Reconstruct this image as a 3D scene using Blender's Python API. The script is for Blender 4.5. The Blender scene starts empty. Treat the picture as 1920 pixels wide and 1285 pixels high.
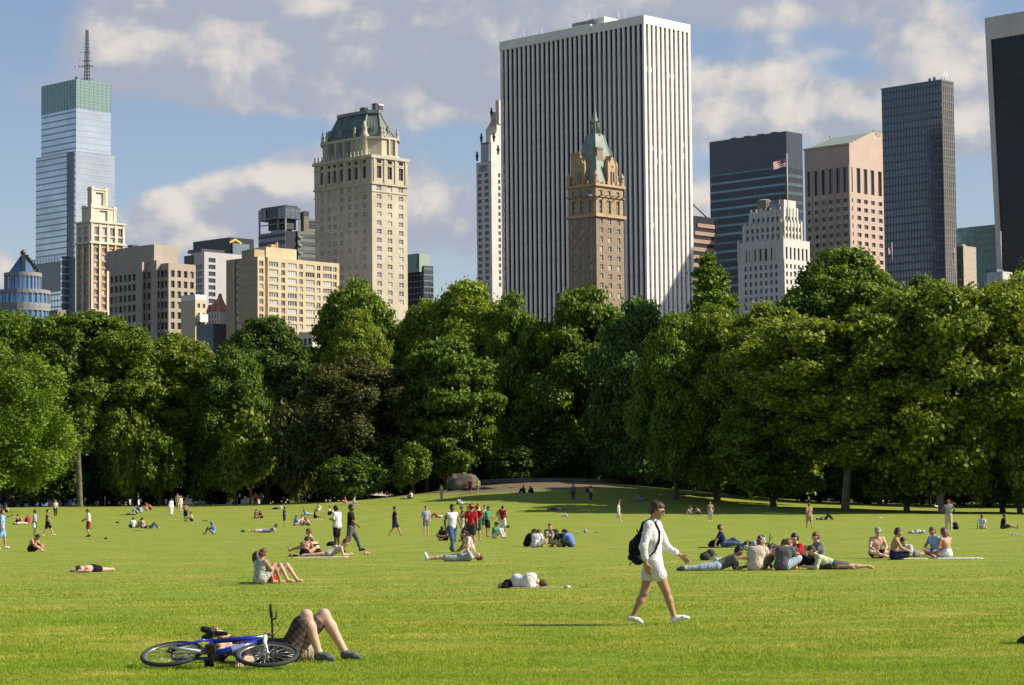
import bpy, math, random
import numpy as np
from mathutils import Vector, Matrix
from math import radians, sin, cos, pi, atan2, sqrt
random.seed(7)
RNG = np.random.default_rng(11)
scene = bpy.context.scene
COL = scene.collection
# ------------------------------------------------------------------ camera
W0, H0, F0 = 1920.0, 1285.0, 4500.0
CAM = Vector((0, 0, 1.66))
PITCH = math.atan((951.0 - 642.5) / F0)
ROLL = radians(0.55)
Fv = Vector((0, cos(PITCH), sin(PITCH)))
Uv0 = Vector((0, -sin(PITCH), cos(PITCH)))
Xv = Vector((1, 0, 0))
Rv = Xv * cos(ROLL) - Uv0 * sin(ROLL)
Uv = Uv0 * cos(ROLL) + Xv * sin(ROLL)
cd = bpy.data.cameras.new('camera')
cam = bpy.data.objects.new('camera', cd)
COL.objects.link(cam)
cd.sensor_width = 36
cd.lens = F0 / W0 * 36
cd.clip_start = 0.5
cd.clip_end = 20000
m3 = Matrix((Rv, Uv, -Fv)).transposed()
cam.matrix_world = Matrix.Translation(CAM) @ m3.to_4x4()
scene.camera = cam
# ------------------------------------------------------------------ sun and sky
SUN_EL = radians(37)
SUN_AZ = radians(-5)            # measured from +X, negative = behind the camera
sunv = Vector((cos(SUN_EL) * cos(SUN_AZ), cos(SUN_EL) * sin(SUN_AZ), sin(SUN_EL)))
sl = bpy.data.lights.new('sun', 'SUN')
sl.energy = 5.0
sl.angle = radians(0.5)
sl.color = (1.0, 0.90, 0.74)
so = bpy.data.objects.new('sun', sl)
COL.objects.link(so)
so.rotation_euler = (-sunv).to_track_quat('-Z', 'Y').to_euler()
so.location = (60, -20, 60)
scene.view_settings.view_transform = 'Standard'
scene.view_settings.look = 'None'
scene.view_settings.gamma = 1.0
scene.view_settings.exposure = 0.55
scene.view_settings.use_curve_mapping = False
scene.cycles.use_denoising = True
scene.cycles.max_bounces = 4
scene.cycles.transparent_max_bounces = 6
scene.cycles.sample_clamp_indirect = 4

world = bpy.data.worlds.new('World')
scene.world = world
world.use_nodes = True
world.cycles.sampling_method = 'MANUAL'
world.cycles.sample_map_resolution = 512

class NG:
    """small node-graph helper"""
    def __init__(s, tree):
        s.t = tree; s.n = tree.nodes; s.l = tree.links
    def add(s, typ, **kw):
        nd = s.n.new(typ)
        for k, v in kw.items():
            setattr(nd, k, v)
        return nd
    def put(s, sock, v):
        if hasattr(v, 'links') or isinstance(v, bpy.types.NodeSocket):
            s.l.new(v, sock)
        else:
            sock.default_value = v
    def math(s, op, a, b=0.0, c=0.0, clamp=False):
        nd = s.add('ShaderNodeMath', operation=op, use_clamp=clamp)
        s.put(nd.inputs[0], a); s.put(nd.inputs[1], b); s.put(nd.inputs[2], c)
        return nd.outputs[0]
    def vmath(s, op, a, b=(0, 0, 0)):
        nd = s.add('ShaderNodeVectorMath', operation=op)
        s.put(nd.inputs[0], a); s.put(nd.inputs[1], b)
        return nd.outputs[1] if op in ('DOT_PRODUCT', 'LENGTH') else nd.outputs[0]
    def noise(s, vec, scale, detail=4, rough=0.55, dist=0.0):
        nd = s.add('ShaderNodeTexNoise')
        if vec is not None: s.put(nd.inputs['Vector'], vec)
        nd.inputs['Scale'].default_value = scale
        nd.inputs['Detail'].default_value = detail
        nd.inputs['Roughness'].default_value = rough
        nd.inputs['Distortion'].default_value = dist
        return nd.outputs[0]
    def ramp(s, fac, stops, interp='LINEAR'):
        nd = s.add('ShaderNodeValToRGB')
        s.put(nd.inputs[0], fac)
        cr = nd.color_ramp
        cr.interpolation = interp
        while len(cr.elements) < len(stops): cr.elements.new(0.5)
        for e, (p, c) in zip(cr.elements, stops):
            e.position = p
            e.color = (c[0], c[1], c[2], 1) if hasattr(c, '__len__') else (c, c, c, 1)
        return nd.outputs[0]
    def mix(s, fac, a, b, blend='MIX'):
        nd = s.add('ShaderNodeMix', data_type='RGBA', blend_type=blend)
        s.put(nd.inputs[0], fac); s.put(nd.inputs[6], a); s.put(nd.inputs[7], b)
        return nd.outputs[2]
    def sstep(s, v, lo, hi):
        nd = s.add('ShaderNodeMapRange', interpolation_type='SMOOTHSTEP')
        s.put(nd.inputs[0], v)
        nd.inputs[1].default_value = lo; nd.inputs[2].default_value = hi
        return nd.outputs[0]

def c4(c): return (c[0], c[1], c[2], 1.0)

def build_world():
    g = NG(world.node_tree)
    g.n.clear()
    out = g.add('ShaderNodeOutputWorld')
    sky = g.add('ShaderNodeTexSky', sky_type='NISHITA')
    sky.sun_disc = False
    sky.sun_elevation = SUN_EL
    sky.sun_rotation = pi / 2 - SUN_AZ     # compass from +Y
    sky.air_density = 1.0; sky.dust_density = 0.7; sky.ozone_density = 1.8
    tc = g.add('ShaderNodeTexCoord')
    d = tc.outputs['Generated']
    sep = g.add('ShaderNodeSeparateXYZ'); g.l.new(d, sep.inputs[0])
    X, Y, Z = sep.outputs
    # azimuth / elevation like coordinates (continuous all round the horizon)
    az = g.math('ARCTAN2', X, Y)
    el = g.math('ARCSINE', Z)
    # flattened direction for the cloud noise: clouds are wide and low
    comb = g.add('ShaderNodeCombineXYZ')
    g.l.new(X, comb.inputs[0]); g.l.new(Y, comb.inputs[1])
    g.l.new(g.math('MULTIPLY', Z, 1.25), comb.inputs[2])
    v = comb.outputs[0]
    n1 = g.noise(v, 7.0, 3, 0.5, 0.2)
    n2 = g.noise(v, 19.0, 6, 0.55, 0.15)
    wv = g.add('ShaderNodeTexNoise'); g.l.new(v, wv.inputs['Vector']); wv.inputs['Scale'].default_value = 26; wv.inputs['Detail'].default_value = 4
    v_ = g.vmath('ADD', v, g.vmath('MULTIPLY', g.vmath('SUBTRACT', wv.outputs['Color'], (.5, .5, .5)), (.05, .05, .05)))
    vo = g.add('ShaderNodeTexVoronoi', feature='SMOOTH_F1'); g.l.new(v_, vo.inputs['Vector']); vo.inputs['Scale'].default_value = 34; vo.inputs['Smoothness'].default_value = .7
    puff = g.math('SUBTRACT', 0.62, vo.outputs['Distance'])
    n2 = g.math('ADD', g.math('MULTIPLY', n2, 0.95), g.math('MULTIPLY', puff, 0.22))
    base = g.math('ADD', g.math('MULTIPLY', n1, 0.45), g.math('MULTIPLY', n2, 0.55))
    # cloud banks at their own bearings: (az, el, half width, half height, gain)
    def blob(cx, cy, rx, ry, gain):
        ax = g.math('DIVIDE', g.math('SUBTRACT', az, cx), rx)
        ay = g.math('DIVIDE', g.math('SUBTRACT', el, cy), ry)
        r2 = g.math('ADD', g.math('MULTIPLY', ax, ax), g.math('MULTIPLY', ay, ay))
        return g.math('MULTIPLY', g.math('EXPONENT', g.math('MULTIPLY', r2, -1.0)), gain)
    def P(x, y): return ((x - 960) / F0, (951 - (x - 960) * 0.0096 - y) / F0)
    def acc(lst):
        tot = None
        for (x, y, rx, ry, gn) in lst:
            a, e = P(x, y)
            b = blob(a, e, rx / F0, ry / F0, gn)
            tot = b if tot is None else g.math('ADD', tot, b)
        return tot
    greys = acc([(560, 120, 400, 95, .50), (800, 90, 300, 120, .42), (330, 50, 190, 80, .36), (1420, 20, 420, 45, .36),
                 (420, 385, 220, 55, .50), (540, 330, 140, 50, .30), (420, 450, 160, 35, .30), (820, 400, 170, 90, .42), (90, 190, 70, 30, .12), (1420, 170, 300, 50, .30),
                 (1480, 225, 360, 42, .42), (1740, 100, 110, 60, .36), (1830, 240, 90, 75, .38), (0, 520, 120, 60, .28),
                 (1310, 380, 80, 50, .2), (400, 445, 130, 30, .25), (330, 260, 280, 55, -.16), (60, 60, 90, 90, -.2), (200, 330, 230, 40, -.30),
                 (1600, 140, 90, 30, -.25), (1800, 30, 130, 60, -.24), (1800, 370, 80, 60, -.3), (560, 250, 120, 22, -.2), (120, 400, 140, 70, -.2),
                 (1150, 340, 400, 60, -.1), (840, 265, 90, 35, -.2), (80, 380, 160, 90, -.15)])
    highs = acc([(530, 325, 120, 48, .60), (380, 340, 70, 34, .45), (820, 360, 110, 60, .45), (340, 390, 90, 30, .25), (390, 100, 180, 60, .20), (270, 20, 60, 30, .3),
                 (600, 10, 60, 25, .22), (1400, 140, 300, 45, .34), (1400, 225, 330, 45, .46), (1740, 115, 100, 60, .34), (1830, 250, 90, 60, .36),
                 (400, 445, 120, 25, .3), (1310, 380, 80, 60, .36), (1560, 40, 200, 26, .3), (0, 510, 100, 60, .3), (260, 110, 90, 35, .16), (420, 170, 60, 40, .2)])
    dens = g.math('ADD', base, greys)
    # beyond the banks in view the cover stays about as broken
    cover = g.sstep(dens, 0.50, 0.74)
    # lit parts: density difference towards the sun (right and up) gives soft relief
    sh = g.vmath('ADD', v, (0.007, 0.0, 0.009))
    n2b = g.noise(sh, 19.0, 6, 0.55, 0.15)
    vo2 = g.add('ShaderNodeTexVoronoi', feature='SMOOTH_F1'); g.l.new(g.vmath('ADD', v_, (0.007, 0.0, 0.009)), vo2.inputs['Vector']); vo2.inputs['Scale'].default_value = 34; vo2.inputs['Smoothness'].default_value = .7
    n2b = g.math('ADD', g.math('MULTIPLY', n2b, 0.95), g.math('MULTIPLY', g.math('SUBTRACT', 0.62, vo2.outputs['Distance']), 0.22))
    relief = g.math('MULTIPLY', g.math('SUBTRACT', n2, n2b), 2.6)
    lit = g.sstep(g.math('ADD', g.math('ADD', highs, relief), g.math('MULTIPLY', g.math('SUBTRACT', n2, 0.5), 1.1)), -0.05, 0.80)
    ccol = g.mix(lit, c4((0.278, 0.300, 0.362)), c4((0.55, 0.505, 0.455)))
    skycol = g.mix(1.0, sky.outputs[0], c4((SKYK * 1.10, SKYK * 1.02, SKYK * 1.06)), 'MULTIPLY')
    allc = g.mix(g.math('MULTIPLY', cover, 0.93), skycol, ccol)
    # under the horizon: plain dim ground tone
    bg = g.add('ShaderNodeBackground')
    g.l.new(allc, bg.inputs[0])
    bg.inputs[1].default_value = 1.0
    g.l.new(bg.outputs[0], out.inputs[0])
SKYK = 0.078
build_world()

def ray(px, py):
    return (Fv + Rv * ((px - 960) / F0) + Uv * ((642.5 - py) / F0))
def P3(px, py, D):
    d = ray(px, py)
    return CAM + d * (D / d.y)
def smooth(a, b, t):
    t = np.clip((t - a) / (b - a), 0, 1)
    return t * t * (3 - 2 * t)
def gz(x, y):
    x = np.asarray(x, float); y = np.asarray(y, float)
    z = 2.2 * smooth(180, 315, y) + 0.5 * smooth(300, 450, y) - 0.7 * smooth(20, 60, x) * smooth(200, 260, y)
    z = z + 2.7 * np.exp(-((x - 5) / 21.0) ** 2) * smooth(232, 306, y)
    z = z + 0.04 * np.sin(x * 0.21 + 1.3) * np.sin(y * 0.13) * smooth(40, 90, y)
    return z
def ground_hit(px, py, dmax=330):
    d = ray(px, py); d = d / d.y
    prev = 15.0
    t = 15.0
    while t < dmax:
        p = CAM + d * t
        if p.z <= float(gz(p.x, p.y)):
            lo, hi = prev, t
            for _ in range(20):
                m = (lo + hi) / 2
                p = CAM + d * m
                if p.z <= float(gz(p.x, p.y)): hi = m
                else: lo = m
            p = CAM + d * hi
            return Vector((p.x, p.y, float(gz(p.x, p.y))))
        prev = t
        t += 0.5
    p = CAM + d * dmax
    return Vector((p.x, p.y, float(gz(p.x, p.y))))

# ------------------------------------------------------------------ object helpers
def mesh_np(name, verts, faces, mats=(), mi=None, smooth_=False):
    """faces: (n,k) int array or list of arrays with differing k"""
    me = bpy.data.meshes.new(name)
    verts = np.asarray(verts, np.float32).reshape(-1, 3)
    if isinstance(faces, np.ndarray): faces = [faces]
    faces = [np.asarray(f, np.int32) for f in faces if len(f)]
    nl = sum(f.size for f in faces); nf = sum(len(f) for f in faces)
    me.vertices.add(len(verts)); me.vertices.foreach_set('co', verts.ravel())
    me.loops.add(nl); me.polygons.add(nf)
    li = np.concatenate([f.ravel() for f in faces]) if faces else np.zeros(0, np.int32)
    me.loops.foreach_set('vertex_index', li)
    st = []; c = 0
    for f in faces:
        k = f.shape[1]
        st.append(np.arange(len(f)) * k + c); c += f.size
    me.polygons.foreach_set('loop_start', np.concatenate(st).astype(np.int32))
    for m in mats: me.materials.append(m)
    if mi is not None: me.polygons.foreach_set('material_index', np.asarray(mi, np.int32))
    if smooth_: me.polygons.foreach_set('use_smooth', np.ones(nf, bool))
    me.update(calc_edges=True)
    return me
def add_obj(name, data, parent=None, loc=None, rot=None, scl=None, **props):
    o = bpy.data.objects.new(name, data)
    COL.objects.link(o)
    if parent is not None: o.parent = parent
    if loc is not None: o.location = loc
    if rot is not None: o.rotation_euler = rot
    if scl is not None: o.scale = scl
    for k, v in props.items(): o[k] = v
    return o
def thing(name, label, cat, loc=(0, 0, 0), rz=0.0, group=None):
    o = add_obj(name, None, None, loc, (0, 0, rz), label=label, category=cat)
    if group: o['group'] = group
    return o
class MB:
    """collects boxes, tubes, prisms into one mesh"""
    def __init__(s): s.v = []; s.f = []; s.m = []; s.sm = []
    def add(s, vs, fs, m=0, sm=False):
        b = len(s.v); s.v += [tuple(p) for p in vs]
        for f in fs: s.f.append([i + b for i in f]); s.m.append(m); s.sm.append(sm)
    def box(s, x0, x1, y0, y1, z0, z1, m=0):
        v = [(x0, y0, z0), (x1, y0, z0), (x1, y1, z0), (x0, y1, z0), (x0, y0, z1), (x1, y0, z1), (x1, y1, z1), (x0, y1, z1)]
        s.add(v, [(0, 3, 2, 1), (4, 5, 6, 7), (0, 1, 5, 4), (1, 2, 6, 5), (2, 3, 7, 6), (3, 0, 4, 7)], m)
    def frustum(s, r0, z0, r1, z1, m=0, cap=True):
        """r = (x0,x1,y0,y1)"""
        def q(r, z): return [(r[0], r[2], z), (r[1], r[2], z), (r[1], r[3], z), (r[0], r[3], z)]
        f = [(0, 1, 5, 4), (1, 2, 6, 5), (2, 3, 7, 6), (3, 0, 4, 7)]
        if cap: f += [(4, 5, 6, 7), (0, 3, 2, 1)]
        s.add(q(r0, z0) + q(r1, z1), f, m)
    def tube(s, pts, rad, n=8, m=0, sm=True, cap=True):
        pts = [Vector(p) for p in pts]
        if not hasattr(rad, '__len__'): rad = [rad] * len(pts)
        rings = []; prev = None
        for i, p in enumerate(pts):
            t = (pts[min(i + 1, len(pts) - 1)] - pts[max(i - 1, 0)])
            if t.length < 1e-9: t = Vector((0, 0, 1))
            t.normalize()
            if prev is None:
                a = Vector((0, 0, 1)) if abs(t.z) < 0.9 else Vector((1, 0, 0))
                u = t.cross(a).normalized()
            else:
                u = (prev - t * prev.dot(t))
                u = u.normalized() if u.length > 1e-6 else t.orthogonal().normalized()
            prev = u
            w = t.cross(u)
            rings.append([p + (u * cos(2 * pi * k / n) + w * sin(2 * pi * k / n)) * rad[i] for k in range(n)])
        vs = [q for r in rings for q in r]
        fs = []
        for i in range(len(rings) - 1):
            for k in range(n):
                a = i * n + k; b = i * n + (k + 1) % n
                fs.append((a, b, b + n, a + n))
        s.add(vs, fs, m, sm)
        if cap:
            b = len(s.v) - len(vs)
            s.f.append([b + k for k in range(n)][::-1]); s.m.append(m); s.sm.append(False)
            e = b + (len(rings) - 1) * n
            s.f.append([e + k for k in range(n)]); s.m.append(m); s.sm.append(False)
    def lathe(s, prof, n=16, c=(0, 0), m=0, sm=False, cap=True):
        """prof: list of (r,z)"""
        vs = []
        for r, z in prof:
            for k in range(n):
                a = 2 * pi * k / n
                vs.append((c[0] + r * cos(a), c[1] + r * sin(a), z))
        fs = []
        for i in range(len(prof) - 1):
            for k in range(n):
                a = i * n + k; b = i * n + (k + 1) % n
                fs.append((a, b, b + n, a + n))
        if cap:
            fs.append(tuple(range(n))[::-1]); e = (len(prof) - 1) * n
            fs.append(tuple(e + k for k in range(n)))
        s.add(vs, fs, m, sm)
    def mesh(s, name, mats):
        me = bpy.data.meshes.new(name)
        me.from_pydata(s.v, [], s.f)
        for m in (mats if isinstance(mats, (list, tuple)) else [mats]): me.materials.append(m)
        me.polygons.foreach_set('material_index', s.m)
        me.polygons.foreach_set('use_smooth', s.sm)
        me.update()
        return me
    def build(s, name, mats, parent=None, loc=None, rot=None, **props):
        return add_obj(name, s.mesh(name, mats), parent, loc, rot, None, **props)

# ------------------------------------------------------------------ materials
MATS = {}
def mat(name, col, rough=0.8, metal=0.0, var=0.12, scale=1.0, col2=None, bump=0.0, spec=0.4, rnd=0.0, trans=0.0, coord='Object', aniso=None, grime=0.0):
    if name in MATS: return MATS[name]
    m = bpy.data.materials.new(name); m.use_nodes = True
    g = NG(m.node_tree); g.n.clear()
    out = g.add('ShaderNodeOutputMaterial'); bs = g.add('ShaderNodeBsdfPrincipled')
    tc = g.add('ShaderNodeTexCoord')
    vec = tc.outputs[coord]
    if aniso: vec = g.vmath('MULTIPLY', vec, aniso)
    n = g.noise(vec, scale, 5, 0.6)
    c2 = col2 if col2 else tuple(max(0, c * (1 - 2 * var)) for c in col)
    c1 = col if col2 else tuple(min(1, c * (1 + 2 * var * 0.6)) for c in col)
    c = g.ramp(n, [(0.28, c2), (0.72, c1)])
    if grime:
        n3 = g.noise(g.vmath('MULTIPLY', tc.outputs[coord], (1, 1, 0.12)), scale * 2.3, 4, 0.65)
        c = g.mix(g.math('MULTIPLY', g.sstep(n3, 0.5, 0.75), grime), c, c4(tuple(x * 0.45 for x in col)))
    if rnd:
        oi = g.add('ShaderNodeObjectInfo')
        k = g.math('MULTIPLY_ADD', oi.outputs['Random'], 2 * rnd, 1 - rnd)
        cc = g.add('ShaderNodeCombineColor')
        for i in range(3): g.l.new(k, cc.inputs[i])
        c = g.mix(1.0, c, cc.outputs[0], 'MULTIPLY')
    g.l.new(c, bs.inputs['Base Color'])
    bs.inputs['Roughness'].default_value = rough
    bs.inputs['Metallic'].default_value = metal
    bs.inputs['Specular IOR Level'].default_value = spec
    if bump:
        b = g.add('ShaderNodeBump'); b.inputs['Strength'].default_value = bump
        b.inputs['Distance'].default_value = 0.05
        g.l.new(g.noise(vec, scale * 6, 4, 0.6), b.inputs['Height'])
        g.l.new(b.outputs[0], bs.inputs['Normal'])
    g.l.new(bs.outputs[0], out.inputs[0])
    MATS[name] = m
    return m
def glass(name, col, rough=0.08, spec=0.8, wob=0.02, scale=0.25, var=0.3, metal=0.0):
    """window or curtain-wall glass: dark body, mirror-like skin, panes slightly out of true"""
    if name in MATS: return MATS[name]
    m = bpy.data.materials.new(name); m.use_nodes = True
    g = NG(m.node_tree); g.n.clear()
    out = g.add('ShaderNodeOutputMaterial'); bs = g.add('ShaderNodeBsdfPrincipled')
    tc = g.add('ShaderNodeTexCoord')
    n = g.noise(tc.outputs['Object'], scale, 3, 0.6)
    oi = g.add('ShaderNodeObjectInfo')
    k = g.math('ADD', g.math('MULTIPLY', n, 0.6), g.math('MULTIPLY', oi.outputs['Random'], 0.4))
    c = g.ramp(k, [(0.25, tuple(x * (1 - var) for x in col)), (0.7, tuple(min(1, x * (1 + var)) for x in col))])
    g.l.new(c, bs.inputs['Base Color'])
    bs.inputs['Roughness'].default_value = rough
    bs.inputs['Metallic'].default_value = metal
    bs.inputs['Specular IOR Level'].default_value = spec
    b = g.add('ShaderNodeBump'); b.inputs['Strength'].default_value = wob; b.inputs['Distance'].default_value = 1.0
    g.l.new(g.noise(tc.outputs['Object'], scale * 2.0, 2, 0.5), b.inputs['Height'])
    g.l.new(b.outputs[0], bs.inputs['Normal'])
    g.l.new(bs.outputs[0], out.inputs[0])
    MATS[name] = m
    return m
# ------------------------------------------------------------------ the ground
def grass_colour(g, vec, blade=False):
    n1 = g.noise(g.vmath('MULTIPLY', vec, (0.09, 0.22, 0.1)), 1.0, 4, 0.6)
    n2 = g.noise(g.vmath('MULTIPLY', vec, (0.55, 1.0, 0.5)), 1.0, 5, 0.62)
    n3 = g.noise(vec, 7.0, 4, 0.65)
    a = g.mix(g.sstep(n1, 0.38, 0.64), c4((0.212, 0.258, 0.034)), c4((0.278, 0.280, 0.050)))
    b = g.mix(g.sstep(n2, 0.36, 0.62), c4((0.165, 0.235, 0.026)), a)
    c = g.mix(g.math('MULTIPLY', g.sstep(n2, 0.60, 0.70), 0.7), b, c4((0.38, 0.335, 0.085)))
    k = g.math('MULTIPLY_ADD', n3, 1.0, 0.5)
    cc = g.add('ShaderNodeCombineColor')
    for i in range(3): g.l.new(k, cc.inputs[i])
    return g.mix(1.0, c, cc.outputs[0], 'MULTIPLY')
def ground_mat():
    m = bpy.data.materials.new('lawn'); m.use_nodes = True
    g = NG(m.node_tree); g.n.clear()
    out = g.add('ShaderNodeOutputMaterial'); bs = g.add('ShaderNodeBsdfPrincipled')
    tc = g.add('ShaderNodeTexCoord'); vec = tc.outputs['Object']
    col = grass_colour(g, vec)
    sep = g.add('ShaderNodeSeparateXYZ'); g.l.new(vec, sep.inputs[0])
    # trodden earth round the rock and the worn strip at its foot, leaf litter under the trees
    def blob(cx, cy, rx, ry):
        ax = g.math('DIVIDE', g.math('SUBTRACT', sep.outputs[0], cx), rx)
        ay = g.math('DIVIDE', g.math('SUBTRACT', sep.outputs[1], cy), ry)
        return g.math('EXPONENT', g.math('MULTIPLY', g.math('ADD', g.math('MULTIPLY', ax, ax), g.math('MULTIPLY', ay, ay)), -1.0))
    n = g.noise(g.vmath('MULTIPLY', vec, (0.15, 0.4, 0.2)), 1.0, 5, 0.65)
    worn = g.math('ADD', g.math('ADD', blob(1, 288, 14, 12), blob(-18, 300, 6, 5)), g.math('MULTIPLY', g.math('SUBTRACT', n, 0.5), 1.7))
    worn = g.sstep(worn, 0.34, 0.62)
    dirt = g.mix(g.noise(vec, 1.3, 4), c4((0.10, 0.078, 0.05)), c4((0.21, 0.165, 0.11)))
    col = g.mix(worn, col, dirt)
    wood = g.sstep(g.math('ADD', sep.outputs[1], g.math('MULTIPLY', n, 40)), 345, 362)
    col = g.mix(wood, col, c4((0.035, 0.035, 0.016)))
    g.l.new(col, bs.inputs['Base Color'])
    bs.inputs['Roughness'].default_value = 0.9
    bs.inputs['Specular IOR Level'].default_value = 0.15
    b = g.add('ShaderNodeBump'); b.inputs['Strength'].default_value = 0.5; b.inputs['Distance'].default_value = 0.05
    g.l.new(g.noise(g.vmath('MULTIPLY', vec, (1.0, 1.0, 1.0)), 9.0, 5, 0.7), b.inputs['Height'])
    g.l.new(b.outputs[0], bs.inputs['Normal'])
    g.l.new(bs.outputs[0], out.inputs[0])
    return m
xs = np.concatenate([[-9000, -3000, -1200, -600, -300, -180], np.arange(-120, 121, 2.0), [180, 300, 600, 1200, 3000, 9000]])
ys = np.concatenate([[-3000, -600, -100, 0], np.arange(16, 420, 2.0), [440, 480, 540, 700, 1000, 1600, 3000, 9000]])
GX, GY = np.meshgrid(xs, ys)
gv = np.stack([GX, GY, gz(GX, GY)], -1).reshape(-1, 3)
nx = len(xs); i = np.arange(len(ys) - 1)[:, None] * nx + np.arange(nx - 1)[None]
gf = np.stack([i, i + 1, i + nx + 1, i + nx], -1).reshape(-1, 4)
add_obj('ground', mesh_np('ground', gv, gf, [ground_mat()], None, True), kind='structure')

def blade_mat():
    m = bpy.data.materials.new('grass_blade'); m.use_nodes = True
    g = NG(m.node_tree); g.n.clear()
    out = g.add('ShaderNodeOutputMaterial')
    tc = g.add('ShaderNodeTexCoord'); geo = g.add('ShaderNodeNewGeometry')
    col = grass_colour(g, tc.outputs['Object'])
    k = g.math('MULTIPLY_ADD', geo.outputs['Random Per Island'], 0.45, 1.36)
    cc = g.add('ShaderNodeCombineColor')
    for q in range(3): g.l.new(k, cc.inputs[q])
    col = g.mix(1.0, col, cc.outputs[0], 'MULTIPLY')
    df = g.add('ShaderNodeBsdfDiffuse'); tr = g.add('ShaderNodeBsdfTranslucent')
    g.l.new(col, df.inputs[0]); g.l.new(col, tr.inputs[0])
    ms = g.add('ShaderNodeMixShader'); ms.inputs[0].default_value = 0.42
    g.l.new(df.outputs[0], ms.inputs[1]); g.l.new(tr.outputs[0], ms.inputs[2])
    g.l.new(ms.outputs[0], out.inputs[0])
    return m
def make_grass(N=430000):
    py = 1300 - (1300 - 982) * (1 - np.sqrt(1 - RNG.random(N)))
    pxx = -40 + 2000 * RNG.random(N)
    yh = 951 - (pxx - 960) * 0.0096
    D = 1.66 * F0 / (py - yh)
    X = (pxx - 960) / F0 * D
    Z = gz(X, D)
    h = (0.016 + 0.026 * RNG.random(N)) * (0.8 + 0.4 * np.sin(X * 1.7) * np.sin(D * 0.9)) * np.clip(1.25 - D / 110, 0.45, 1)
    w = np.maximum(0.006, D * 0.00030)
    a = RNG.random(N) * pi
    lean = RNG.normal(0, 0.5, (N, 2)) * h[:, None]
    ca, sa = np.cos(a) * w, np.sin(a) * w
    v = np.empty((N, 3, 3), np.float32)
    v[:, 0] = np.stack([X - ca, D - sa, Z - 0.004], -1)
    v[:, 1] = np.stack([X + ca, D + sa, Z - 0.004], -1)
    v[:, 2] = np.stack([X + lean[:, 0], D + lean[:, 1], Z + h], -1)
    f = np.arange(N * 3).reshape(-1, 3)
    add_obj('grass', mesh_np('grass', v, f, [blade_mat()]), kind='stuff', label='short green lawn grass of the meadow with dry yellow patches', category='grass')
make_grass()

def park_wall():
    m = mat('park_wall_stone', (0.10, 0.088, 0.07), 0.9, 0, .25, .8, bump=.5)
    t = thing('park_wall', 'grey stone wall closing the park, seen dimly between the trunks', 'wall', (0, 442, gz(0, 442)))
    t['kind'] = 'thing'
    mb = MB(); mb.box(-150, 150, -.35, .35, -.3, 3.3); mb.build('wall_body', [m], t)
    mb = MB(); mb.box(-150, 150, -.5, .5, 3.302, 3.6); mb.build('coping', [m], t)
park_wall()
# ------------------------------------------------------------------ rock outcrop and boulder behind the worn slope
def hash3(p, s):
    return np.sin(p[:, 0] * 12.9898 * s + p[:, 1] * 78.233 * s + p[:, 2] * 37.719 * s)
def vnoise(P, sc, seed=0):
    """cheap value noise on points (n,3)"""
    Q = P * sc + seed * 17.3
    i0 = np.floor(Q).astype(np.int64); f = Q - i0; f = f * f * (3 - 2 * f)
    def h(a): 
        n = (a[:, 0] * 73856093) ^ (a[:, 1] * 19349663) ^ (a[:, 2] * 83492791) ^ (seed * 2654435)
        n = (n ^ (n >> 13)) * 1274126177
        return ((n & 0xffff) / 65535.0)
    r = 0
    for dx in (0, 1):
        for dy in (0, 1):
            for dz in (0, 1):
                w = (f[:, 0] if dx else 1 - f[:, 0]) * (f[:, 1] if dy else 1 - f[:, 1]) * (f[:, 2] if dz else 1 - f[:, 2])
                r = r + w * h(i0 + np.array([dx, dy, dz]))
    return r
def rock(name, label, cx, cy, rx, ry, h, seed, sink=0.4, sharp=0.5):
    n = 40; m_ = 20
    u, vv = np.meshgrid(np.linspace(0, 2 * pi, n, endpoint=False), np.linspace(0, pi / 2, m_))
    P = np.stack([np.cos(u) * np.cos(vv), np.sin(u) * np.cos(vv), np.sin(vv)], -1).reshape(-1, 3)
    P = np.sign(P) * np.abs(P) ** (1 - sharp * 0.5)
    d = 0.72 + 0.4 * vnoise(P, 1.7, seed) + 0.22 * vnoise(P, 4.0, seed + 1) + 0.1 * vnoise(P, 9, seed + 2)
    P = P * d[:, None]
    P = P * np.array([rx, ry, h])
    P[:, 0] += cx; P[:, 1] += cy
    P[:, 2] += float(gz(cx, cy)) - sink
    f = []
    for j in range(m_ - 1):
        for k in range(n):
            f.append((j * n + k, j * n + (k + 1) % n, (j + 1) * n + (k + 1) % n, (j + 1) * n + k))
    rm = mat('schist', (0.185, 0.150, 0.115), 0.9, 0, 0.3, 1.6, (0.055, 0.045, 0.034), bump=1.0, grime=.5)
    add_obj(name, mesh_np(name, P, np.array(f), [rm], None, False), label=label, category='rock')
rock('boulder', 'big grey boulder under the trees at the left end of the bare slope', -6.1, 291, 1.65, 1.5, 2.15, 5, .3, .55)
rock('rock_outcrop', 'long low ridge of grey bedrock showing through the worn slope', 3.0, 303, 9.0, 4, 0.7, 8, 0.35, 0.2)
rock('rock_ledge', 'flat pale ledge of bedrock low on the worn slope, left of the seated pair', -2.5, 287, 3.6, 2.2, 0.45, 12, 0.2, 0.3)
rock('rock_slab', 'thin grey rock slab lying in the grass at the foot of the dark trees', -18.2, 302, 3.6, 1.4, 0.55, 15, 0.2, 0.3)
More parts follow.
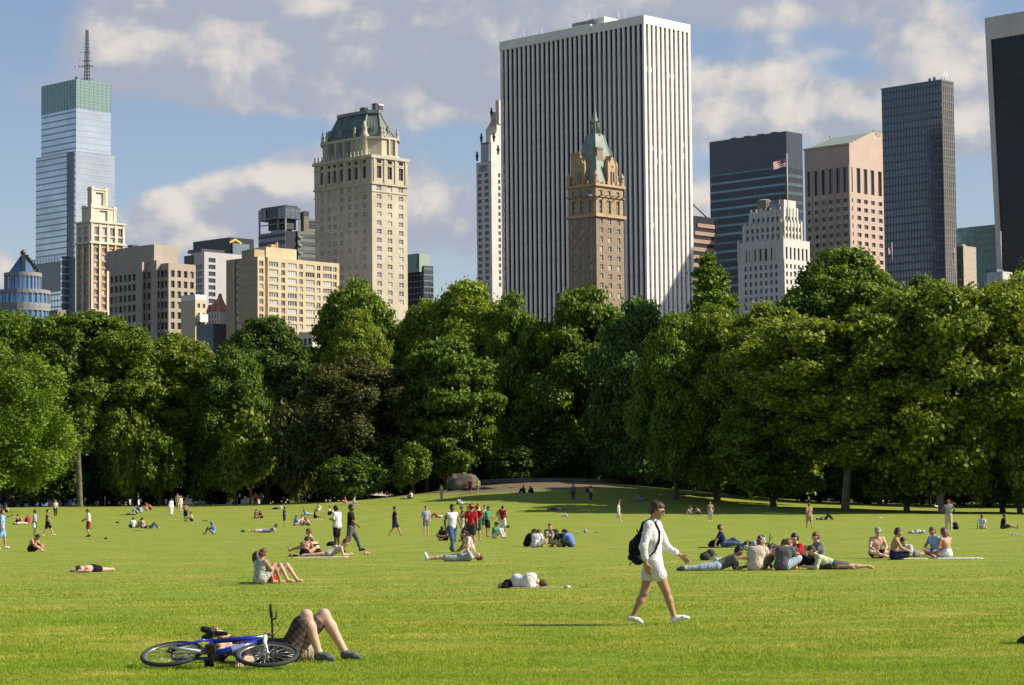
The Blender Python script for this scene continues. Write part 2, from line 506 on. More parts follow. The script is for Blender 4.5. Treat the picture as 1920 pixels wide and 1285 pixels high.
# ------------------------------------------------------------------ the skyline; all of it stands on one street grid
BR = atan2(0.719, 0.695)          # bearing of the avenues seen from the meadow
uR = Vector((cos(BR), sin(BR), 0)); uL = Vector((-sin(BR), cos(BR), 0))
GB = 2.6                          # ground level under the buildings
def proj(P):
    d = Vector(P) - CAM
    k = d.dot(Fv)
    return 960 + F0 * d.dot(Rv) / k, 642.5 - F0 * d.dot(Uv) / k
def bis(fn, lo, hi, n=40):
    a = fn(lo)
    for _ in range(n):
        m = (lo + hi) / 2
        if (fn(m) > 0) == (a > 0): lo = m
        else: hi = m
    return (lo + hi) / 2
class Tower:
    """local frame: +x runs along the right-hand (sunlit, west) face, +y along the left-hand (north) face, corner nearest the camera at 0,0"""
    def __init__(s, name, label, cat, x, y, D):
        c = P3(x, y, D)
        s.C = Vector((c.x, c.y, GB)); s.D = D
        s.t = thing(name, label, cat, s.C, BR)
        s.wins = 0
    def w(s, lx, ly, z): return s.C + uR * lx + uL * ly + Vector((0, 0, z))
    def z(s, y, lx=0, ly=0):
        """local height whose point over (lx,ly) is seen at pixel row y"""
        return bis(lambda z: proj(s.w(lx, ly, z))[1] - y, -30, 400)
    def sR(s, x, y, ly=0):
        """distance along the right face whose point at about row y is seen at pixel column x"""
        f = lambda q: proj(s.w(q, ly, s.z(y, q, ly)))[0] - x
        return bis(f, -150, 200, 26)
    def sL(s, x, y, lx=0):
        f = lambda q: proj(s.w(lx, q, s.z(y, lx, q)))[0] - x
        return bis(f, -150, 250, 26)
WIN = {}
GLD = glass('window_glass_dark', (0.02, 0.024, 0.03), 0.06, 0.9)
GLM = glass('window_glass', (0.10, 0.115, 0.13), 0.10, 0.9)
GLP = mat('window_blinds', (0.46, 0.45, 0.42), 0.5, 0, 0.15, 3.0, rnd=0.25)
FRW = mat('window_frame_pale', (0.55, 0.53, 0.48), 0.6)
FRD = mat('window_frame_dark', (0.06, 0.06, 0.065), 0.5)
FRB = mat('window_frame_bronze', (0.14, 0.11, 0.08), 0.5)
def window_mesh(w, h, nv, nh, fr, gl, arch=False):
    key = (round(w, 2), round(h, 2), nv, nh, fr.name, gl.name)
    if key in WIN: return WIN[key]
    mb = MB()
    mb.add([(-w / 2, 0, -h / 2), (w / 2, 0, -h / 2), (w / 2, 0, h / 2), (-w / 2, 0, h / 2)], [(0, 1, 2, 3)], 1)
    b = min(0.16, w * 0.07); d = -0.09
    mb.box(-w / 2, -w / 2 + b, d, -0.004, -h / 2, h / 2); mb.box(w / 2 - b, w / 2, d, -0.004, -h / 2, h / 2)
    mb.box(-w / 2 + b, w / 2 - b, d, -0.004, h / 2 - b, h / 2); mb.box(-w / 2 + b, w / 2 - b, d, -0.004, -h / 2, -h / 2 + b)
    for k in range(1, nv):
        x = -w / 2 + w * k / nv; mb.box(x - b * .7, x + b * .7, d - 0.01, -0.006, -h / 2 + b, h / 2 - b)
    for k in range(1, nh):
        z = -h / 2 + h * k / nh; mb.box(-w / 2 + b, w / 2 - b, d + 0.02, -0.005, z - b * .5, z + b * .5)
    WIN[key] = mb.mesh('window', [fr, gl])
    return WIN[key]
def put_windows(T, side, off, holes, depth, spec, cap=300, name='window'):
    """holes: (s,z,w,h); spec=(nv,nh,frame,[(glass,weight)...])"""
    nv, nh, fr, gls = spec
    gl_l = [g_[0] for g_ in gls]; gw = [g_[1] for g_ in gls]
    for (s_, z_, w_, h_) in holes:
        if T.wins >= cap: break
        T.wins += 1
        me = window_mesh(w_, h_, nv, nh, fr, random.choices(gl_l, gw)[0])
        if side == 'R': add_obj(name, me, T.t, (s_, off + depth, z_), (0, 0, 0))
        else: add_obj(name, me, T.t, (off + depth, s_, z_), (0, 0, -pi / 2))
def wall_face(mb, side, off, s0, s1, z0, z1, cols, rows, depth, m=0, mr=0):
    """wall sheet with real openings and reveals; cols (centre,width), rows (centre,height). returns holes"""
    cols = [c for c in sorted(cols) if c[0] - c[1] / 2 > s0 + .02 and c[0] + c[1] / 2 < s1 - .02]
    rows = [r for r in sorted(rows) if r[0] - r[1] / 2 > z0 + .02 and r[0] + r[1] / 2 < z1 - .02]
    def pt(s_, z_, d=0):
        return (s_, off + d, z_) if side == 'R' else (off + d, s_, z_)
    def quad(a, b, c, d, m_):
        vs = [a, b, c, d]
        if side == 'L': vs = vs[::-1]
        mb.add(vs, [(0, 1, 2, 3)], m_)
    S = [s0]; Z = [z0]
    for c, w in cols: S += [c - w / 2, c + w / 2]
    for r, h in rows: Z += [r - h / 2, r + h / 2]
    S.append(s1); Z.append(z1)
    holes = []
    # full-height strips between columns, and pieces between rows inside the columns
    for i in range(0, len(S) - 1, 2):
        quad(pt(S[i], z0), pt(S[i + 1], z0), pt(S[i + 1], z1), pt(S[i], z1), m)
    for i in range(1, len(S) - 1, 2):
        a, b = S[i], S[i + 1]
        for j in range(0, len(Z) - 1, 2):
            quad(pt(a, Z[j]), pt(b, Z[j]), pt(b, Z[j + 1]), pt(a, Z[j + 1]), m)
        for j in range(1, len(Z) - 1, 2):
            c, d = Z[j], Z[j + 1]
            quad(pt(a, c), pt(b, c), pt(b, c, depth), pt(a, c, depth), mr)
            quad(pt(a, d, depth), pt(b, d, depth), pt(b, d), pt(a, d), mr)
            quad(pt(a, c), pt(a, c, depth), pt(a, d, depth), pt(a, d), mr)
            quad(pt(b, c, depth), pt(b, c), pt(b, d), pt(b, d, depth), mr)
            holes.append(((a + b) / 2, (c + d) / 2, b - a, d - c))
    return holes
def block(T, r, z0, z1, m, R=None, L=None, depth=0.35, name='wall', parapet=0.0, label=None, mr=None):
    """r=(x0,x1,y0,y1). R/L = list of (cols, rows, spec) panels with (s0,s1) range, or None"""
    mb = MB(); x0, x1, y0, y1 = r
    todo = []
    for side, pan, a, b, off in (('R', R, x0, x1, y0), ('L', L, y0, y1, x0)):
        if not pan:
            wall_face(mb, side, off, a, b, z0, z1, [], [], depth)
            continue
        cols, rows, spec = pan
        todo.append((side, off, wall_face(mb, side, off, a, b, z0, z1, cols, rows, depth), spec))
    mb.add([(x1, y0, z0), (x1, y1, z0), (x1, y1, z1), (x1, y0, z1)], [(0, 1, 2, 3)])
    mb.add([(x0, y1, z0), (x1, y1, z0), (x1, y1, z1), (x0, y1, z1)], [(3, 2, 1, 0)])
    mb.add([(x0, y0, z1 - parapet), (x1, y0, z1 - parapet), (x1, y1, z1 - parapet), (x0, y1, z1 - parapet)], [(0, 1, 2, 3)])
    o = mb.build(name, [m], T.t)
    if label: o['label'] = label
    for side, off, holes, spec in todo: put_windows(T, side, off, holes, depth - 0.02, spec)
    return o
def box_part(T, name, r, z0, z1, m, parent=None, label=None):
    mb = MB(); mb.box(r[0], r[1], r[2], r[3], z0, z1)
    o = mb.build(name, [m], parent or T.t)
    if label: o['label'] = label
    return o
def rows_z(T, ys, h, lx=0, ly=0):
    return [(T.z(y, lx, ly), h) for y in ys]
def span(n, a, b, w): return [(a + (b - a) * (k + .5) / n, w) for k in range(n)]
def curtain(T, side, off, s0, s1, z0, z1, fh, bay, gl, sp, mull, sp_h=1.0, sp_name='spandrel', proud=0.12, mw=0.08, glname='glass_wall', cap=300, sphk=None):
    """glass skin with a spandrel band at each floor (one object each) and thin mullions (one joined part)"""
    mb = MB()
    if side == 'R': mb.add([(s0, off, z0), (s1, off, z0), (s1, off, z1), (s0, off, z1)], [(0, 1, 2, 3)])
    else: mb.add([(off, s0, z0), (off, s1, z0), (off, s1, z1), (off, s0, z1)], [(3, 2, 1, 0)])
    mb.build(glname, [gl], T.t)
    if sp:
        n = int((z1 - z0) / fh)
        m2 = MB()
        if side == 'R': m2.box(s0, s1, -proud, -0.003, -sp_h / 2, sp_h / 2)
        else: m2.box(-proud, -0.003, s0, s1, -sp_h / 2, sp_h / 2)
        me = m2.mesh(sp_name, [sp])
        for k in range(n):
            z = z1 - fh * (k + .5)
            if proj(T.w(0, 0, z))[1] > 640: break
            add_obj(sp_name, me, T.t, (0, off, z) if side == 'R' else (off, 0, z))
    if mull:
        m3 = MB(); nb = max(1, int(round((s1 - s0) / bay)))
        for k in range(nb + 1):
            s_ = s0 + (s1 - s0) * k / nb
            a, b = max(s0, s_ - mw / 2), min(s1, s_ + mw / 2)
            if side == 'R': m3.box(a, b, off - proud - 0.05, off - 0.005, z0, z1 - 0.01)
            else: m3.box(off - proud - 0.05, off - 0.005, a, b, z0, z1 - 0.01)
        o = m3.build('mullions', [mull], T.t); o['kind'] = 'stuff'
def shell(T, r, z0, z1, m, name='wall'):
    return box_part(T, name, r, z0, z1, m)
# stone, brick and metal
def M_(n, c, **k): return mat(n, c, **k)
LIME = M_('limestone', (0.50, 0.45, 0.345), var=0.10, scale=0.12, rough=0.9, grime=0.35)
CREAM = M_('cream_stone', (0.62, 0.56, 0.45), var=0.08, scale=0.15, rough=0.9, grime=0.25)
TANC = M_('tan_precast', (0.40, 0.345, 0.285), var=0.06, scale=0.1, rough=0.85, grime=0.15)
SANDB = M_('sand_brick', (0.56, 0.455, 0.30), var=0.08, scale=0.2, rough=0.9, grime=0.2)
BRKO = M_('orange_brick', (0.46, 0.29, 0.16), var=0.1, scale=0.3, rough=0.9)
GREYP = M_('grey_panel', (0.44, 0.43, 0.44), var=0.05, scale=0.1, rough=0.7, grime=0.15)
MARBLE = M_('white_marble', (0.76, 0.735, 0.70), var=0.06, scale=0.15, rough=0.7, grime=0.12)
WHITEST = M_('white_stone', (0.60, 0.575, 0.53), var=0.07, scale=0.15, rough=0.85, grime=0.25)
BROWNB = M_('brown_brick', (0.27, 0.21, 0.15), var=0.12, scale=0.3, rough=0.9, grime=0.3)
TERRA = M_('terracotta_stone', (0.47, 0.33, 0.195), var=0.12, scale=0.3, rough=0.85, grime=0.35)
PINK = M_('pink_granite', (0.47, 0.365, 0.30), var=0.06, scale=0.15, rough=0.7, grime=0.12)
COPPER = M_('green_copper', (0.23, 0.29, 0.255), var=0.16, scale=0.25, rough=0.6, grime=0.35)
COPPERD = M_('dark_green_copper', (0.115, 0.155, 0.15), var=0.2, scale=0.3, rough=0.55, grime=0.3)
TRAV = M_('travertine', (0.56, 0.54, 0.50), var=0.06, scale=0.1, rough=0.7, grime=0.1)
DARKM = M_('dark_metal', (0.045, 0.05, 0.06), var=0.15, scale=0.3, rough=0.4, spec=0.5)
DARKG = M_('dark_cladding', (0.030, 0.034, 0.044), var=0.15, scale=0.2, rough=0.35)
GREYM = M_('grey_metal', (0.25, 0.26, 0.27), var=0.12, scale=0.4, rough=0.5)
WHITEP = M_('white_paint', (0.72, 0.72, 0.70), rough=0.5)
GREENP = M_('green_panel', (0.27, 0.36, 0.30), var=0.06, scale=0.2, rough=0.6, grime=0.1)
ROOFC = M_('clay_roof', (0.42, 0.20, 0.13), var=0.15, scale=0.6, rough=0.85, grime=0.2)
WSPEC = (2, 2, FRW, [(GLM, 3), (GLD, 2), (GLP, 3)])
WDARK = (2, 2, FRD, [(GLD, 4), (GLM, 2), (GLP, 1)])
def roof_bits(T, items, m, name='roof_plant'):
    for it in items:
        mb = MB(); x0, x1, y0, y1, z0, z1 = it; mb.box(x0, x1, y0, y1, z0, z1)
        mb.build(name, [m], T.t)

# 1 --- tall glass tower with a green crown and a lattice mast
def b_glass_tower():
    T = Tower('glass_tower', 'tall pale blue glass tower with a green top band and a lattice mast, far left', 'skyscraper', 143, 148, 1400)
    G1 = glass('sky_glass', (0.48, 0.52, 0.555), 0.12, 0.9, 0.06, 0.05, 0.30, 0.75)
    G2 = glass('green_crown_glass', (0.20, 0.34, 0.30), 0.25, 0.6, 0.02, 0.2, 0.12, 0.3)
    G3 = glass('deep_blue_glass', (0.22, 0.38, 0.66), 0.15, 0.7, 0.03, 0.2, 0.2, 0.65)
    SP = M_('glass_tower_spandrel', (0.34, 0.39, 0.42), rough=0.35, var=0.05)
    ML = M_('glass_tower_mullion', (0.40, 0.43, 0.48), rough=0.4)
    zt = T.z(148); zg = T.z(203); zw = T.z(285); zl = T.z(470)
    a = T.sR(208, 160); b = T.sL(78, 165)
    a2 = T.sR(213, 400); b2 = T.sL(70, 400); n0 = T.sL(141, 400); n1 = T.sL(128, 400)
    shell(T, (0.4, a - .4, 0.4, b - .4), 0, zt - 0.6, GREYM)
    fh = (zg - zw) / 7.2
    curtain(T, 'R', 0, 0, a, zg, zt, fh * .5, 3, G2, SP, ML, 0.25, 'crown_rail')
    curtain(T, 'L', 0, 0, b, zg, zt, fh * .5, 3, G2, SP, ML, 0.25, 'crown_rail')
    curtain(T, 'R', 0, 0, a, zw, zg - .05, fh, 3, G1, SP, None, 0.8)
    curtain(T, 'L', 0, 0, b, zw, zg - .05, fh, 3, G1, SP, None, 0.8)
    # lower, wider body with a deep blue slot beside the corner
    shell(T, (-0.6, a2 - .3, n0, b2 - .3), 0, zw, GREYM)
    box_part(T, 'roof_terrace', (-1.0, a2, -1.0, b2), zw, zw + .4, GREYM)
    curtain(T, 'R', -1.0, -1.0, a2, 0, zw, fh, 3, G1, SP, None, 0.8)
    curtain(T, 'L', -1.0, n1, b2, 0, zw, fh, 3, G1, SP, None, 0.8)
    curtain(T, 'L', -0.98, -1.0, n0, 0, zw, fh, 3, G1, SP, None, 0.8)
    curtain(T, 'L', -0.4, n0, n1, 0, zw, fh, 2, G3, M_('blue_spandrel', (0.06, 0.12, 0.30), rough=.3), None, 0.5)
    for s_ in (n0, n1):
        mb = MB(); mb.add([(-.98, s_, 0), (-.3, s_, 0), (-.3, s_, zw), (-.98, s_, zw)], [(0, 1, 2, 3)]); mb.build('slot_side', [SP], T.t)
    # podium on the left
    b3 = T.sL(57, 480); b4 = T.sL(132, 480)
    q = -7
    zq = T.z(480, q, b4)
    shell(T, (q + .3, 0, b4, b3), 0, zq - .2, GREYM)
    curtain(T, 'L', q, b4, b3, T.z(490, q, b4), zq, 3.6, 3, G1, SP, ML, 0.8)
    box_part(T, 'podium_panel', (q - .2, q + .2, b4 + .5, b3), T.z(545, q, b4), T.z(492, q, b4), M_('podium_grey', (0.34, 0.35, 0.355), rough=.6, var=.04))
    curtain(T, 'L', q, b4, b3, 0, T.z(546, q, b4), 3.6, 3, G1, SP, ML, 0.8)
    curtain(T, 'R', b4 - .0, q, -1.0, 0, zq, 4.2, 3, G3, SP, ML, 0.9)
    # roof corner posts and the mast
    p = T.w(0, 0, 0)
    mx, my = T.sR(163, 150, 10), 10
    mb = MB(); z0 = zt - 1; z1 = T.z(57, mx, my)
    w0 = 1.3
    def corners(z):
        w_ = w0 * (1 - 0.55 * (z - z0) / (z1 - z0)); return [(mx - w_, my - w_, z), (mx + w_, my - w_, z), (mx + w_, my + w_, z), (mx - w_, my + w_, z)]
    n = 16
    for k in range(n):
        za, zb = z0 + (z1 - z0) * k / n, z0 + (z1 - z0) * (k + 1) / n
        A, B = corners(za), corners(zb)
        for i in range(4):
            mb.tube([A[i], B[i]], 0.2, 4); mb.tube([A[i], B[(i + 1) % 4]], 0.12, 4); mb.tube([B[i], B[(i + 1) % 4]], 0.12, 4)
    mb.build('mast', [DARKM], T.t)
    mb = MB()
    for zf, w_ in ((.34, 5.0), (.36, 3.5), (.12, 3.8), (.45, 3.0), (.6, 2.6)):
        zz = z0 + (z1 - z0) * zf
        mb.tube([(mx - w_ * .7, my + w_ * .7, zz), (mx + w_ * .7, my - w_ * .7, zz)], 0.18, 4)
        mb.tube([(mx - w_, my + w_, zz - .9), (mx - w_, my + w_, zz + .9)], 0.16, 4)
    mb.build('aerial', [DARKM], T.t)
    box_part(T, 'corner_beacon', (-.5, .5, -.5, .5), zt, zt + 1.3, DARKM)
b_glass_tower()

# 2 --- slim cream and orange brick tower
def b_slim():
    T = Tower('apartment_tower', 'slim cream and orange brick tower with stepped white top before the glass tower', 'tower', 170, 416, 1050)
    ytop = 416; zA = T.z(416); zB = T.z(388); zC = T.z(353)
    a = T.sR(233, 420); b = T.sL(144.5, 420)
    rows = rows_z(T, [468 + 13.2 * k for k in range(10)], 2.1)
    sp = (3, 1, FRW, [(GLM, 3), (GLP, 2), (GLD, 1)])
    bay = span(4, 1.0, a - .2, 2.6); bayL = span(2, 0.8, b - .5, 2.4)
    z1 = T.z(455)
    block(T, (0, a, 0, b), 0, z1, BRKO, (bay, rows, sp), (bayL, rows, sp), 0.5)
    rows2 = [(T.z(432), 3.6), (T.z(447), 2.2)]
    block(T, (-.25, a + .25, -.25, b + .2), z1, zA, CREAM, (bay, rows2, sp), (bayL, rows2, sp), 0.6)
    # white piers and cornices
    for k in range(5):
        s_ = 1.0 - .55 + (a - 1.2) * k / 4
        box_part(T, 'pier', (s_ - .45, s_ + .45, -.55, -.26), 0, zA + .5, CREAM)
    for k in range(3):
        s_ = .5 + (b - 1.0) * k / 2
        box_part(T, 'pier', (-.55, -.26, s_ - .45, s_ + .45), 0, zA + .5, CREAM)
    for zz in (z1, zA):
        box_part(T, 'cornice', (-.9, a + .6, -.9, b + .4), zz - .3, zz + .5, CREAM)
    x0 = 0; 
    rB = (1.0, T.sR(220, 395), 1.0, T.sL(151, 395))
    rC = (2.2, T.sR(207, 360), 2.2, T.sL(157.5, 360))
    pn = (1, 1, FRW, [(M_('pale_stone_panel', (0.55, 0.56, 0.52)), 1)])
    block(T, rB, zA, zB, CREAM, ([((rB[0] + rB[1]) / 2, 4.2)], [((zA + zB) / 2, (zB - zA) * .7)], pn), None, 0.8)
    block(T, rC, zB, zC, CREAM, ([((rC[0] + rC[1]) / 2, 4.2)], [((zC + zB) / 2, (zC - zB) * .72)], pn), ([((rC[2] + rC[3]) / 2, 2.2)], [((zC + zB) / 2, (zC - zB) * .6)], pn), 0.8)
    for (r_, zz) in ((rB, zB), (rC, zC)):
        box_part(T, 'cornice', (r_[0] - .4, r_[1] + .4, r_[2] - .4, r_[3] + .4), zz - .2, zz + .5, CREAM)
        for (cx, cy) in ((r_[0], r_[2]), (r_[1] - 1.1, r_[2]), (r_[0], r_[3] - 1.1)):
            box_part(T, 'corner_pier', (cx - .25, cx + 1.2, cy - .25, cy + 1.2), zz - 7, zz + 1.2, CREAM)
    # spreading white base and the small tan block at its foot
    zb = T.z(582)
    sp2 = (2, 2, FRD, [(GLD, 1)])
    block(T, (-1.2, a - 5, -1.2, b + 1.5), 0, zb, CREAM, (span(4, 0, a - 6, 1.5), rows_z(T, [590], 3.0), sp2), None, 0.5)
b_slim()
T = Tower('rooftop_annex', 'plain tan block just above the trees at the foot of the slim cream tower', 'building', 191, 598, 980)
shell(T, (0, T.sR(216, 600), 0, 8), 0, T.z(598), TANC)
T = Tower('rooftop_house', 'small brown brick roof house between the blue cone and the slim tower', 'building', 108, 581, 980)
shell(T, (0, T.sR(124, 585), 0, T.sL(92, 585)), 0, T.z(581), BROWNB)
# 3 --- round tower with a blue glass cone
def b_cone():
    D = 1000; x = 43
    c = P3(x, 500, D)
    t = thing('round_tower', 'round tower with stone tiers and a pointed blue glass cone, at the left edge', 'tower', (c.x, c.y, GB))
    zf = lambda y: P3(x, y, D).z - GB
    r = lambda px: px / F0 * D
    gl = glass('cone_glass', (0.10, 0.24, 0.46), 0.16, 0.8, 0.03, 0.3, 0.25, 0.35)
    st = M_('grey_stone', (0.27, 0.275, 0.28), grime=.2)
    tiers = [(r(50), 0, zf(546)), (r(34), zf(546), zf(513))]
    for i, (ra, z0, z1) in enumerate(tiers):
        mb = MB(); mb.lathe([(ra - .5, z0), (ra - .5, z1)], 28); mb.build('glass_drum', [gl], t)
        mb = MB()
        for q in (z1,) + ((z1 - 5.6, z1 - 7.2) if i == 0 else ()):
            mb.lathe([(ra - .6, q - 1.5), (ra + .25, q - 1.5), (ra + .3, q), (ra - .6, q)], 28, cap=False)
        mb.build('stone_band', [st], t)
        for k in range(28):
            a = 2 * pi * k / 28 + .1
            if sin(a) > 0.35: continue
            mb = MB(); mb.box(-.18, .18, -.2, .2, max(z0, z1 - 30), z1 - 1.5)
            add_obj('pilaster', MESH_C.setdefault(('pil', i), mb.mesh('pilaster', [st])), t, (ra * cos(a), ra * sin(a), 0), (0, 0, a))
    z0, z1 = zf(513), zf(478)
    mb = MB(); mb.lathe([(r(26), z0), (r(15), z0 + (z1 - z0) * .45), (.4, z1)], 16); mb.build('cone_roof', [gl], t)
    for k in range(16):
        a = 2 * pi * k / 16
        mb = MB(); mb.tube([(r(26.5) * cos(a), r(26.5) * sin(a), z0), (r(15.5) * cos(a), r(15.5) * sin(a), z0 + (z1 - z0) * .45), (.5 * cos(a), .5 * sin(a), z1)], .16, 4); mb.build('roof_rib', [GREYM], t)
    mb = MB(); mb.lathe([(.1, z1 - .5), (1.0, z1 + .3), (1.2, z1 + 1.1), (.6, z1 + 1.9), (.1, z1 + 2.2)], 10, sm=True); mb.build('finial', [DARKM], t)
    for a in (-.15, 0.9, -1.3):
        for k in range(6):
            u = k / 6; rr = r(27) * (1 - u) + .6; zz = z0 + (z1 - z0) * u * .93 + .4
            mb = MB(); mb.box(-.7, .7, -.7, .7, 0, 1.3)
            add_obj('roof_block', MESH_C.setdefault('rb', mb.mesh('roof_block', [DARKM])), t, (rr * cos(a), rr * sin(a), zz), (0, 0, a))
MESH_C = {}
b_cone()
# 4 --- tan precast office block
def b_tan():
    T = Tower('office_block', 'tan precast office block with square dark windows and a plain tall penthouse', 'office building', 316, 493, 900)
    zt = T.z(493); a = T.sR(367, 500); b = T.sL(205, 505)
    ys = [512.5 + 19.6 * k for k in range(8)]
    rows = rows_z(T, ys, 2.55)
    sp = (2, 2, FRB, [(GLD, 5), (GLM, 2), (GLP, 1)])
    cols = span(4, .5, a - .3, 1.75)
    e = [T.sL(q, 540) for q in (302, 292, 275, 264)]   # projecting shafts
    cl = span(2, 0.6, e[0] + .6, 1.9) + span(2, e[1], e[2], 1.9) + span(7, e[3], b, 1.9)
    block(T, (0, a, 0, b), 0, zt, TANC, (cols, rows, sp), (cl, rows, sp), 0.7)
    for (p, q) in ((e[0], e[1]), (e[2], e[3])):
        block(T, (-2.2, .2, p, q), 0, zt + 1.2, TANC, ([(-1.0, .9)], rows, (1, 2, FRB, [(GLD, 1)])), None, 0.5, name='shaft')
    T2z = T.z(466)
    r = (3, T.sR(366, 472, 12), 9, T.sL(219, 475, 3))
    # penthouse set back behind the corner
    c0 = T.sL(289, 470, 1.2)
    shell(T, (1.2, a - .3, c0, c0 + 24), zt, T.z(458, 1.2, c0), TANC, 'penthouse')
    box_part(T, 'penthouse_step', (1.0, a * .8, c0 + 24, c0 + 30), zt, T.z(470, 1, c0 + 24), TANC)
    roof_bits(T, [(3, 6, c0 + 16, c0 + 19, T.z(458, 1.2, c0), T.z(458, 1.2, c0) + 1.2)], DARKM)
b_tan()
# 5 --- grey block with dark window stripes, dark glass block behind it
def b_dark_top():
    T = Tower('office_building', 'low dark glass building top with a gold chevron emblem', 'office building', 431, 445, 1300)
    zt = T.z(445); a = T.sR(476, 450); b = T.sL(362, 455)
    shell(T, (0, a, 0, b), 0, zt, DARKG)
    gl = glass('teal_grey_glass', (0.22, 0.30, 0.36), 0.2, 0.8, 0.02, .2, .1, .3)
    x0, x1 = T.sR(434, 465), T.sR(465, 465)
    box_part(T, 'glass_bay', (x0, x1, -1.2, -.02), T.z(482), T.z(456), gl)
    mb = MB(); z = T.z(452); xm = T.sR(441, 450); 
    for k in (-1, 1):
        mb.add([(xm, -.5, z + 1.5), (xm, -.5, z + .3), (xm + k * 4.2, -.5, z - 1.4), (xm + k * 4.2, -.5, z - .4), (xm, -.1, z + 1.5), (xm, -.1, z + .3), (xm + k * 4.2, -.1, z - 1.4), (xm + k * 4.2, -.1, z - .4)],
               [(0, 1, 2, 3), (4, 7, 6, 5), (0, 3, 7, 4), (1, 5, 6, 2), (2, 6, 7, 3)])
    mb.build('emblem', [M_('gold_paint', (0.75, 0.45, 0.12), rough=.4)], T.t)
    T = Tower('office_building', 'grey panelled office building with columns of wide dark windows', 'office building', 383, 472, 1080)
    zt = T.z(472); a = T.sR(467, 480); b = T.sL(358, 478)
    ys = [487 + 12.8 * k for k in range(11)]
    rows = rows_z(T, ys, 2.0)
    sp = (3, 1, FRD, [(GLD, 1)])
    c = T.sR(397.5, 500); w_ = T.sR(404, 500) - T.sR(391, 500)
    block(T, (0, a, 0, b), 0, zt, GREYP, ([(c, w_)], rows, sp), ([(b * .52, b * .84)], rows[1:], sp), .5)
    roof_bits(T, [(-.2, a * .5, 1.5, b + 2, zt, zt + 1.5)], DARKM, 'parapet')
    shell(T, (-.4, 2, b * .8, b + 4.5), zt - 6, zt - 1, DARKG, 'dark_penthouse')
b_dark_top()
# 6 --- small buildings in the gap
def b_gap():
    T = Tower('small_building', 'small cream house with a white top storey between the office block and the clay roof', 'building', 366, 553, 840)
    sp = (2, 1, FRD, [(GLM, 1), (GLD, 1)])
    a = T.sR(387, 570)
    block(T, (0, a, 0, 8), 0, T.z(562), M_('cream_render', (0.60, 0.50, 0.33)), (span(2, .5, a, 1.1), rows_z(T, [573, 590, 606], 1.5), sp), None, .3)
    shell(T, (0, a, 0, 8), T.z(562), T.z(552), WHITEP, 'top_storey')
    box_part(T, 'white_box', (a * .2, a * .9, -1.5, -.01), T.z(604), T.z(589), WHITEP)
    T = Tower('chateau_house', 'grey building with a steep clay-red hipped roof beside the sand-coloured apartments', 'building', 412, 585, 860)
    a = T.sR(426, 590); b = T.sL(386, 590); z0 = T.z(583); z1 = T.z(558)
    sp = (1, 1, FRW, [(GLD, 1)])
    block(T, (0, a, 0, b), 0, z0, GREYP, None, (span(5, .3, b, .6), rows_z(T, [592, 604], 1.8), sp), .4)
    mb = MB(); mb.frustum((-.4, a + .4, -.4, b + .4), z0, (1.6, a - 1.2, 1.2, 3.2), z1); mb.build('roof', [ROOFC], T.t)
    mb = MB(); mb.frustum((1.6, a - 1.2, 1.2, 3.2), z1, (2.2, a - 1.8, 1.6, 2.6), z1 + 1.6); mb.build('roof_cap', [ROOFC], T.t)
    for k in range(2):
        mb = MB(); mb.frustum((-.6, .8, 2.2 + 3.2 * k, 3.4 + 3.2 * k), z0 + .4, (-.3, .8, 2.7 + 3.2 * k, 2.9 + 3.2 * k), z0 + 2.6); mb.build('dormer', [ROOFC], T.t)
    T = Tower('office_building', 'low dark slate-clad building just above the trees below the clay roof', 'building', 400, 610, 820)
    shell(T, (0, T.sR(424, 615), 0, T.sL(368, 612)), 0, T.z(607), M_('slate', (0.13, 0.15, 0.17), rough=.5))
b_gap()
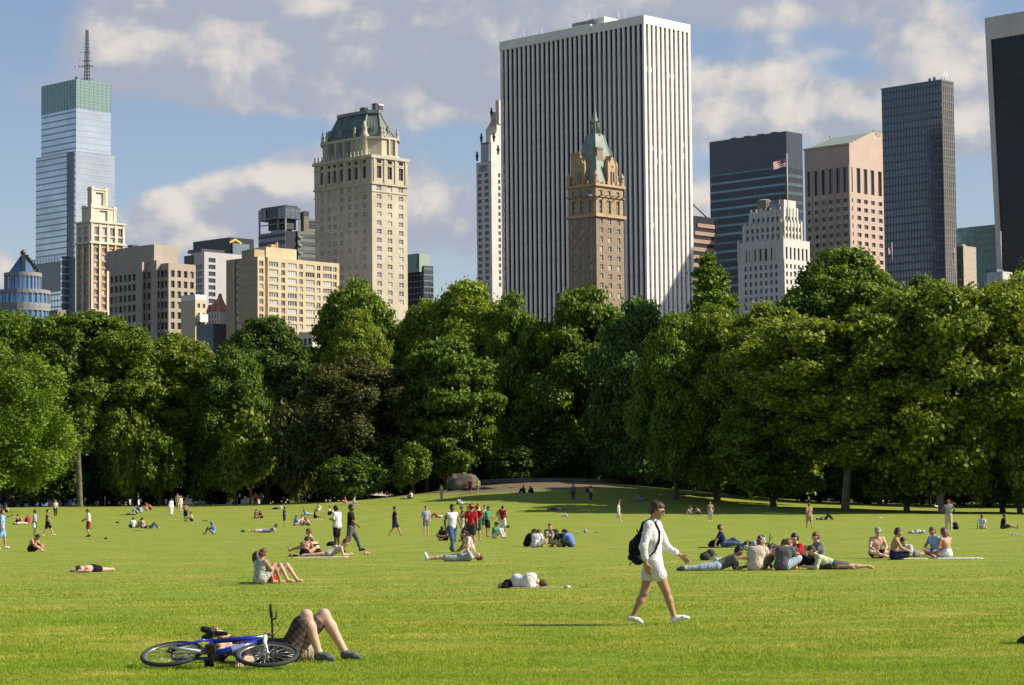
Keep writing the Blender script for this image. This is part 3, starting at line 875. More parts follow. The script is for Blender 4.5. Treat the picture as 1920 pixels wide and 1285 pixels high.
# 7 --- sand brick apartment block
def b_apart():
    T = Tower('apartment_block', 'sand-coloured brick apartment block with wide sunlit windows, blank brown left side', 'apartment building', 483, 481, 800)
    zt = T.z(481); a = T.sR(636, 490); b = T.sL(424, 488)
    n1, n2 = T.sR(497, 520), T.sR(502, 520)
    ys = [493.5 + 14.35 * k for k in range(11)]
    z1 = rows_z(T, ys, 1.75)
    pw = (T.sR(522, 520) - T.sR(504.5, 520)) * .98; pn = pw * .40
    sw = (4, 1, FRW, [(GLM, 4), (GLP, 4), (GLD, 2)]); sn = (2, 1, FRW, [(GLM, 3), (GLP, 2), (GLD, 3)])
    mb = MB()
    wide = [(T.sR(x, 520), pw) for x in (513, 548, 581.5, 614)]
    nar = [(T.sR(x, 520), pn) for x in (531, 564.5, 597.5, 628)]
    h = wall_face(mb, 'R', 0, n2, a, 0, zt, wide + nar, z1, .35)
    h0 = wall_face(mb, 'R', 0, 0, n1, 0, zt, [(T.sR(490, 520), pn * 1.1)], z1, .35)
    wall_face(mb, 'R', 1.6, n1, n2, 0, zt, [], [], .35)
    mb.add([(n1, 0, 0), (n1, 1.6, 0), (n1, 1.6, zt), (n1, 0, zt)], [(0, 1, 2, 3)]); mb.add([(n2, 1.6, 0), (n2, 0, 0), (n2, 0, zt), (n2, 1.6, zt)], [(0, 1, 2, 3)])
    s0, s1 = T.sL(447, 520), T.sL(440, 520)
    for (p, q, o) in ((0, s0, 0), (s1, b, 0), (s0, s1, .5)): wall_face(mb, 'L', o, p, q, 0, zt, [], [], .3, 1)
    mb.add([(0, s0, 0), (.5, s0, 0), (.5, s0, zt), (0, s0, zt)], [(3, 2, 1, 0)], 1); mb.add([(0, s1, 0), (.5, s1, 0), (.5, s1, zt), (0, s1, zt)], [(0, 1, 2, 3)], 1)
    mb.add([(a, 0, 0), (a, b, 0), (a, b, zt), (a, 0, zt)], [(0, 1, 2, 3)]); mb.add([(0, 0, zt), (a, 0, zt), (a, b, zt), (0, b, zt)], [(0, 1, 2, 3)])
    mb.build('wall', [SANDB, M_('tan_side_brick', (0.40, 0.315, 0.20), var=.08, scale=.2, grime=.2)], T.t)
    put_windows(T, 'R', 0, [q for q in h if q[2] > pn * 1.5], .3, sw)
    put_windows(T, 'R', 0, [q for q in h + h0 if q[2] <= pn * 1.5], .3, sn)
    put_windows(T, 'L', 0, [((s0 + s1) / 2, z_, (s1 - s0) * .9, 2.2) for z_, _ in z1], .4, (1, 1, FRD, [(GLM, 1)]), name='stair_window')
    sband = M_('floor_band', (0.50, 0.43, 0.30))
    for z_, _ in z1:
        mb2 = MB(); mb2.box(-.06, -.004, 0, s0, -.12, .12); mb2.box(-.06, -.004, s1, b, -.12, .12)
        add_obj('floor_band', MESH_C.setdefault('apb', mb2.mesh('floor_band', [sband])), T.t, (0, 0, z_ - 1.25))
    c0 = T.sR(499, 470, 2); c1 = T.sR(556, 470, 2)
    shell(T, (c0, c1, 2, 12), zt, T.z(463, c0, 2), SANDB, 'penthouse')
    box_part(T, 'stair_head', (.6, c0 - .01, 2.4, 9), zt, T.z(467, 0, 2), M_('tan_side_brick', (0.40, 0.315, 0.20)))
    roof_bits(T, [(c0 + 4, c0 + 6, 4, 6, T.z(463, c0, 2), T.z(463, c0, 2) + 1.3), (c0 + 6.3, c0 + 7, 4, 5, T.z(463, c0, 2), T.z(463, c0, 2) + 2.2)], BRKO, 'chimney')
b_apart()
# 8 --- black high-tech block with open frames
def b_black():
    T = Tower('black_tower', 'black glass block with an open frame and rounded cap behind the apartments', 'office building', 535, 384, 1250)
    zt = T.z(384); a = T.sR(563, 388); b = T.sL(485, 392)
    gl = glass('smoked_glass', (0.08, 0.10, 0.115), 0.12, 0.9, .02, .3, .3, .2)
    z1 = T.z(409); z2 = T.z(421); z3 = T.z(433); z4 = T.z(449)
    # cap
    shell(T, (.3, a, .3, b), z1, zt - 1.0, DARKM, 'cap')
    curtain(T, 'R', 0, 0, a, z1, zt - 1.0, 3.4, 3.0, gl, GREYM, GREYM, .3, 'cap_rail')
    curtain(T, 'L', 0, 0, b * .28, z1, zt - 1.0, 3.4, 3.0, gl, GREYM, GREYM, .3, 'cap_rail')
    curtain(T, 'L', 0, b * .72, b, z1, zt - 1.0, 3.4, 3.0, gl, GREYM, GREYM, .3, 'cap_rail')
    box_part(T, 'cap_roof', (.8, a - .8, .8, b - .8), zt - 1.0, zt, DARKM)
    # hanging dark storeys
    shell(T, (1.5, a * .9, b * .1, b * .72), z2 - 2, z1 - .1, M_('charcoal_panel', (0.07, 0.075, 0.075)), 'hung_storey')
    shell(T, (1.5, a * .8, b * .2, b * .62), z3, z2 - 2.1, gl, 'glazed_storey')
    for (px_, py_) in ((.3, .3), (a - .3, .3), (.3, b - .3), (.3, b * .28)):
        box_part(T, 'column', (px_ - .35, px_ + .35, py_ - .35, py_ + .35), z3, z1, GREYM)
    for zz in (z3 + 4, z3 + 7.5):
        box_part(T, 'frame_beam', (0.1, .7, .7, b - .7), zz, zz + .5, GREYM)
        box_part(T, 'frame_beam', (.7, a - .7, 0.1, .7), zz + 3, zz + 3.5, GREYM)
    shell(T, (.3, a, .3, b), 0, z3, DARKG)
    curtain(T, 'L', 0, 0, b, z3 - 40, z3, 3.8, 3.0, gl, DARKG, GREYM, 1.9, 'spandrel')
    a2 = T.sR(592, 440)
    a1 = T.sR(557, 440)
    shell(T, (a1, a2, -.6, b * .6), 0, T.z(433, a1, -.6), M_('olive_grey_panel', (0.15, 0.15, 0.125)), 'right_wing')
    for k in range(11):
        z_ = T.z(441, a1, -.6) - 4.1 * k
        box_part(T, 'wing_window', (a1 + 2.6, a2, -.9, -.62), z_ - 1.1, z_ + .9, gl)
        box_part(T, 'balcony', (a1, a1 + 2.4, -1.6, -.62), z_ - 1.6, z_ - .7, GREYM)
    x0 = T.sR(572, 400); x1 = T.sR(582, 400)
    shell(T, (x0, x1, 1, 5), T.z(433), T.z(393), M_('olive_grey_panel', (0.15, 0.15, 0.125)), 'lift_tower')
    box_part(T, 'lift_tower_cap', (x0 + .6, x1 - .2, .8, 3), T.z(400), T.z(391.5), DARKM)
    shell(T, (x1 + .1, a2 + 2, 1, 8), T.z(433), T.z(411, x1, 1), M_('olive_grey_panel', (0.15, 0.15, 0.125)), 'upper_wing')
    for k in range(3): box_part(T, 'louvre', (x1 + .5, a2 + 2, .6, .98), T.z(414 + 5 * k, x1, 1) - .8, T.z(414 + 5 * k, x1, 1), DARKM)
b_black()

# 9 --- limestone hotel tower with a copper mansard
def octo(x0, x1, y0, y1, c): return [(x0 + c, y0), (x1 - c, y0), (x1, y0 + c), (x1, y1 - c), (x1 - c, y1), (x0 + c, y1), (x0, y1 - c), (x0, y0 + c)]
def oct_part(T, name, p0, z0, p1, z1, m, label=None):
    n = len(p0); mb = MB()
    vs = [(x, y, z0) for x, y in p0] + [(x, y, z1) for x, y in p1]
    fs = [(i, (i + 1) % n, n + (i + 1) % n, n + i) for i in range(n)] + [tuple(n + i for i in range(n)), tuple(range(n))[::-1]]
    mb.add(vs, fs); return mb.build(name, [m], T.t)
def b_hotel():
    T = Tower('hotel_tower', 'limestone hotel tower with a steep green copper mansard roof', 'skyscraper', 697, 293, 845)
    zt = T.z(293); a = T.sR(763, 300); b = T.sL(590, 306)
    z_band = T.z(343)
    ys = [351 + 16.35 * k for k in range(14)]
    rows = rows_z(T, ys, 1.75)
    sp = (2, 2, FRW, [(GLM, 3), (GLP, 3), (GLD, 2)])
    colsR = [(T.sR(x, 420), 2.2) for x in (711, 731, 752)]
    colsL = [(T.sL(x, 420), 1.75) for x in (604, 618, 628.5, 641, 656, 668.5, 684)]
    block(T, (0, a, 0, b), 0, z_band, LIME, (colsR, rows, sp), (colsL, rows, sp), .3)
    rt = [(T.z(321), 4.4)]; rs = [(T.z(301.5), 1.2)]
    spt = (2, 3, FRB, [(GLD, 3), (GLM, 1)])
    block(T, (-.15, a + .15, -.15, b + .15), z_band, zt, LIME, (colsR, rt + rs, spt), (colsL, rt + rs, spt), .6, name='upper_wall')
    for zz, e, h in ((z_band, .45, .7), (T.z(358), .25, .4), (zt, .7, 1.1), (T.z(306), .3, .3)):
        box_part(T, 'cornice', (-e, a + e, -e, b + e), zz - h / 2, zz + h / 2, LIME)
    # pilasters between the tall windows
    for s_ in [(-.0) + k for k in (1.0, (colsR[0][0] + colsR[1][0]) / 2, (colsR[1][0] + colsR[2][0]) / 2, a - .8)]:
        box_part(T, 'pilaster', (s_ - .5, s_ + .5, -.5, -.16), z_band + .4, zt - .7, LIME)
    for k in range(len(colsL) - 1):
        s_ = (colsL[k][0] + colsL[k + 1][0]) / 2
        box_part(T, 'pilaster', (-.5, -.16, s_ - .4, s_ + .4), z_band + .4, zt - .7, LIME)
    for k in range(16):
        s_ = 1 + (b - 1.5) * k / 15
        mb = MB(); mb.lathe([(.22, 0), (.4, .4), (.15, 1.0), (.3, 1.3), (.05, 2.0)], 6); add_obj('urn', MESH_C.setdefault('urn', mb.mesh('urn', [LIME])), T.t, (-.4, s_, zt + .6))
    # setback storey, chamfered corners
    i0 = 3.2
    xr = T.sR(746, 280, i0 + 4.6); yl = T.sL(607, 290, i0 + 4.6)
    zs = T.z(260, i0 + 2, i0 + 2)
    ch = 4.6
    p = octo(i0, xr, i0, yl, ch)
    oct_part(T, 'setback_storey', p, zt + .6, p, zs, LIME)
    pe = octo(i0 - .6, xr + .6, i0 - .6, yl + .6, ch)
    oct_part(T, 'cornice', pe, zs, pe, zs + .9, LIME); oct_part(T, 'cornice', pe, zt + .6, pe, zt + 1.6, LIME)
    for s_ in (yl * .45, yl * .58, yl * .71):
        me = window_mesh(2.1, 5.6, 2, 3, FRB, GLD); add_obj('window', me, T.t, (i0 - .03, s_, (zt + zs) / 2 + .6), (0, 0, -pi / 2))
    for s_ in (yl * .385, yl * .515, yl * .645, yl * .775):
        box_part(T, 'column', (i0 - .8, i0 - .1, s_ - .35, s_ + .35), zt + 1.6, zs, LIME)
    xm = (i0 + xr) / 2 + 1.0
    add_obj('window', window_mesh(1.6, 5.0, 2, 3, FRW, GLM), T.t, (xm, i0 - .03, (zt + zs) / 2 + .8))
    for s_ in (xm - 1.5, xm + 1.5): box_part(T, 'column', (s_ - .35, s_ + .35, i0 - .7, i0 - .1), zt + 1.6, zs, LIME)
    # round corner turret and finials
    mb = MB(); mb.lathe([(1.0, 0), (1.35, 1), (1.35, 7), (1.7, 7.6), (1.2, 8.2), (.9, 10), (1.1, 10.5), (.2, 13)], 12, sm=True)
    tur = mb.mesh('turret', [LIME])
    for (px_, py_) in ((i0 + ch * .1, i0 + ch * .98),):
        add_obj('turret', tur, T.t, (px_, py_, zt + 1.0))
    mb = MB(); mb.lathe([(.55, 0), (.75, .5), (.45, 1.2), (.6, 2.2), (.25, 3.0), (.35, 3.6), (.05, 4.6)], 8); fin = mb.mesh('finial', [LIME])
    for (px_, py_) in ((i0, i0 + ch), (i0 + ch, i0), (xr - ch, i0), (i0, yl - ch), (i0, yl * .8), (xr - .3, i0 + ch), (i0 + ch + 1, i0 - .2), (i0, yl * .36)):
        add_obj('finial', fin, T.t, (px_, py_, zs + .6), None, (1, 1, .95))
    # mansard
    j0 = i0 + 1.0; q0 = octo(j0 - .4, xr - .8, j0 - .4, yl - .9, ch)
    zr = T.z(207, j0 + 5, j0 + 5); 
    xr2 = T.sR(717, 215, j0 + 6.2); yl2 = T.sL(636, 215, j0 + 6.2)
    k0 = j0 + 3.2
    q1 = octo(k0, xr2 - 1, k0, yl2, 3.0)
    qm = [tuple(a_ * .55 + b_ * .45 for a_, b_ in zip(u, v)) for u, v in zip(q0, q1)]
    qm = [(x * 1.0, y) for x, y in qm]
    oct_part(T, 'roof', q0, zs + .9, q1, zr - 1.2, COPPERD)
    cr = octo(k0 - .5, xr2 - .5, k0 - .5, yl2 + .5, 3.1)
    oct_part(T, 'roof_crest', cr, zr - 1.2, cr, zr, COPPER)
    for i in range(8):
        mb = MB(); mb.tube([(q0[i][0], q0[i][1], zs + .9), (q1[i][0], q1[i][1], zr - 1.2)], .34, 6); mb.build('hip_rib', [COPPER], T.t)
    # standing seams
    mb = MB()
    for i in (0, 7, 6):
        A0, B0 = q0[i], q0[(i + 1) % 8]; A1, B1 = q1[i], q1[(i + 1) % 8]
        L_ = math.dist(A0, B0); n = max(2, int(L_ / 1.2))
        for k in range(1, n):
            u = k / n
            mb.tube([(A0[0] * (1 - u) + B0[0] * u, A0[1] * (1 - u) + B0[1] * u, zs + 1), (A1[0] * (1 - u) + B1[0] * u, A1[1] * (1 - u) + B1[1] * u, zr - 1.3)], .09, 4)
    o = mb.build('roof_seams', [COPPER], T.t); o['kind'] = 'stuff'
    for (px_, py_, rot) in ((j0 + .4, yl * .40, -pi / 2), (j0 + .4, yl * .62, -pi / 2), (j0 + .4, yl * .8, -pi / 2), (xm, j0 + .4, 0), (j0 + ch * .5 + .2, j0 + ch * .5 + .2, -pi / 4)):
        mb = MB(); mb.box(-.8, .8, -.3, 1.8, 0, 2.0); mb.add([(-1, -.4, 2), (1, -.4, 2), (0, -.4, 3), (-1, 1.8, 2), (1, 1.8, 2), (0, 1.8, 3)], [(0, 1, 2), (0, 2, 5, 3), (1, 4, 5, 2)])
        d_ = add_obj('dormer', MESH_C.setdefault('dor', mb.mesh('dormer', [COPPER])), T.t, (px_, py_, zs + 2.2), (0, 0, rot))
        add_obj('dormer_window', window_mesh(.9, 1.2, 1, 1, FRW, GLD), d_, (0, -.33, 1.0))
    x0 = (k0 + xr2) / 2; 
    box_part(T, 'roof_plant', (x0 - 1.5, x0 - .1, k0 + 1, k0 + 3), zr, zr + 2.6, DARKM)
    box_part(T, 'roof_plant', (x0 + .2, x0 + 2.2, k0 + 1, k0 + 3), zr, zr + 1.9, DARKM)
    box_part(T, 'water_tank', (x0 + .0, x0 + 2.4, k0 + .8, k0 + 3.2), zr + 1.92, zr + 2.5, WHITEP)
    box_part(T, 'roof_plant', (k0 + 1, k0 + 3, yl2 * .45, yl2 * .45 + 2.4), zr, zr + 1.5, DARKM)
    for k in range(5): box_part(T, 'antenna', (k0 + 1, k0 + 1.12, yl2 * .3 + 3 * k, yl2 * .3 + .12 + 3 * k), zr, zr + 1.8, GREYM)
b_hotel()
# 10 --- green block behind the hotel
def b_green():
    T = Tower('green_block', 'green block with a thin mast above a black gridded facade, beside the hotel tower', 'building', 795, 497, 1300)
    a = T.sR(812, 500); b = T.sL(752, 497)
    shell(T, (.2, a - .2, .2, b), 0, T.z(498) - .3, DARKG)
    curtain(T, 'R', 0, 0, a, 0, T.z(498), 3.3, 2.6, GLD, M_('grid_line', (0.30, 0.33, 0.32)), M_('grid_line', (0.30, 0.33, 0.32)), .35)
    curtain(T, 'L', 0, 0, b, 0, T.z(498), 3.3, 2.6, GLD, M_('grid_line', (0.30, 0.33, 0.32)), M_('grid_line', (0.30, 0.33, 0.32)), .35)
    shell(T, (-2.5, 5, 1.0, b), T.z(510), T.z(475, -2.5, 1), GREENP, 'green_storeys')
    mb = MB(); xx = -2.8; yy = T.sL(782, 470, xx)
    mb.tube([(xx, yy, T.z(502)), (xx, yy, T.z(468))], [.35, .2], 6); mb.build('mast', [GREYM], T.t)
b_green()
# 11 --- cream tower behind the striped one
def b_cream():
    T = Tower('art_deco_tower', 'narrow cream tower with stepped shoulders and dark statues, half behind the striped tower', 'tower', 921, 302, 1200)
    zt = T.z(302); a = T.sR(948, 302); b = T.sL(893, 304)
    ys = [327 + 12.1 * k for k in range(19)]
    rows = rows_z(T, ys, 1.9)
    sp = (2, 2, FRB, [(GLD, 2), (GLM, 2)])
    block(T, (0, a, 0, b), 0, zt, WHITEST, None, ([(T.sL(q, 400), 2.6) for q in (900, 913)], rows, sp), .5)
    add_obj('window', window_mesh(5.5, 3.0, 3, 1, FRB, GLM), T.t, (-.03, T.sL(906, 314), T.z(314)), (0, 0, -pi / 2))
    for k, y in enumerate(ys[:18]):
        add_obj('window', window_mesh(1.5, 1.9, 1, 2, FRB, GLD), T.t, (T.sR(936.5, 400), -.03, T.z(y)))
    yl = T.sL(901.5, 290, 2); z2 = T.z(262, 2, 2)
    shell(T, (2, a, 2, yl), zt, z2 - 1, WHITEST, 'second_tier')
    # tall arched window bay
    s0, s1 = T.sL(919, 280, 2), T.sL(907, 280, 2)
    box_part(T, 'bay_window', (1.2, 1.98, s0, s1), zt + .5, z2 - 2, glass('bay_glass', (.12, .18, .25), .1, .9, .02, .3, .2, .3))
    box_part(T, 'bay_hood', (.9, 2.2, s0 - .4, s1 + .4), z2 - 2, z2 - 1.2, COPPERD)
    for s_ in (s0, s1, (s0 + s1) / 2): box_part(T, 'bay_mullion', (1.0, 1.19, s_ - .2, s_ + .2), zt + .5, z2 - 2, WHITEST)
    yl3 = T.sL(911, 250, 5); z3 = T.z(242, 5, 5); z4 = T.z(220, 5, 5)
    shell(T, (5, a + 6, 5, yl3), z2 - 1, z3, WHITEST, 'third_tier')
    mb = MB(); ym = T.sL(926, 222, 5)
    vs = [(5, 5, z3), (a + 6, 5, z3), (a + 6, yl3, z3), (5, yl3, z3), (5, 5, z4 + 3), (a + 6, 5, z4 + 3), (a + 6, ym, z4), (5, ym, z4)]
    mb.add(vs, [(0, 1, 5, 4), (1, 2, 6, 5), (2, 3, 7, 6), (3, 0, 4, 7), (4, 5, 6, 7)]); mb.build('shoulder', [WHITEST], T.t)
    xs_ = 5.6
    box_part(T, 'top_pylon', (xs_, xs_ + 6, T.sL(935.5, 200, xs_), T.sL(929, 200, xs_)), z4 - 4, T.z(190, xs_, 5), WHITEST)
    mb = MB(); mb.lathe([(.5, 0), (.6, 1.6), (.9, 2.6), (.5, 3.4), (.55, 4.2), (.1, 4.9)], 7); st = mb.mesh('statue', [DARKM])
    for (x, y, lx) in ((894.5, 302, .5), (902.5, 268, 2), (921.5, 220, 5), (926, 266, 2), (934, 290, -.5)):
        ly = T.sL(x, y, lx); add_obj('statue', st, T.t, (lx, ly, T.z(y, lx, ly)))
b_cream()
# 12 --- the striped white marble tower
def b_striped():
    T = Tower('marble_tower', 'huge slab tower striped with white marble piers and dark glass', 'skyscraper', 1207, 28, 900)
    zt = T.z(28); a = T.sR(1294, 40); b = T.sL(938, 84)
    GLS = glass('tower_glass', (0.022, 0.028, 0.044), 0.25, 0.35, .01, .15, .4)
    SPD = M_('tower_spandrel', (0.035, 0.04, 0.055), rough=.4, var=.1)
    shell(T, (1.6, a - 1.6, 1.6, b - 1.6), 0, zt - .5, DARKG, 'core')
    hb = zt - T.z(44)                       # top band
    nR, nL = 10, 30
    pitchR = a / (nR + .35); pitchL = b / (nL + .35)
    curtain(T, 'R', .66, 0.9, a - .9, 0, zt - hb, 3.9, 3, glass('tower_glass_sun_tint', (0.17, 0.155, 0.14), .25, .4, .01, .15, .4), M_('tower_spandrel_sun_tint', (0.11, 0.10, 0.09), rough=.5), None, .9)  # brightness of the sunlit west gaps put into lighter glass and spandrel colours
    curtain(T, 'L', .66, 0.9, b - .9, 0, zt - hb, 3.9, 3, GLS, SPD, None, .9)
    pw = 1.22
    def pier(w_, d_):
        mb = MB()
        # chamfered pier: broad face, splayed cheeks
        p = [(-w_ / 2 + .10, -d_), (w_ / 2 - .10, -d_), (w_ / 2, -d_ + .2), (w_ / 2, 0), (-w_ / 2, 0), (-w_ / 2, -d_ + .2)]
        n = 6; z0, z1 = 0, zt - hb + .02
        mb.add([(x, y, z0) for x, y in p] + [(x, y, z1) for x, y in p], [(i, (i + 1) % n, n + (i + 1) % n, n + i) for i in range(n)])
        return mb.mesh('pier', [MARBLE])
    pr = pier(1.50, .62); pl = pier(1.12, .62)
    for k in range(nR + 1):
        add_obj('pier', pr, T.t, (pw / 2 + (a - pw) * k / nR, .66, 0))
    step = T.sL(1109, 60)
    for k in range(nL + 1):
        s_ = pw / 2 + (b - pw) * k / nL
        add_obj('pier', pl, T.t, (.66 - (.35 if s_ > step - .6 else 0), s_, 0), (0, 0, -pi / 2))
    # band at the top, stepped forward on the left part
    box_part(T, 'top_band', (-.05, a + .05, -.05, step), zt - hb, zt, MARBLE)
    box_part(T, 'top_band', (-.6, a + .05, step, b + .05), zt - hb, zt + .35, MARBLE)
    # open plant floors behind the piers
    zo = T.z(84)
    for k in range(nL):
        s_ = pw / 2 + (b - pw) * (k + .5) / nL
        mb = MB(); mb.box(-.02, .05, -(b - pw) / nL / 2 + pw / 2 + .05, (b - pw) / nL / 2 - pw / 2 - .05, zo, zt - hb - .02)
        add_obj('louvre_bay', MESH_C.setdefault('lbl', mb.mesh('louvre_bay', [M_('plant_floor_dark', (0.008, 0.008, 0.01), rough=.9)])), T.t, (.60, s_, 0))
    for k in range(nR):
        s_ = pw / 2 + (a - pw) * (k + .5) / nR
        mb = MB(); mb.box(-(a - pw) / nR / 2 + pw / 2 + .05, (a - pw) / nR / 2 - pw / 2 - .05, -.02, .05, zo, zt - hb - .02)
        add_obj('louvre_bay', MESH_C.setdefault('lbr', mb.mesh('louvre_bay', [M_('plant_floor_dark', (0.008, 0.008, 0.01), rough=.9)])), T.t, (s_, .60, 0))
    # cream blinds in a few office windows
    warm = M_('cream_blind', (0.62, 0.55, 0.36))
    for (y, k) in ((128, 0), (128, 1), (133, 5), (133, 6), (280, 3), (282, 8), (276, 1), (300, 2), (420, 1), (360, 6), (260, 8), (308, 5)):
        s_ = pw / 2 + (a - pw) * (k + .5) / nR
        add_obj('blind', MESH_C.setdefault('bl', (lambda m: (m.box(-.72, .72, -.03, .03, -1.0, 1.0), m.mesh('blind', [warm]))[1])(MB())), T.t, (s_, .55, T.z(y)))
    # roof house and aerials
    box_part(T, 'roof_house', (3, a - 5, step - 4, step + 4), zt, zt + 3.2, MARBLE)
    box_part(T, 'roof_rail', (2, 2.3, step, step + 12), zt + 1.2, zt + 2.6, GREYM)
    for k in range(22):
        yy = random.choice([random.uniform(step - 12, step + 8), random.uniform(b * .5, b * .97)]); xx = random.uniform(2, 9)
        h_ = random.uniform(2.5, 8.5) if yy < step + 9 else random.uniform(1.5, 5)
        mb = MB(); mb.tube([(xx, yy, zt), (xx, yy, zt + h_)], [.10, .05], 4); mb.build('aerial', [WHITEP], T.t)
b_striped()
# 13 --- brown hotel tower with the gothic copper spire
def b_spire():
    T = Tower('spired_tower', 'slender brown brick tower with gabled terracotta crown and a green copper spire', 'skyscraper', 1117, 346, 800)
    zt = T.z(346); a = T.sR(1169, 380); b = T.sL(1065, 380)
    zb = T.z(403)
    rows = rows_z(T, [413 + 17.3 * k for k in range(9)], 1.75)
    sp = (2, 2, FRW, [(GLD, 4), (GLM, 2), (GLP, 2)])
    cR = [(T.sR(x, 450), 1.65) for x in (1127.5, 1143.5, 1160)]; cL = [(T.sL(x, 450), 1.45) for x in (1076, 1091, 1107)]
    block(T, (0, a, 0, b), 0, zb, BROWNB, (cR, rows, sp), (cL, rows, sp), .35)
    r2 = [(T.z(386), 4.6), (T.z(360), 1.7)]
    block(T, (0.1, a - .1, 0.1, b - .1), zb, zt, M_('upper_brown_stone', (0.36, 0.265, 0.165), var=.12, scale=.3, grime=.3), (cR, r2, (2, 3, FRW, [(GLD, 2), (GLM, 1)])), (cL, r2, (2, 3, FRW, [(GLD, 1)])), .5, name='upper_wall')
    for zz, e, h_ in ((zb, .7, 1.0), (zt, .6, .8), (T.z(367), .35, .3)): box_part(T, 'cornice', (-e, a + e, -e, b + e), zz - h_ / 2, zz + h_ / 2, TERRA)
    for k in range(5):
        s_ = a * (k + .5) / 5
        mb = MB(); mb.tube([(0, -.2, 0), (0, -2.4, .35)], [.3, .1], 5); add_obj('gargoyle', MESH_C.setdefault('garg', mb.mesh('gargoyle', [GREYM])), T.t, (s_, -.3, T.z(367)))
        s_ = b * (k + .5) / 5
        add_obj('gargoyle', MESH_C['garg'], T.t, (-.3, s_, T.z(367)), (0, 0, -pi / 2))
    cx, cy = a / 2, b / 2
    zl = T.z(246); zc = T.z(222); zp = T.z(192)
    # copper roof: steep concave pyramid to the lantern
    def sq(h): return [(cx - h, cy - h), (cx + h, cy - h), (cx + h, cy + h), (cx - h, cy + h)]
    hs = [(a * .44, zt + .4), (a * .34, zt + (zl - zt) * .35), (a * .235, zt + (zl - zt) * .68), (a * .15, zl)]
    for (h0, z0), (h1, z1) in zip(hs[:-1], hs[1:]):
        oct_part(T, 'roof', sq(h0), z0, sq(h1), z1, COPPER)
    mb = MB()
    for i in range(4):
        pts = [(sq(h)[i][0], sq(h)[i][1], z) for h, z in hs]; mb.tube(pts, .22, 5)
    mb.build('hip_rib', [M_('pale_copper', (0.30, 0.44, 0.38), grime=.2)], T.t)
    mb = MB(); mb.lathe([(2.2, zl - .6), (2.5, zl), (2.5, zl + .4), (1.3, zl + .5), (1.2, zc), (1.5, zc + .2), (1.0, zc + .6), (.12, zp), (.05, zp + 1.5)], 8, (cx, cy)); mb.build('spire', [COPPER], T.t)
    for k in range(8):
        an = 2 * pi * k / 8
        mb = MB(); mb.tube([(0, 0, zl + .4), (0, 0, zc)], .17, 5); mb.tube([(0, 0, zc), (0, 0, zc + 1.6)], [.2, .02], 5)
        add_obj('lantern_post', MESH_C.setdefault('lp', mb.mesh('lantern_post', [COPPERD])), T.t, (cx + 1.5 * cos(an), cy + 1.5 * sin(an), 0))
    # gabled dormers of warm stone, two storeys tall
    def dormer(w_, h_):
        mb = MB(); mb.box(-w_ / 2, w_ / 2, 0, 3.2, 0, h_ * .60)
        mb.add([(-w_ / 2, 0, h_ * .60), (w_ / 2, 0, h_ * .60), (0, 0, h_), (-w_ / 2, 3.2, h_ * .60), (w_ / 2, 3.2, h_ * .60), (0, 3.2, h_)], [(0, 1, 2), (3, 5, 4), (0, 2, 5, 3), (1, 4, 5, 2)])
        mb.tube([(0, .2, h_ - .5), (0, .2, h_ + 1.5)], [.3, .05], 5)
        for k in (-1, 1):
            mb.box(k * w_ / 2 - .3, k * w_ / 2 + .3, -.25, .4, 0, h_ * .70); mb.add([(k * w_ / 2 - .3, -.25, h_ * .70), (k * w_ / 2 + .3, -.25, h_ * .70), (k * w_ / 2 + .3, .4, h_ * .70), (k * w_ / 2 - .3, .4, h_ * .70), (k * w_ / 2, .1, h_ * .84)], [(0, 1, 4), (1, 2, 4), (2, 3, 4), (3, 0, 4)])
        return mb.mesh('dormer', [TERRA])
    zd = zt + .4; hd = T.z(287) - zd; wd = 4.3
    dm = dormer(wd, hd)
    for loc, rot in (((a * .60, -.1, zd), 0), ((-.1, b * .56, zd), -pi / 2), ((a * .5, b + .1, zd), pi), ((a + .1, b * .5, zd), pi / 2)):
        o = add_obj('dormer', dm, T.t, loc, (0, 0, rot))
        for k in (-.62, .62): add_obj('lancet_window', window_mesh(.75, hd * .36, 1, 3, FRB, GLD), o, (k, -.02, hd * .26))
        add_obj('rose_window', window_mesh(.7, .7, 1, 1, TERRA, GLD), o, (0, -.02, hd * .62))
    # chimneys and corner turrets
    def chim(name, x0, x1, y0, y1, z1, m):
        box_part(T, name, (x0, x1, y0, y1), zd, z1, m); box_part(T, name + '_cap', (x0 - .2, x1 + .2, y0 - .2, y1 + .2), z1, z1 + .6, m)
    q0 = T.sL(1089, 310, .6); q1 = T.sL(1070, 310, .6)
    chim('chimney', .8, 3.2, q0 + 1.2, q1, T.z(292, .6, q1), TERRA)
    q0, q1 = T.sR(1120.5, 300, 2), T.sR(1131, 300, 2)
    chim('chimney', q0, q1, 2.2, 4.2, T.z(279, q0, 2), BROWNB)
    mb = MB(); mb.lathe([(.75, 0), (.75, 2.6), (.95, 2.9), (.1, 4.6)], 8); tu = mb.mesh('corner_turret', [TERRA])
    for (x, y) in ((.3, .3), (a - .3, .3), (.3, b - .3), (a - .3, b - .3)): add_obj('corner_turret', tu, T.t, (x, y, zd))
    for k in range(6):
        for (lx, ly) in ((a * (k + .5) / 6, -.35), (-.35, b * (k + .5) / 6)):
            box_part(T, 'merlon', (lx - .4, lx + .4, ly - .2, ly + .2), zt + .4, zt + 1.5, TERRA)
b_spire()
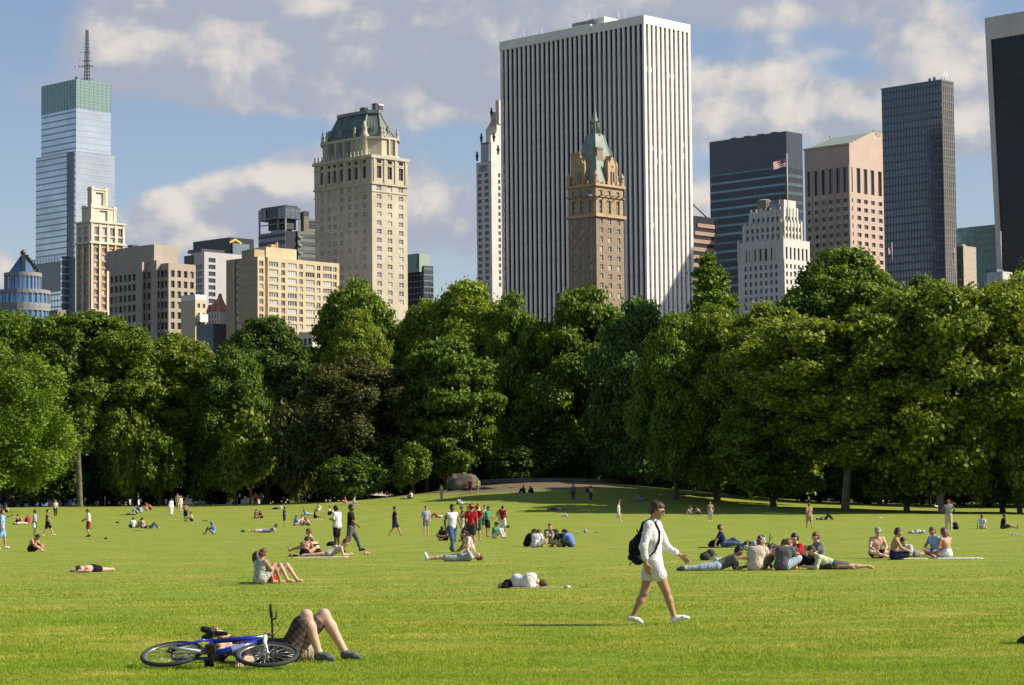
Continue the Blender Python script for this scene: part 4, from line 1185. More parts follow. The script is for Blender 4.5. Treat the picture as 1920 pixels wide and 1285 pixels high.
# 14 --- banded brown building glimpsed beside the striped tower
def b_banded():
    T = Tower('banded_building', 'brown building with curved bands, glimpsed between the striped tower and the dark blue one', 'building', 1296, 400, 1150)
    a = T.sR(1340, 420); zt = T.z(400)
    brd = M_('brown_band', (0.34, 0.235, 0.185)); gl = GLD
    shell(T, (0.5, a, 0.5, 20), 0, zt - 1, DARKG)
    for k in range(14):
        z_ = zt - 1.5 - 3.9 * k
        ins = max(0, 7 - 2.2 * k)
        o = box_part(T, 'band', (ins, a, 0 if k > 0 else 2, 20), z_ - .95, z_ + .95, brd)
    mb = MB(); x0 = T.sR(1301, 378); mb.tube([(1, 1, T.z(379)), (T.sR(1333, 408), 1, T.z(408))], .35, 5)
    mb.tube([(1, 1, T.z(379)), (1, 1, zt - 4)], .3, 5); mb.build('roof_jib', [DARKM], T.t)
b_banded()
# 15 --- dark blue tower with lit glass strips
def b_darkblue():
    T = Tower('dark_tower', 'dark blue-black slab tower with thin teal window bands and a blank top', 'skyscraper', 1474, 246, 1250)
    zt = T.z(246); a = T.sR(1504, 250); b = T.sL(1330, 266)
    cl = glass('navy_cladding', (0.035, 0.042, 0.060), .3, .6, .01, .2, .15, .0)
    shell(T, (0, a, 0, b), 0, zt, cl)
    te = glass('teal_strip_glass', (0.09, 0.17, 0.215), .14, .8, .04, .12, .45, .3)
    zs = T.z(312); n = 17
    ph = (T.z(312) - T.z(312 + 16.4)) 
    mb = MB(); mb.box(-.16, -.004, .6, b - .6, -.6, .6); st = mb.mesh('window_band', [te])
    mb = MB(); mb.box(.6, a - .6, -.16, -.004, -.85, .85); str_ = mb.mesh('window_band', [glass('dark_strip_glass', (0.05, 0.075, 0.08), .15, .9, .03, .15, .6)])
    m5 = MB()
    for k in range(n):
        z_ = zs - ph * k
        add_obj('window_band', st, T.t, (0, 0, z_)); add_obj('window_band', str_, T.t, (0, 0, z_))
    nb = 36
    for k in range(nb + 1): m5.box(-.26, -.17, .6 + (b - 1.3) * k / nb, .75 + (b - 1.3) * k / nb, 0, zs + 1)
    for k in range(9): m5.box(.6 + (a - 1.3) * k / 8, .75 + (a - 1.3) * k / 8, -.26, -.17, 0, zs + 1)
    o = m5.build('mullions', [DARKM], T.t); o['kind'] = 'stuff'
    for k in range(4): box_part(T, 'roof_plant', (2, 4, 8 + 9 * k, 12 + 9 * k), zt, zt + .9, DARKM)
b_darkblue()
# 16 --- white stepped building
def b_white():
    T = Tower('stepped_building', 'white stone building with stepped setbacks and roof tank, before the dark blue tower', 'building', 1470, 448, 700)
    z1 = T.z(448); a = T.sR(1518, 455); b = T.sL(1383, 456)
    rows = rows_z(T, [498.5 + 14.7 * k for k in range(7)], 1.35) + [(T.z(474), 3.6)]
    sp = (1, 2, FRD, [(GLD, 4), (GLM, 1)])
    cL = [(T.sL(1398 + 9.6 * k, 500), .95) for k in range(7)]; cR = [(T.sR(1475.5 + 7.5 * k, 500), .85) for k in range(6)]
    block(T, (0, a, 0, b), 0, z1, WHITEST, (cR, rows, sp), (cL, rows, sp), .35)
    def tier(dx, xr, xl, yt_, z0, yw, nR, nL):
        ar = T.sR(xr, yt_ + 8, dx); bl = T.sL(xl, yt_ + 10, dx); zt_ = T.z(yt_, dx, dx)
        rw = [(T.z(y, dx, dx), 1.3) for y in yw]
        block(T, (dx, ar, dx, bl), z0, zt_, WHITEST, (span(nR, dx + .5, ar - .5, .85), rw, sp), (span(nL, dx + 1, bl - 1, .9), rw, sp), .35)
        # serrated parapet of little piers
        for k in range(nL + 1):
            s_ = dx + 1 + (bl - dx - 2) * k / nL; box_part(T, 'parapet_pier', (dx - .25, dx - .01, s_ - .3, s_ + .3), z0, zt_ + .7, WHITEST)
        for k in range(nR + 1):
            s_ = dx + .5 + (ar - dx - 1) * k / nR; box_part(T, 'parapet_pier', (s_ - .3, s_ + .3, dx - .25, dx - .01), z0, zt_ + .7, WHITEST)
        return zt_
    z2 = tier(.5, 1504, 1392, 416, z1, (428, 441), 5, 7)
    z3 = tier(1.2, 1496, 1404, 392, z2, (409,), 4, 6)
    for k in range(8):
        s_ = .4 + (b - .8) * k / 7; box_part(T, 'parapet_pier', (-.25, -.01, s_ - .35, s_ + .35), z1 - 6, z1 + .7, WHITEST)
    ar = T.sR(1480, 380, 1.6); bl = T.sL(1425, 385, 1.6)
    box_part(T, 'tank_house', (1.8, 7.5, T.sL(1470, 380, 1.8), T.sL(1462, 380, 1.8)), z3, T.z(375, 1.8, 2), WHITEST)
    TK = M_('weathered_tank', (0.24, 0.21, 0.17), grime=.4)
    mb = MB(); q = T.sL(1433, 385, 5); mb.lathe([(2.1, z3), (2.1, T.z(377, 5, q)), (1.4, T.z(374.5, 5, q))], 14, (5, q)); mb.build('water_tank', [TK], T.t)
    box_part(T, 'roof_plant', (3, 8, T.sL(1461, 380, 3), T.sL(1442, 380, 3)), z3, T.z(376.5, 3, 4), GREYM)
    box_part(T, 'tank_house', (6, 9, T.sL(1462, 380, 6), T.sL(1442, 380, 6)), z3, T.z(374.5, 6, 6), TK)
    # flagpole
    p = T.w(3.2, .6, 0)
    return T
TW = b_white()
def flagpole(label, x, ytop, ybase, D, flag=None, fl=None, r=.12):
    p0 = P3(x, ybase, D); p1 = P3(x, ytop, D)
    t = thing('flagpole', label, 'flagpole', p0, BR)
    h = p1.z - p0.z
    mb = MB(); mb.tube([(0, 0, 0), (0, 0, h)], [r, r * .6], 8); mb.lathe([(.02, h), (r * 1.6, h + r), (.02, h + 2.6 * r)], 8, sm=True); mb.build('pole', [WHITEP], t)
    if fl:
        L_, Hh, dz, droop = fl
        nx_, nz_ = 14, 8; V = []; F = []; MI = []
        ang = pi - BR + .15
        for i in range(nx_ + 1):
            for j in range(nz_ + 1):
                u = i / nx_; v = j / nz_
                wv = .28 * sin(u * 7 + v * 1.5) * u * Hh * .4
                V.append((cos(ang) * u * L_ - sin(ang) * wv, sin(ang) * u * L_ + cos(ang) * wv, h - dz - Hh * v - droop * u ** 1.2))
        for i in range(nx_):
            for j in range(nz_):
                a_ = i * (nz_ + 1) + j; F.append((a_, a_ + 1, a_ + nz_ + 2, a_ + nz_ + 1))
                MI.append(2 if (i < 6 and j < 4) else (j % 2))
        me = mesh_np('flag', np.array(V), np.array(F), [M_('flag_red', (0.45, 0.05, 0.06)), M_('flag_white', (0.65, 0.62, 0.60)), M_('flag_blue', (0.05, 0.07, 0.22))], MI, True)
        add_obj('flag', me, t)
flagpole('white flagpole with a waving red, white and blue flag on the stepped white building', 1477.5, 290, 416, 698, True, (4.2, 2.3, 1.0, 1.3), .16)
flagpole('thin flagpole with a hanging red flag above the trees, left of the grey glass tower', 1673, 456, 492, 560, True, (.9, 1.6, .6, .5), .09)
flagpole('thin flagpole with a furled red flag at the foot of the grey glass tower', 1791, 467, 525, 560, True, (.6, 2.6, .8, .5), .1)
flagpole('bare white flagpole in front of the black tower at the right edge', 1878, 436, 505, 560, None, None, .12)
# 17 --- pink granite tower with the broken gable
def b_pink():
    T = Tower('granite_tower', 'pink granite tower with a sloping gabled top and a round notch', 'skyscraper', 1592, 270, 1150)
    z0 = T.z(270); b = T.sL(1508, 282); apex_s = T.sR(1646, 243); a = apex_s * 2; zp = T.z(243, apex_s, 0)
    zw0, zw1 = T.z(360), T.z(313)
    tall = (3, 1, FRB, [(GLD, 1), (GLM, 1)])
    g6 = (3, 1, FRB, [(GLD, 2), (GLM, 1)])
    nL = 6
    cL = span(nL, .5, b - .5, b / nL * .55)
    cR = [(T.sR(x, 400), w_) for x, w_ in ((1599, .9), (1611, 3.1), (1624, 3.1), (1637, 3.1), (1651, 3.1))]
    cR += [(a - s_, w_) for s_, w_ in cR if a - s_ > cR[-1][0] + 3.2]
    rows = rows_z(T, [375 + 15.9 * k for k in range(9)], 2.0)
    block(T, (0, a, 0, b), 0, T.z(366), PINK, (cR, rows, g6), (cL, rows, g6), .6)
    block(T, (0, a, 0, b), T.z(366), z0, PINK, (cR, [((zw0 + zw1) / 2, zw1 - zw0)], tall), (cL, [((zw0 + zw1) / 2, zw1 - zw0)], tall), .9, name='upper_wall')
    # gable with a circular bite at the apex
    rn = 3.6; zc = zp + .6
    pts = [(0, z0)]
    ang0 = pi + math.atan2(zp - z0, apex_s)
    sl_ = (zp - z0) / apex_s
    pts.append((apex_s - rn * .93, z0 + sl_ * (apex_s - rn * .93)))
    for k in range(13):
        an = pi + .12 + (pi - .24) * k / 12
        pts.append((apex_s + rn * cos(an), z0 + sl_ * apex_s - .4 + rn * sin(an)))
    pts.append((apex_s + rn * .93, z0 + sl_ * (apex_s - rn * .93))); pts.append((a, z0))
    for off, nm in ((0, 'gable'), (b - .8, 'gable')):
        n = len(pts); mb = MB()
        V = [(x, off, z) for x, z in pts] + [(x, off + .8, z) for x, z in pts]
        mb.add(V, [tuple(range(n))[::-1], tuple(range(n, 2 * n))] + [(i, i + 1, n + i + 1, n + i) for i in range(n - 1)])
        mb.build(nm, [PINK], T.t)
    # sloping copper roof between the gables
    for sgn in (0, 1):
        mb = MB()
        e0 = (0.6, z0 + .2) if sgn == 0 else (a - .6, z0 + .2); e1 = (apex_s - rn if sgn == 0 else apex_s + rn, z0 + sl_ * (apex_s - rn) - .2)
        mb.add([(e0[0], .8, e0[1]), (e1[0], .8, e1[1]), (e1[0], b - .8, e1[1]), (e0[0], b - .8, e0[1])], [(0, 1, 2, 3) if sgn == 0 else (3, 2, 1, 0)])
        mb.build('roof', [M_('sage_roof', (0.27, 0.345, 0.30), grime=.2)], T.t)
    box_part(T, 'eave', (-.4, .6, -.3, b + .3), z0 - .4, z0 + .5, PINK)
    for k in range(7):
        s_ = cL[0][0] - b / nL / 2 + b / nL * k if k < 7 else b
        if 0 < s_ < b: box_part(T, 'pier', (-.35, -.01, s_ - .35, s_ + .35), 0, zw1 + 1, PINK)
b_pink()
# 18 --- grey gridded glass tower
def b_grid():
    T = Tower('grey_glass_tower', 'tall grey glass tower with a fine window grid, right of the pink granite tower', 'skyscraper', 1765, 152, 1000)
    zt = T.z(152); a = T.sR(1787, 156); b = T.sL(1653, 166)
    G = glass('slate_glass', (0.085, 0.105, 0.135), .10, .9, .05, .08, .35, .25)
    G2 = glass('bronze_glass', (0.12, 0.105, 0.09), .12, .9, .06, .1, .45, .25)
    SP = M_('slate_spandrel', (0.12, 0.135, 0.155), rough=.4, var=.08); ML = M_('slate_mullion', (0.17, 0.185, 0.205), rough=.4)
    shell(T, (.3, a - .3, .3, b - .3), 0, zt - .2, DARKG)
    curtain(T, 'L', 0, 0, b, 0, zt, 3.35, 1.55, G, SP, ML, .9, mw=.22)
    curtain(T, 'R', 0, 0, a, 0, zt, 3.35, 1.55, G2, M_('bronze_spandrel', (0.15, 0.13, 0.115), rough=.4), ML, .9, mw=.16)
    box_part(T, 'parapet', (-.25, a + .2, -.25, b + .2), zt, zt + .7, ML)
    for (lx, ly) in ((1, 4), (2, 7)):
        box_part(T, 'roof_post', (lx, lx + .8, ly, ly + .8), zt, zt + 2.3, DARKM)
    for k in range(2):
        mb = MB(); mb.tube([(1 + k * 2, 1, zt), (4 + k * 2.2, 1, zt + 4.5)], .2, 5); mb.build('window_cleaning_arm', [WHITEP], T.t)
b_grid()
# 19 --- teal glass block
def b_teal():
    T = Tower('teal_building', 'pale teal glass building low between the grey glass tower and the black tower', 'office building', 1905, 417, 1300)
    b = T.sL(1790, 403); zt = T.z(417); 
    G = glass('teal_glass', (0.30, 0.46, 0.42), .16, .9, .10, .12, .35, .45)
    shell(T, (.3, 20, .3, b), 0, zt - .2, GREYM)
    curtain(T, 'L', 0, 0, b, 0, zt, 3.6, 2.4, G, M_('teal_spandrel', (0.25, 0.36, 0.33), rough=.4), M_('teal_mullion', (0.36, 0.45, 0.42)), .5)
b_teal()
T = Tower('small_building', 'small building, dark and plain tan, at the foot of the grey glass tower', 'building', 1806, 461, 760)
block(T, (0, T.sR(1830, 465), 0, T.sL(1794, 465)), 0, T.z(461), M_('plain_tan', (0.42, 0.35, 0.28), grime=.2), None, None)
box_part(T, 'water_tank', (1, 3.2, 1, 3), T.z(461), T.z(457), GREYM)
box_part(T, 'dark_side', (-.15, -.02, .1, T.sL(1794, 465)), 0, T.z(462), M_('dark_brick', (0.09, 0.075, 0.07)))
T = Tower('white_roof_building', 'low white-roofed building just above the trees, below the black tower', 'building', 1880, 512, 600)
shell(T, (0, T.sR(1898, 506), 0, T.sL(1850, 514)), 0, T.z(509), M_('pale_roof', (0.5, 0.5, 0.49)))
box_part(T, 'roof_house', (1, 4, T.sL(1869, 505, 1), T.sL(1849, 505, 1)), T.z(512), T.z(503), COPPERD)
# 21 --- black tower with the travertine frame
def b_black_tower():
    T = Tower('black_slab_tower', 'black glass tower framed in pale travertine, cut by the right edge of the frame', 'skyscraper', 2090, 10, 872)
    b = T.sL(1846, 34); zt = T.z(34, 0, b); zb = T.z(76, 0, b)
    G = glass('black_glass', (0.014, 0.015, 0.024), .2, .3, .02, .06, .2)
    lean = 0.030
    n = 10
    def ys_(z): return b - max(0, (zt - z)) * lean
    mb = MB()
    for k in range(n):
        za, zc = zb * k / n, zb * (k + 1) / n
        mb.add([(0.6, 1.5, za), (.6, ys_(za) - 2.2, za), (.6, ys_(zc) - 2.2, zc), (.6, 1.5, zc)], [(3, 2, 1, 0)])
    mb.build('glass_wall', [G], T.t)
    mb = MB()
    for (p, q, e) in ((0, 2.2, 0), ):
        for k in range(n):
            za, zc = zt * k / n, zt * (k + 1) / n
            A = [(0, ys_(za) - 2.2, za), (0, ys_(za), za), (14, ys_(za), za), (14, ys_(za) - 2.2, za)]
            B = [(0, ys_(zc) - 2.2, zc), (0, ys_(zc), zc), (14, ys_(zc), zc), (14, ys_(zc) - 2.2, zc)]
            mb.add(A + B, [(0, 4, 5, 1), (1, 5, 6, 2), (2, 6, 7, 3), (3, 7, 4, 0)])
    mb.build('travertine_edge', [TRAV], T.t)
    nb = 6
    for k in range(nb):
        y0 = (b - 2.2) * k / nb; y1 = (b - 2.2) * (k + 1) / nb - .12
        box_part(T, 'travertine_panel', (-.02, .9, y0, y1), zb, zt, TRAV)
    box_part(T, 'core', (1.2, 14, 1.5, b - 18), 0, zt - .5, DARKG)
    box_part(T, 'travertine_edge', (-.02, 30, -.5, 1.5), 0, zt, TRAV)
    m3 = MB()
    for k in range(1, 60):
        za = zb - 3.6 * k
        if za < 0: break
        m3.box(.5, .595, 1.6, ys_(za) - 2.3, za - .06, za + .06)
    o = m3.build('floor_lines', [DARKM], T.t); o['kind'] = 'stuff'
b_black_tower()
# 22 --- pale buildings glimpsed through gaps between crowns
T = Tower('street_building', 'white building glimpsed through the gap right of the elm crown', 'building', 222, 680, 560)
block(T, (0, T.sR(262, 690), 0, T.sL(190, 690)), 0, T.z(672), WHITEST, (span(3, .3, T.sR(262, 690), 1.0), rows_z(T, [695, 715, 735], 1.6), WDARK), (span(4, .3, T.sL(190, 690), 1.0), rows_z(T, [695, 715, 735], 1.6), WDARK))
T = Tower('street_building', 'pale building glimpsed beside the round tree below the apartment block', 'building', 586, 628, 600)
block(T, (0, T.sR(640, 640), 0, T.sL(560, 640)), 0, T.z(622), CREAM, (span(5, .3, T.sR(640, 640), 1.1), rows_z(T, [640, 655, 670], 1.6), WDARK), (span(3, .3, T.sL(560, 640), 1.1), rows_z(T, [640, 655, 670], 1.6), WDARK))
T = Tower('street_building', 'low dark roof house in front of the foot of the striped tower', 'building', 1052, 549, 700)
shell(T, (0, 2, 0, 2), 0, T.z(549), DARKM)
# ------------------------------------------------------------------ trees
def leaf_mat(name, c_dark, c_light, tr=0.30):
    m = bpy.data.materials.new(name); m.use_nodes = True
    g = NG(m.node_tree); g.n.clear()
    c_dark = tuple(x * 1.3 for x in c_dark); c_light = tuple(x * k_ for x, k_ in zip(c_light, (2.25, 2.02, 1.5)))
    out = g.add('ShaderNodeOutputMaterial')
    tc = g.add('ShaderNodeTexCoord'); geo = g.add('ShaderNodeNewGeometry'); oi = g.add('ShaderNodeObjectInfo')
    n = g.noise(tc.outputs['Object'], 0.55, 3, 0.6)
    k = g.math('ADD', g.math('MULTIPLY', geo.outputs['Random Per Island'], 0.55), g.math('MULTIPLY', n, 0.6))
    col = g.ramp(k, [(0.22, c_dark), (0.85, c_light)])
    kk = g.math('MULTIPLY_ADD', oi.outputs['Random'], 0.34, 0.83)
    cc = g.add('ShaderNodeCombineColor')
    for q in range(3): g.l.new(kk, cc.inputs[q])
    col = g.mix(1.0, col, cc.outputs[0], 'MULTIPLY')
    df = g.add('ShaderNodeBsdfPrincipled'); tr_ = g.add('ShaderNodeBsdfTranslucent')
    g.l.new(col, df.inputs['Base Color']); df.inputs['Roughness'].default_value = 0.55
    df.inputs['Specular IOR Level'].default_value = 0.25
    tcol = g.mix(1.0, col, c4((1.25, 1.2, 0.5)), 'MULTIPLY')
    g.l.new(tcol, tr_.inputs[0])
    ms = g.add('ShaderNodeMixShader'); ms.inputs[0].default_value = tr
    g.l.new(df.outputs[0], ms.inputs[1]); g.l.new(tr_.outputs[0], ms.inputs[2])
    g.l.new(ms.outputs[0], out.inputs[0])
    return m
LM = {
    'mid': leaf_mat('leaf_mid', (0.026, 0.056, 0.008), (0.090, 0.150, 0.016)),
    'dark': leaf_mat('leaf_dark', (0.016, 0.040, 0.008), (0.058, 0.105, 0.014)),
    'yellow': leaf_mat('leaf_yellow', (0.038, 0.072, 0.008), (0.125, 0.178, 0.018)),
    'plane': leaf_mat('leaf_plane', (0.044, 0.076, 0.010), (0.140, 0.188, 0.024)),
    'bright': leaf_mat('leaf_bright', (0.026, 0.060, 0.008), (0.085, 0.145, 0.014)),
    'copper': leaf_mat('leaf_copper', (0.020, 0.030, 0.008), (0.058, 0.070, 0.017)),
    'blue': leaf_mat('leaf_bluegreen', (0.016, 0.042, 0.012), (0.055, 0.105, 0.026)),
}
BARK = mat('bark', (0.085, 0.07, 0.05), 0.95, 0, 0.3, 1.2, bump=0.8, aniso=(1, 1, 0.25))
BARKP = mat('bark_plane', (0.20, 0.18, 0.125), 0.9, 0, 0.3, 0.9, (0.055, 0.048, 0.033), bump=0.6)

def crown_mesh(kind, seed, nleaf, R=8.0, H=17.0, lobes=70, leaf=0.20, lobe_r=(1.5, 2.8), flat=0.75, droop=0.0, loose=0.0, shape='round', under=0.25):
    """crown around the z axis, z from 0 (lowest leaves) to H; leaves sit on the skins of many uneven lobes"""
    r = np.random.default_rng(seed)
    cs = []; rs = []
    tries = 0
    while len(cs) < lobes and tries < 3000:
        tries += 1
        t = r.random() ** 0.85
        z = t * H
        if shape == 'round':
            prof = np.sin(np.clip((t * 0.80 + 0.20), 0, 1) * pi) ** 0.55 if t > 0.45 else 0.62 + 0.38 * (t / 0.45)
            prof = max(0.12, prof)
        elif shape == 'cone':
            prof = max(0.05, (1 - t) ** 0.85)
        elif shape == 'weep':
            prof = (0.80 + 0.2 * sin(t * pi)) if t < 0.5 else max(0.1, np.cos((t - 0.5) * pi * 0.96) ** 0.6)
        elif shape == 'vase':
            prof = 0.35 + 0.65 * min(1, t / 0.55) if t < 0.6 else max(0.15, np.sqrt(max(0, 1 - ((t - 0.6) / 0.42) ** 2)))
        a = r.random() * 2 * pi
        prof *= 0.72 + 0.52 * float(vnoise(np.array([[cos(a) * 1.3 + 7, sin(a) * 1.3 + 7, z * 0.22]]), 1.0, seed + 21)[0])
        rad = R * prof
        q = r.random() ** (0.33 if r.random() > under else 0.9)
        rr = rad * q * (0.86 + 0.28 * r.random())
        lr = r.uniform(*lobe_r) * (0.35 + 0.65 * (1 - t) if shape == 'cone' else 1)
        c = np.array([rr * cos(a), rr * sin(a), z])
        ok = True
        for c0, r0 in zip(cs[-90:], rs[-90:]):
            if np.linalg.norm(c - c0) < 0.53 * (lr + r0): ok = False; break
        if ok: cs.append(c); rs.append(lr)
    cs = np.array(cs); rs = np.array(rs)
    w = rs ** 2; w = w / w.sum()
    li = r.choice(len(cs), nleaf, p=w)
    dvec = r.normal(size=(nleaf, 3)); dvec /= np.linalg.norm(dvec, axis=1)[:, None]
    # fewer leaves on a lobe's underside
    fl = (dvec[:, 2] < -0.1) & (r.random(nleaf) < 0.6); dvec[fl, 2] *= -1
    lr = rs[li]
    # uneven radius: sub-clumps on each lobe
    sub = .6 * vnoise(dvec * 2.4 + li[:, None] * 3.1, 1.0, seed) + .4 * vnoise(dvec * 5.5 + li[:, None] * 1.7, 1.0, seed + 3)
    rad = lr * (0.45 + 0.95 * sub) * (1 - 0.22 * r.random(nleaf) ** 2 * (1 + loose))
    sc = np.array([1.0, 1.0, flat]) * (0.75 + 0.55 * r.random((len(cs), 3)))[li]
    pos = cs[li] + dvec * rad[:, None] * sc
    stray = r.random(nleaf) < 0.14
    pos = pos + dvec * (stray * r.random(nleaf) * 0.75)[:, None]
    pos += r.normal(0, 0.13 + 0.15 * loose, pos.shape)
    if droop:
        out = np.linalg.norm(pos[:, :2], axis=1) / R
        pos[:, 2] -= droop * r.random(nleaf) ** 1.5 * out * 2.2
    nrm = dvec * 0.75 + r.normal(0, 0.55, dvec.shape) + np.array([0, 0, 0.35])
    nrm /= np.linalg.norm(nrm, axis=1)[:, None]
    ref = r.normal(size=nrm.shape)
    u = np.cross(nrm, ref); u /= np.linalg.norm(u, axis=1)[:, None]
    v = np.cross(nrm, u)
    s = leaf * (0.6 + 0.8 * r.random(nleaf))
    if droop: 
        u = u * 0.35; v = v * 1.1
    U = u * s[:, None]; V = v * s[:, None]
    # bring the crown to exactly the stated radius and height
    z0, z1 = np.percentile(pos[:, 2], [0.15, 99.93]); rr_ = np.percentile(np.abs(pos[:, 0]), 99.3)
    fz = H / (z1 - z0); fr = R / rr_
    pos[:, 2] = (pos[:, 2] - z0) * fz; pos[:, :2] *= fr
    cs = cs.copy(); cs[:, 2] = (cs[:, 2] - z0) * fz; cs[:, :2] *= fr
    bend = nrm * (s * 0.35)[:, None]
    q = np.empty((nleaf, 4, 3), np.float32)
    q[:, 0] = pos - U - bend * 0.3; q[:, 1] = pos - V * 0.7 + bend * 0.3; q[:, 2] = pos + U - bend * 0.3; q[:, 3] = pos + V * 0.7 + bend * 0.3
    f = np.arange(nleaf * 4).reshape(-1, 4)
    me = mesh_np('crown_' + kind, q, f, [LM['mid']])
    return me, cs, rs
def limbs_mesh(name, seed, cs, rs, H, trunk_h, r0, m, n_l=26, fork=0.45):
    """tapered trunk rising into the crown plus limbs reaching the lobes; z=0 at the lowest leaves"""
    r = np.random.default_rng(seed + 100)
    mb = MB()
    lean = r.normal(0, 0.25, 2)
    pts = []; rad = []
    N = 9
    zt = H * 0.78
    for k in range(N):
        t = k / (N - 1)
        z = -trunk_h + (zt + trunk_h) * t
        off = lean * t * 2 + r.normal(0, 0.18, 2) * t + np.array([0.42 * sin(t * 7 + seed), 0.3 * cos(t * 6 + seed)]) * min(1, t * 3)
        pts.append((off[0], off[1], z)); rad.append(r0 * (1 - t) ** 0.8 + 0.05)
    rad[0] = r0 * 1.45
    pts.insert(1, (pts[0][0], pts[0][1], pts[0][2] + 0.7)); rad.insert(1, r0 * 1.03)
    mb.tube(pts, rad, 9)
    order = np.argsort(-rs)[:n_l]
    for i in order:
        c = cs[i]
        t0 = max(0.10, min(0.9, (c[2] * fork + trunk_h * 0.9) / (zt + trunk_h)))
        k = t0 * (len(pts) - 1); a = int(k); b = min(a + 1, len(pts) - 1)
        p0 = Vector(pts[a]).lerp(Vector(pts[b]), k - a)
        rr = max(0.06, r0 * (1 - t0) ** 0.8 * 0.55)
        p3 = Vector(c)
        p1 = p0.lerp(p3, 0.33) + Vector((r.normal(0, .3), r.normal(0, .3), 0.6))
        p2 = p0.lerp(p3, 0.68) + Vector((r.normal(0, .35), r.normal(0, .35), 0.9))
        mb.tube([p0, p1, p2, p3], [rr, rr * 0.75, rr * 0.5, 0.035], 6, cap=False)
    me = mb.mesh(name, [m])
    return me
TREES = {}
def proto(kind, seed, nleaf, trunk_h=4.0, r0=0.45, bark=BARK, n_l=26, fork=0.45, **kw):
    me, cs, rs = crown_mesh(kind, seed, nleaf, **kw)
    H = kw.get('H', 17.0)
    tm = limbs_mesh('trunk_' + kind, seed, cs, rs, H, trunk_h, r0, bark, n_l, fork)
    TREES[kind] = (me, tm, kw.get('R', 8.0), H, trunk_h)
proto('oak_a', 1, 98000, lobes=150, lobe_r=(1.0, 2.2))
proto('oak_b', 2, 98000, lobes=120, lobe_r=(1.1, 2.6))
proto('elm', 3, 88000, lobes=95, lobe_r=(1.1, 2.3), shape='vase', flat=0.8, bark=BARKP, r0=.31)
proto('plane_a', 4, 90000, lobes=190, lobe_r=(0.65, 1.5), loose=0.7, leaf=0.22, bark=BARKP, n_l=46, r0=0.33, under=0.5, fork=0.55)
proto('plane_b', 5, 90000, lobes=170, lobe_r=(0.7, 1.6), loose=0.6, leaf=0.22, bark=BARKP, n_l=46, shape='vase', r0=0.33, under=0.5, fork=0.55)
proto('locust', 6, 88000, lobes=110, lobe_r=(1.0, 2.0), leaf=0.22, loose=1.0, flat=0.5, n_l=30)
proto('weeper', 7, 84000, lobes=100, lobe_r=(1.0, 2.2), leaf=0.24, droop=1.0, loose=0.5, shape='weep', trunk_h=1.5)
proto('maple', 8, 88000, lobes=120, lobe_r=(1.2, 2.2), flat=0.42, leaf=0.26, trunk_h=1.5)
proto('spire', 9, 48000, lobes=110, lobe_r=(0.9, 1.6), shape='cone', R=5.5, H=19, leaf=0.26, trunk_h=2.5)
proto('bush', 10, 16000, lobes=26, lobe_r=(0.7, 1.4), R=3.2, H=5.5, leaf=0.20, trunk_h=0.3, r0=0.12, n_l=12)
def tree(kind, hue, x, ytop, ybot, D, half, label, name, cat='tree', group=None, rz=None, dz=0.0):
    """x: pixel column of the trunk, ytop/ybot: crown top and lowest leaves, half: half width in pixels, D: metres away"""
    me, tm, R, H, th = TREES[kind]
    p = P3(x, 950, D)
    X = p.x
    g0 = float(gz(X, D)) + dz
    zt = P3(x, ytop, D).z; zb = max(P3(x, ybot, D).z, g0 + 0.3)
    hw = half * 1.06 / F0 * D
    t = thing(name, label, cat, (X, D, g0), 0, group)
    sz = (zt - zb) / H; sx = hw / R
    if rz is None: rz = random.uniform(0, 6.28)
    c = add_obj('crown', me, t, (0, 0, zb - g0), (0, 0, rz), (sx, sx, sz))
    c.material_slots[0].link = 'OBJECT'; c.material_slots[0].material = LM[hue]
    ts = max(0.5, (zb - g0) / th)
    # the trunk mesh ends at the ground whatever the crown's height
    tk = add_obj('trunk', trunk_fit(kind, (zb - g0) / sz if sz else 1), t, (0, 0, zb - g0), (0, 0, rz), (sx, sx, sz))
    return t
TF = {}
def trunk_fit(kind, below):
    """trunk mesh variant whose foot reaches 'below' units under the crown"""
    key = (kind, round(below * 2) / 2)
    if key in TF: return TF[key]
    me = TREES[kind][1]; th = TREES[kind][4]
    m2 = me.copy()
    n = len(m2.vertices); co = np.empty(n * 3, np.float32); m2.vertices.foreach_get('co', co); co = co.reshape(-1, 3)
    neg = co[:, 2] < 0
    co[neg, 2] *= max(0.15, (key[1] + 0.5) / th)
    m2.vertices.foreach_set('co', co.ravel()); m2.update()
    TF[key] = m2
    return m2
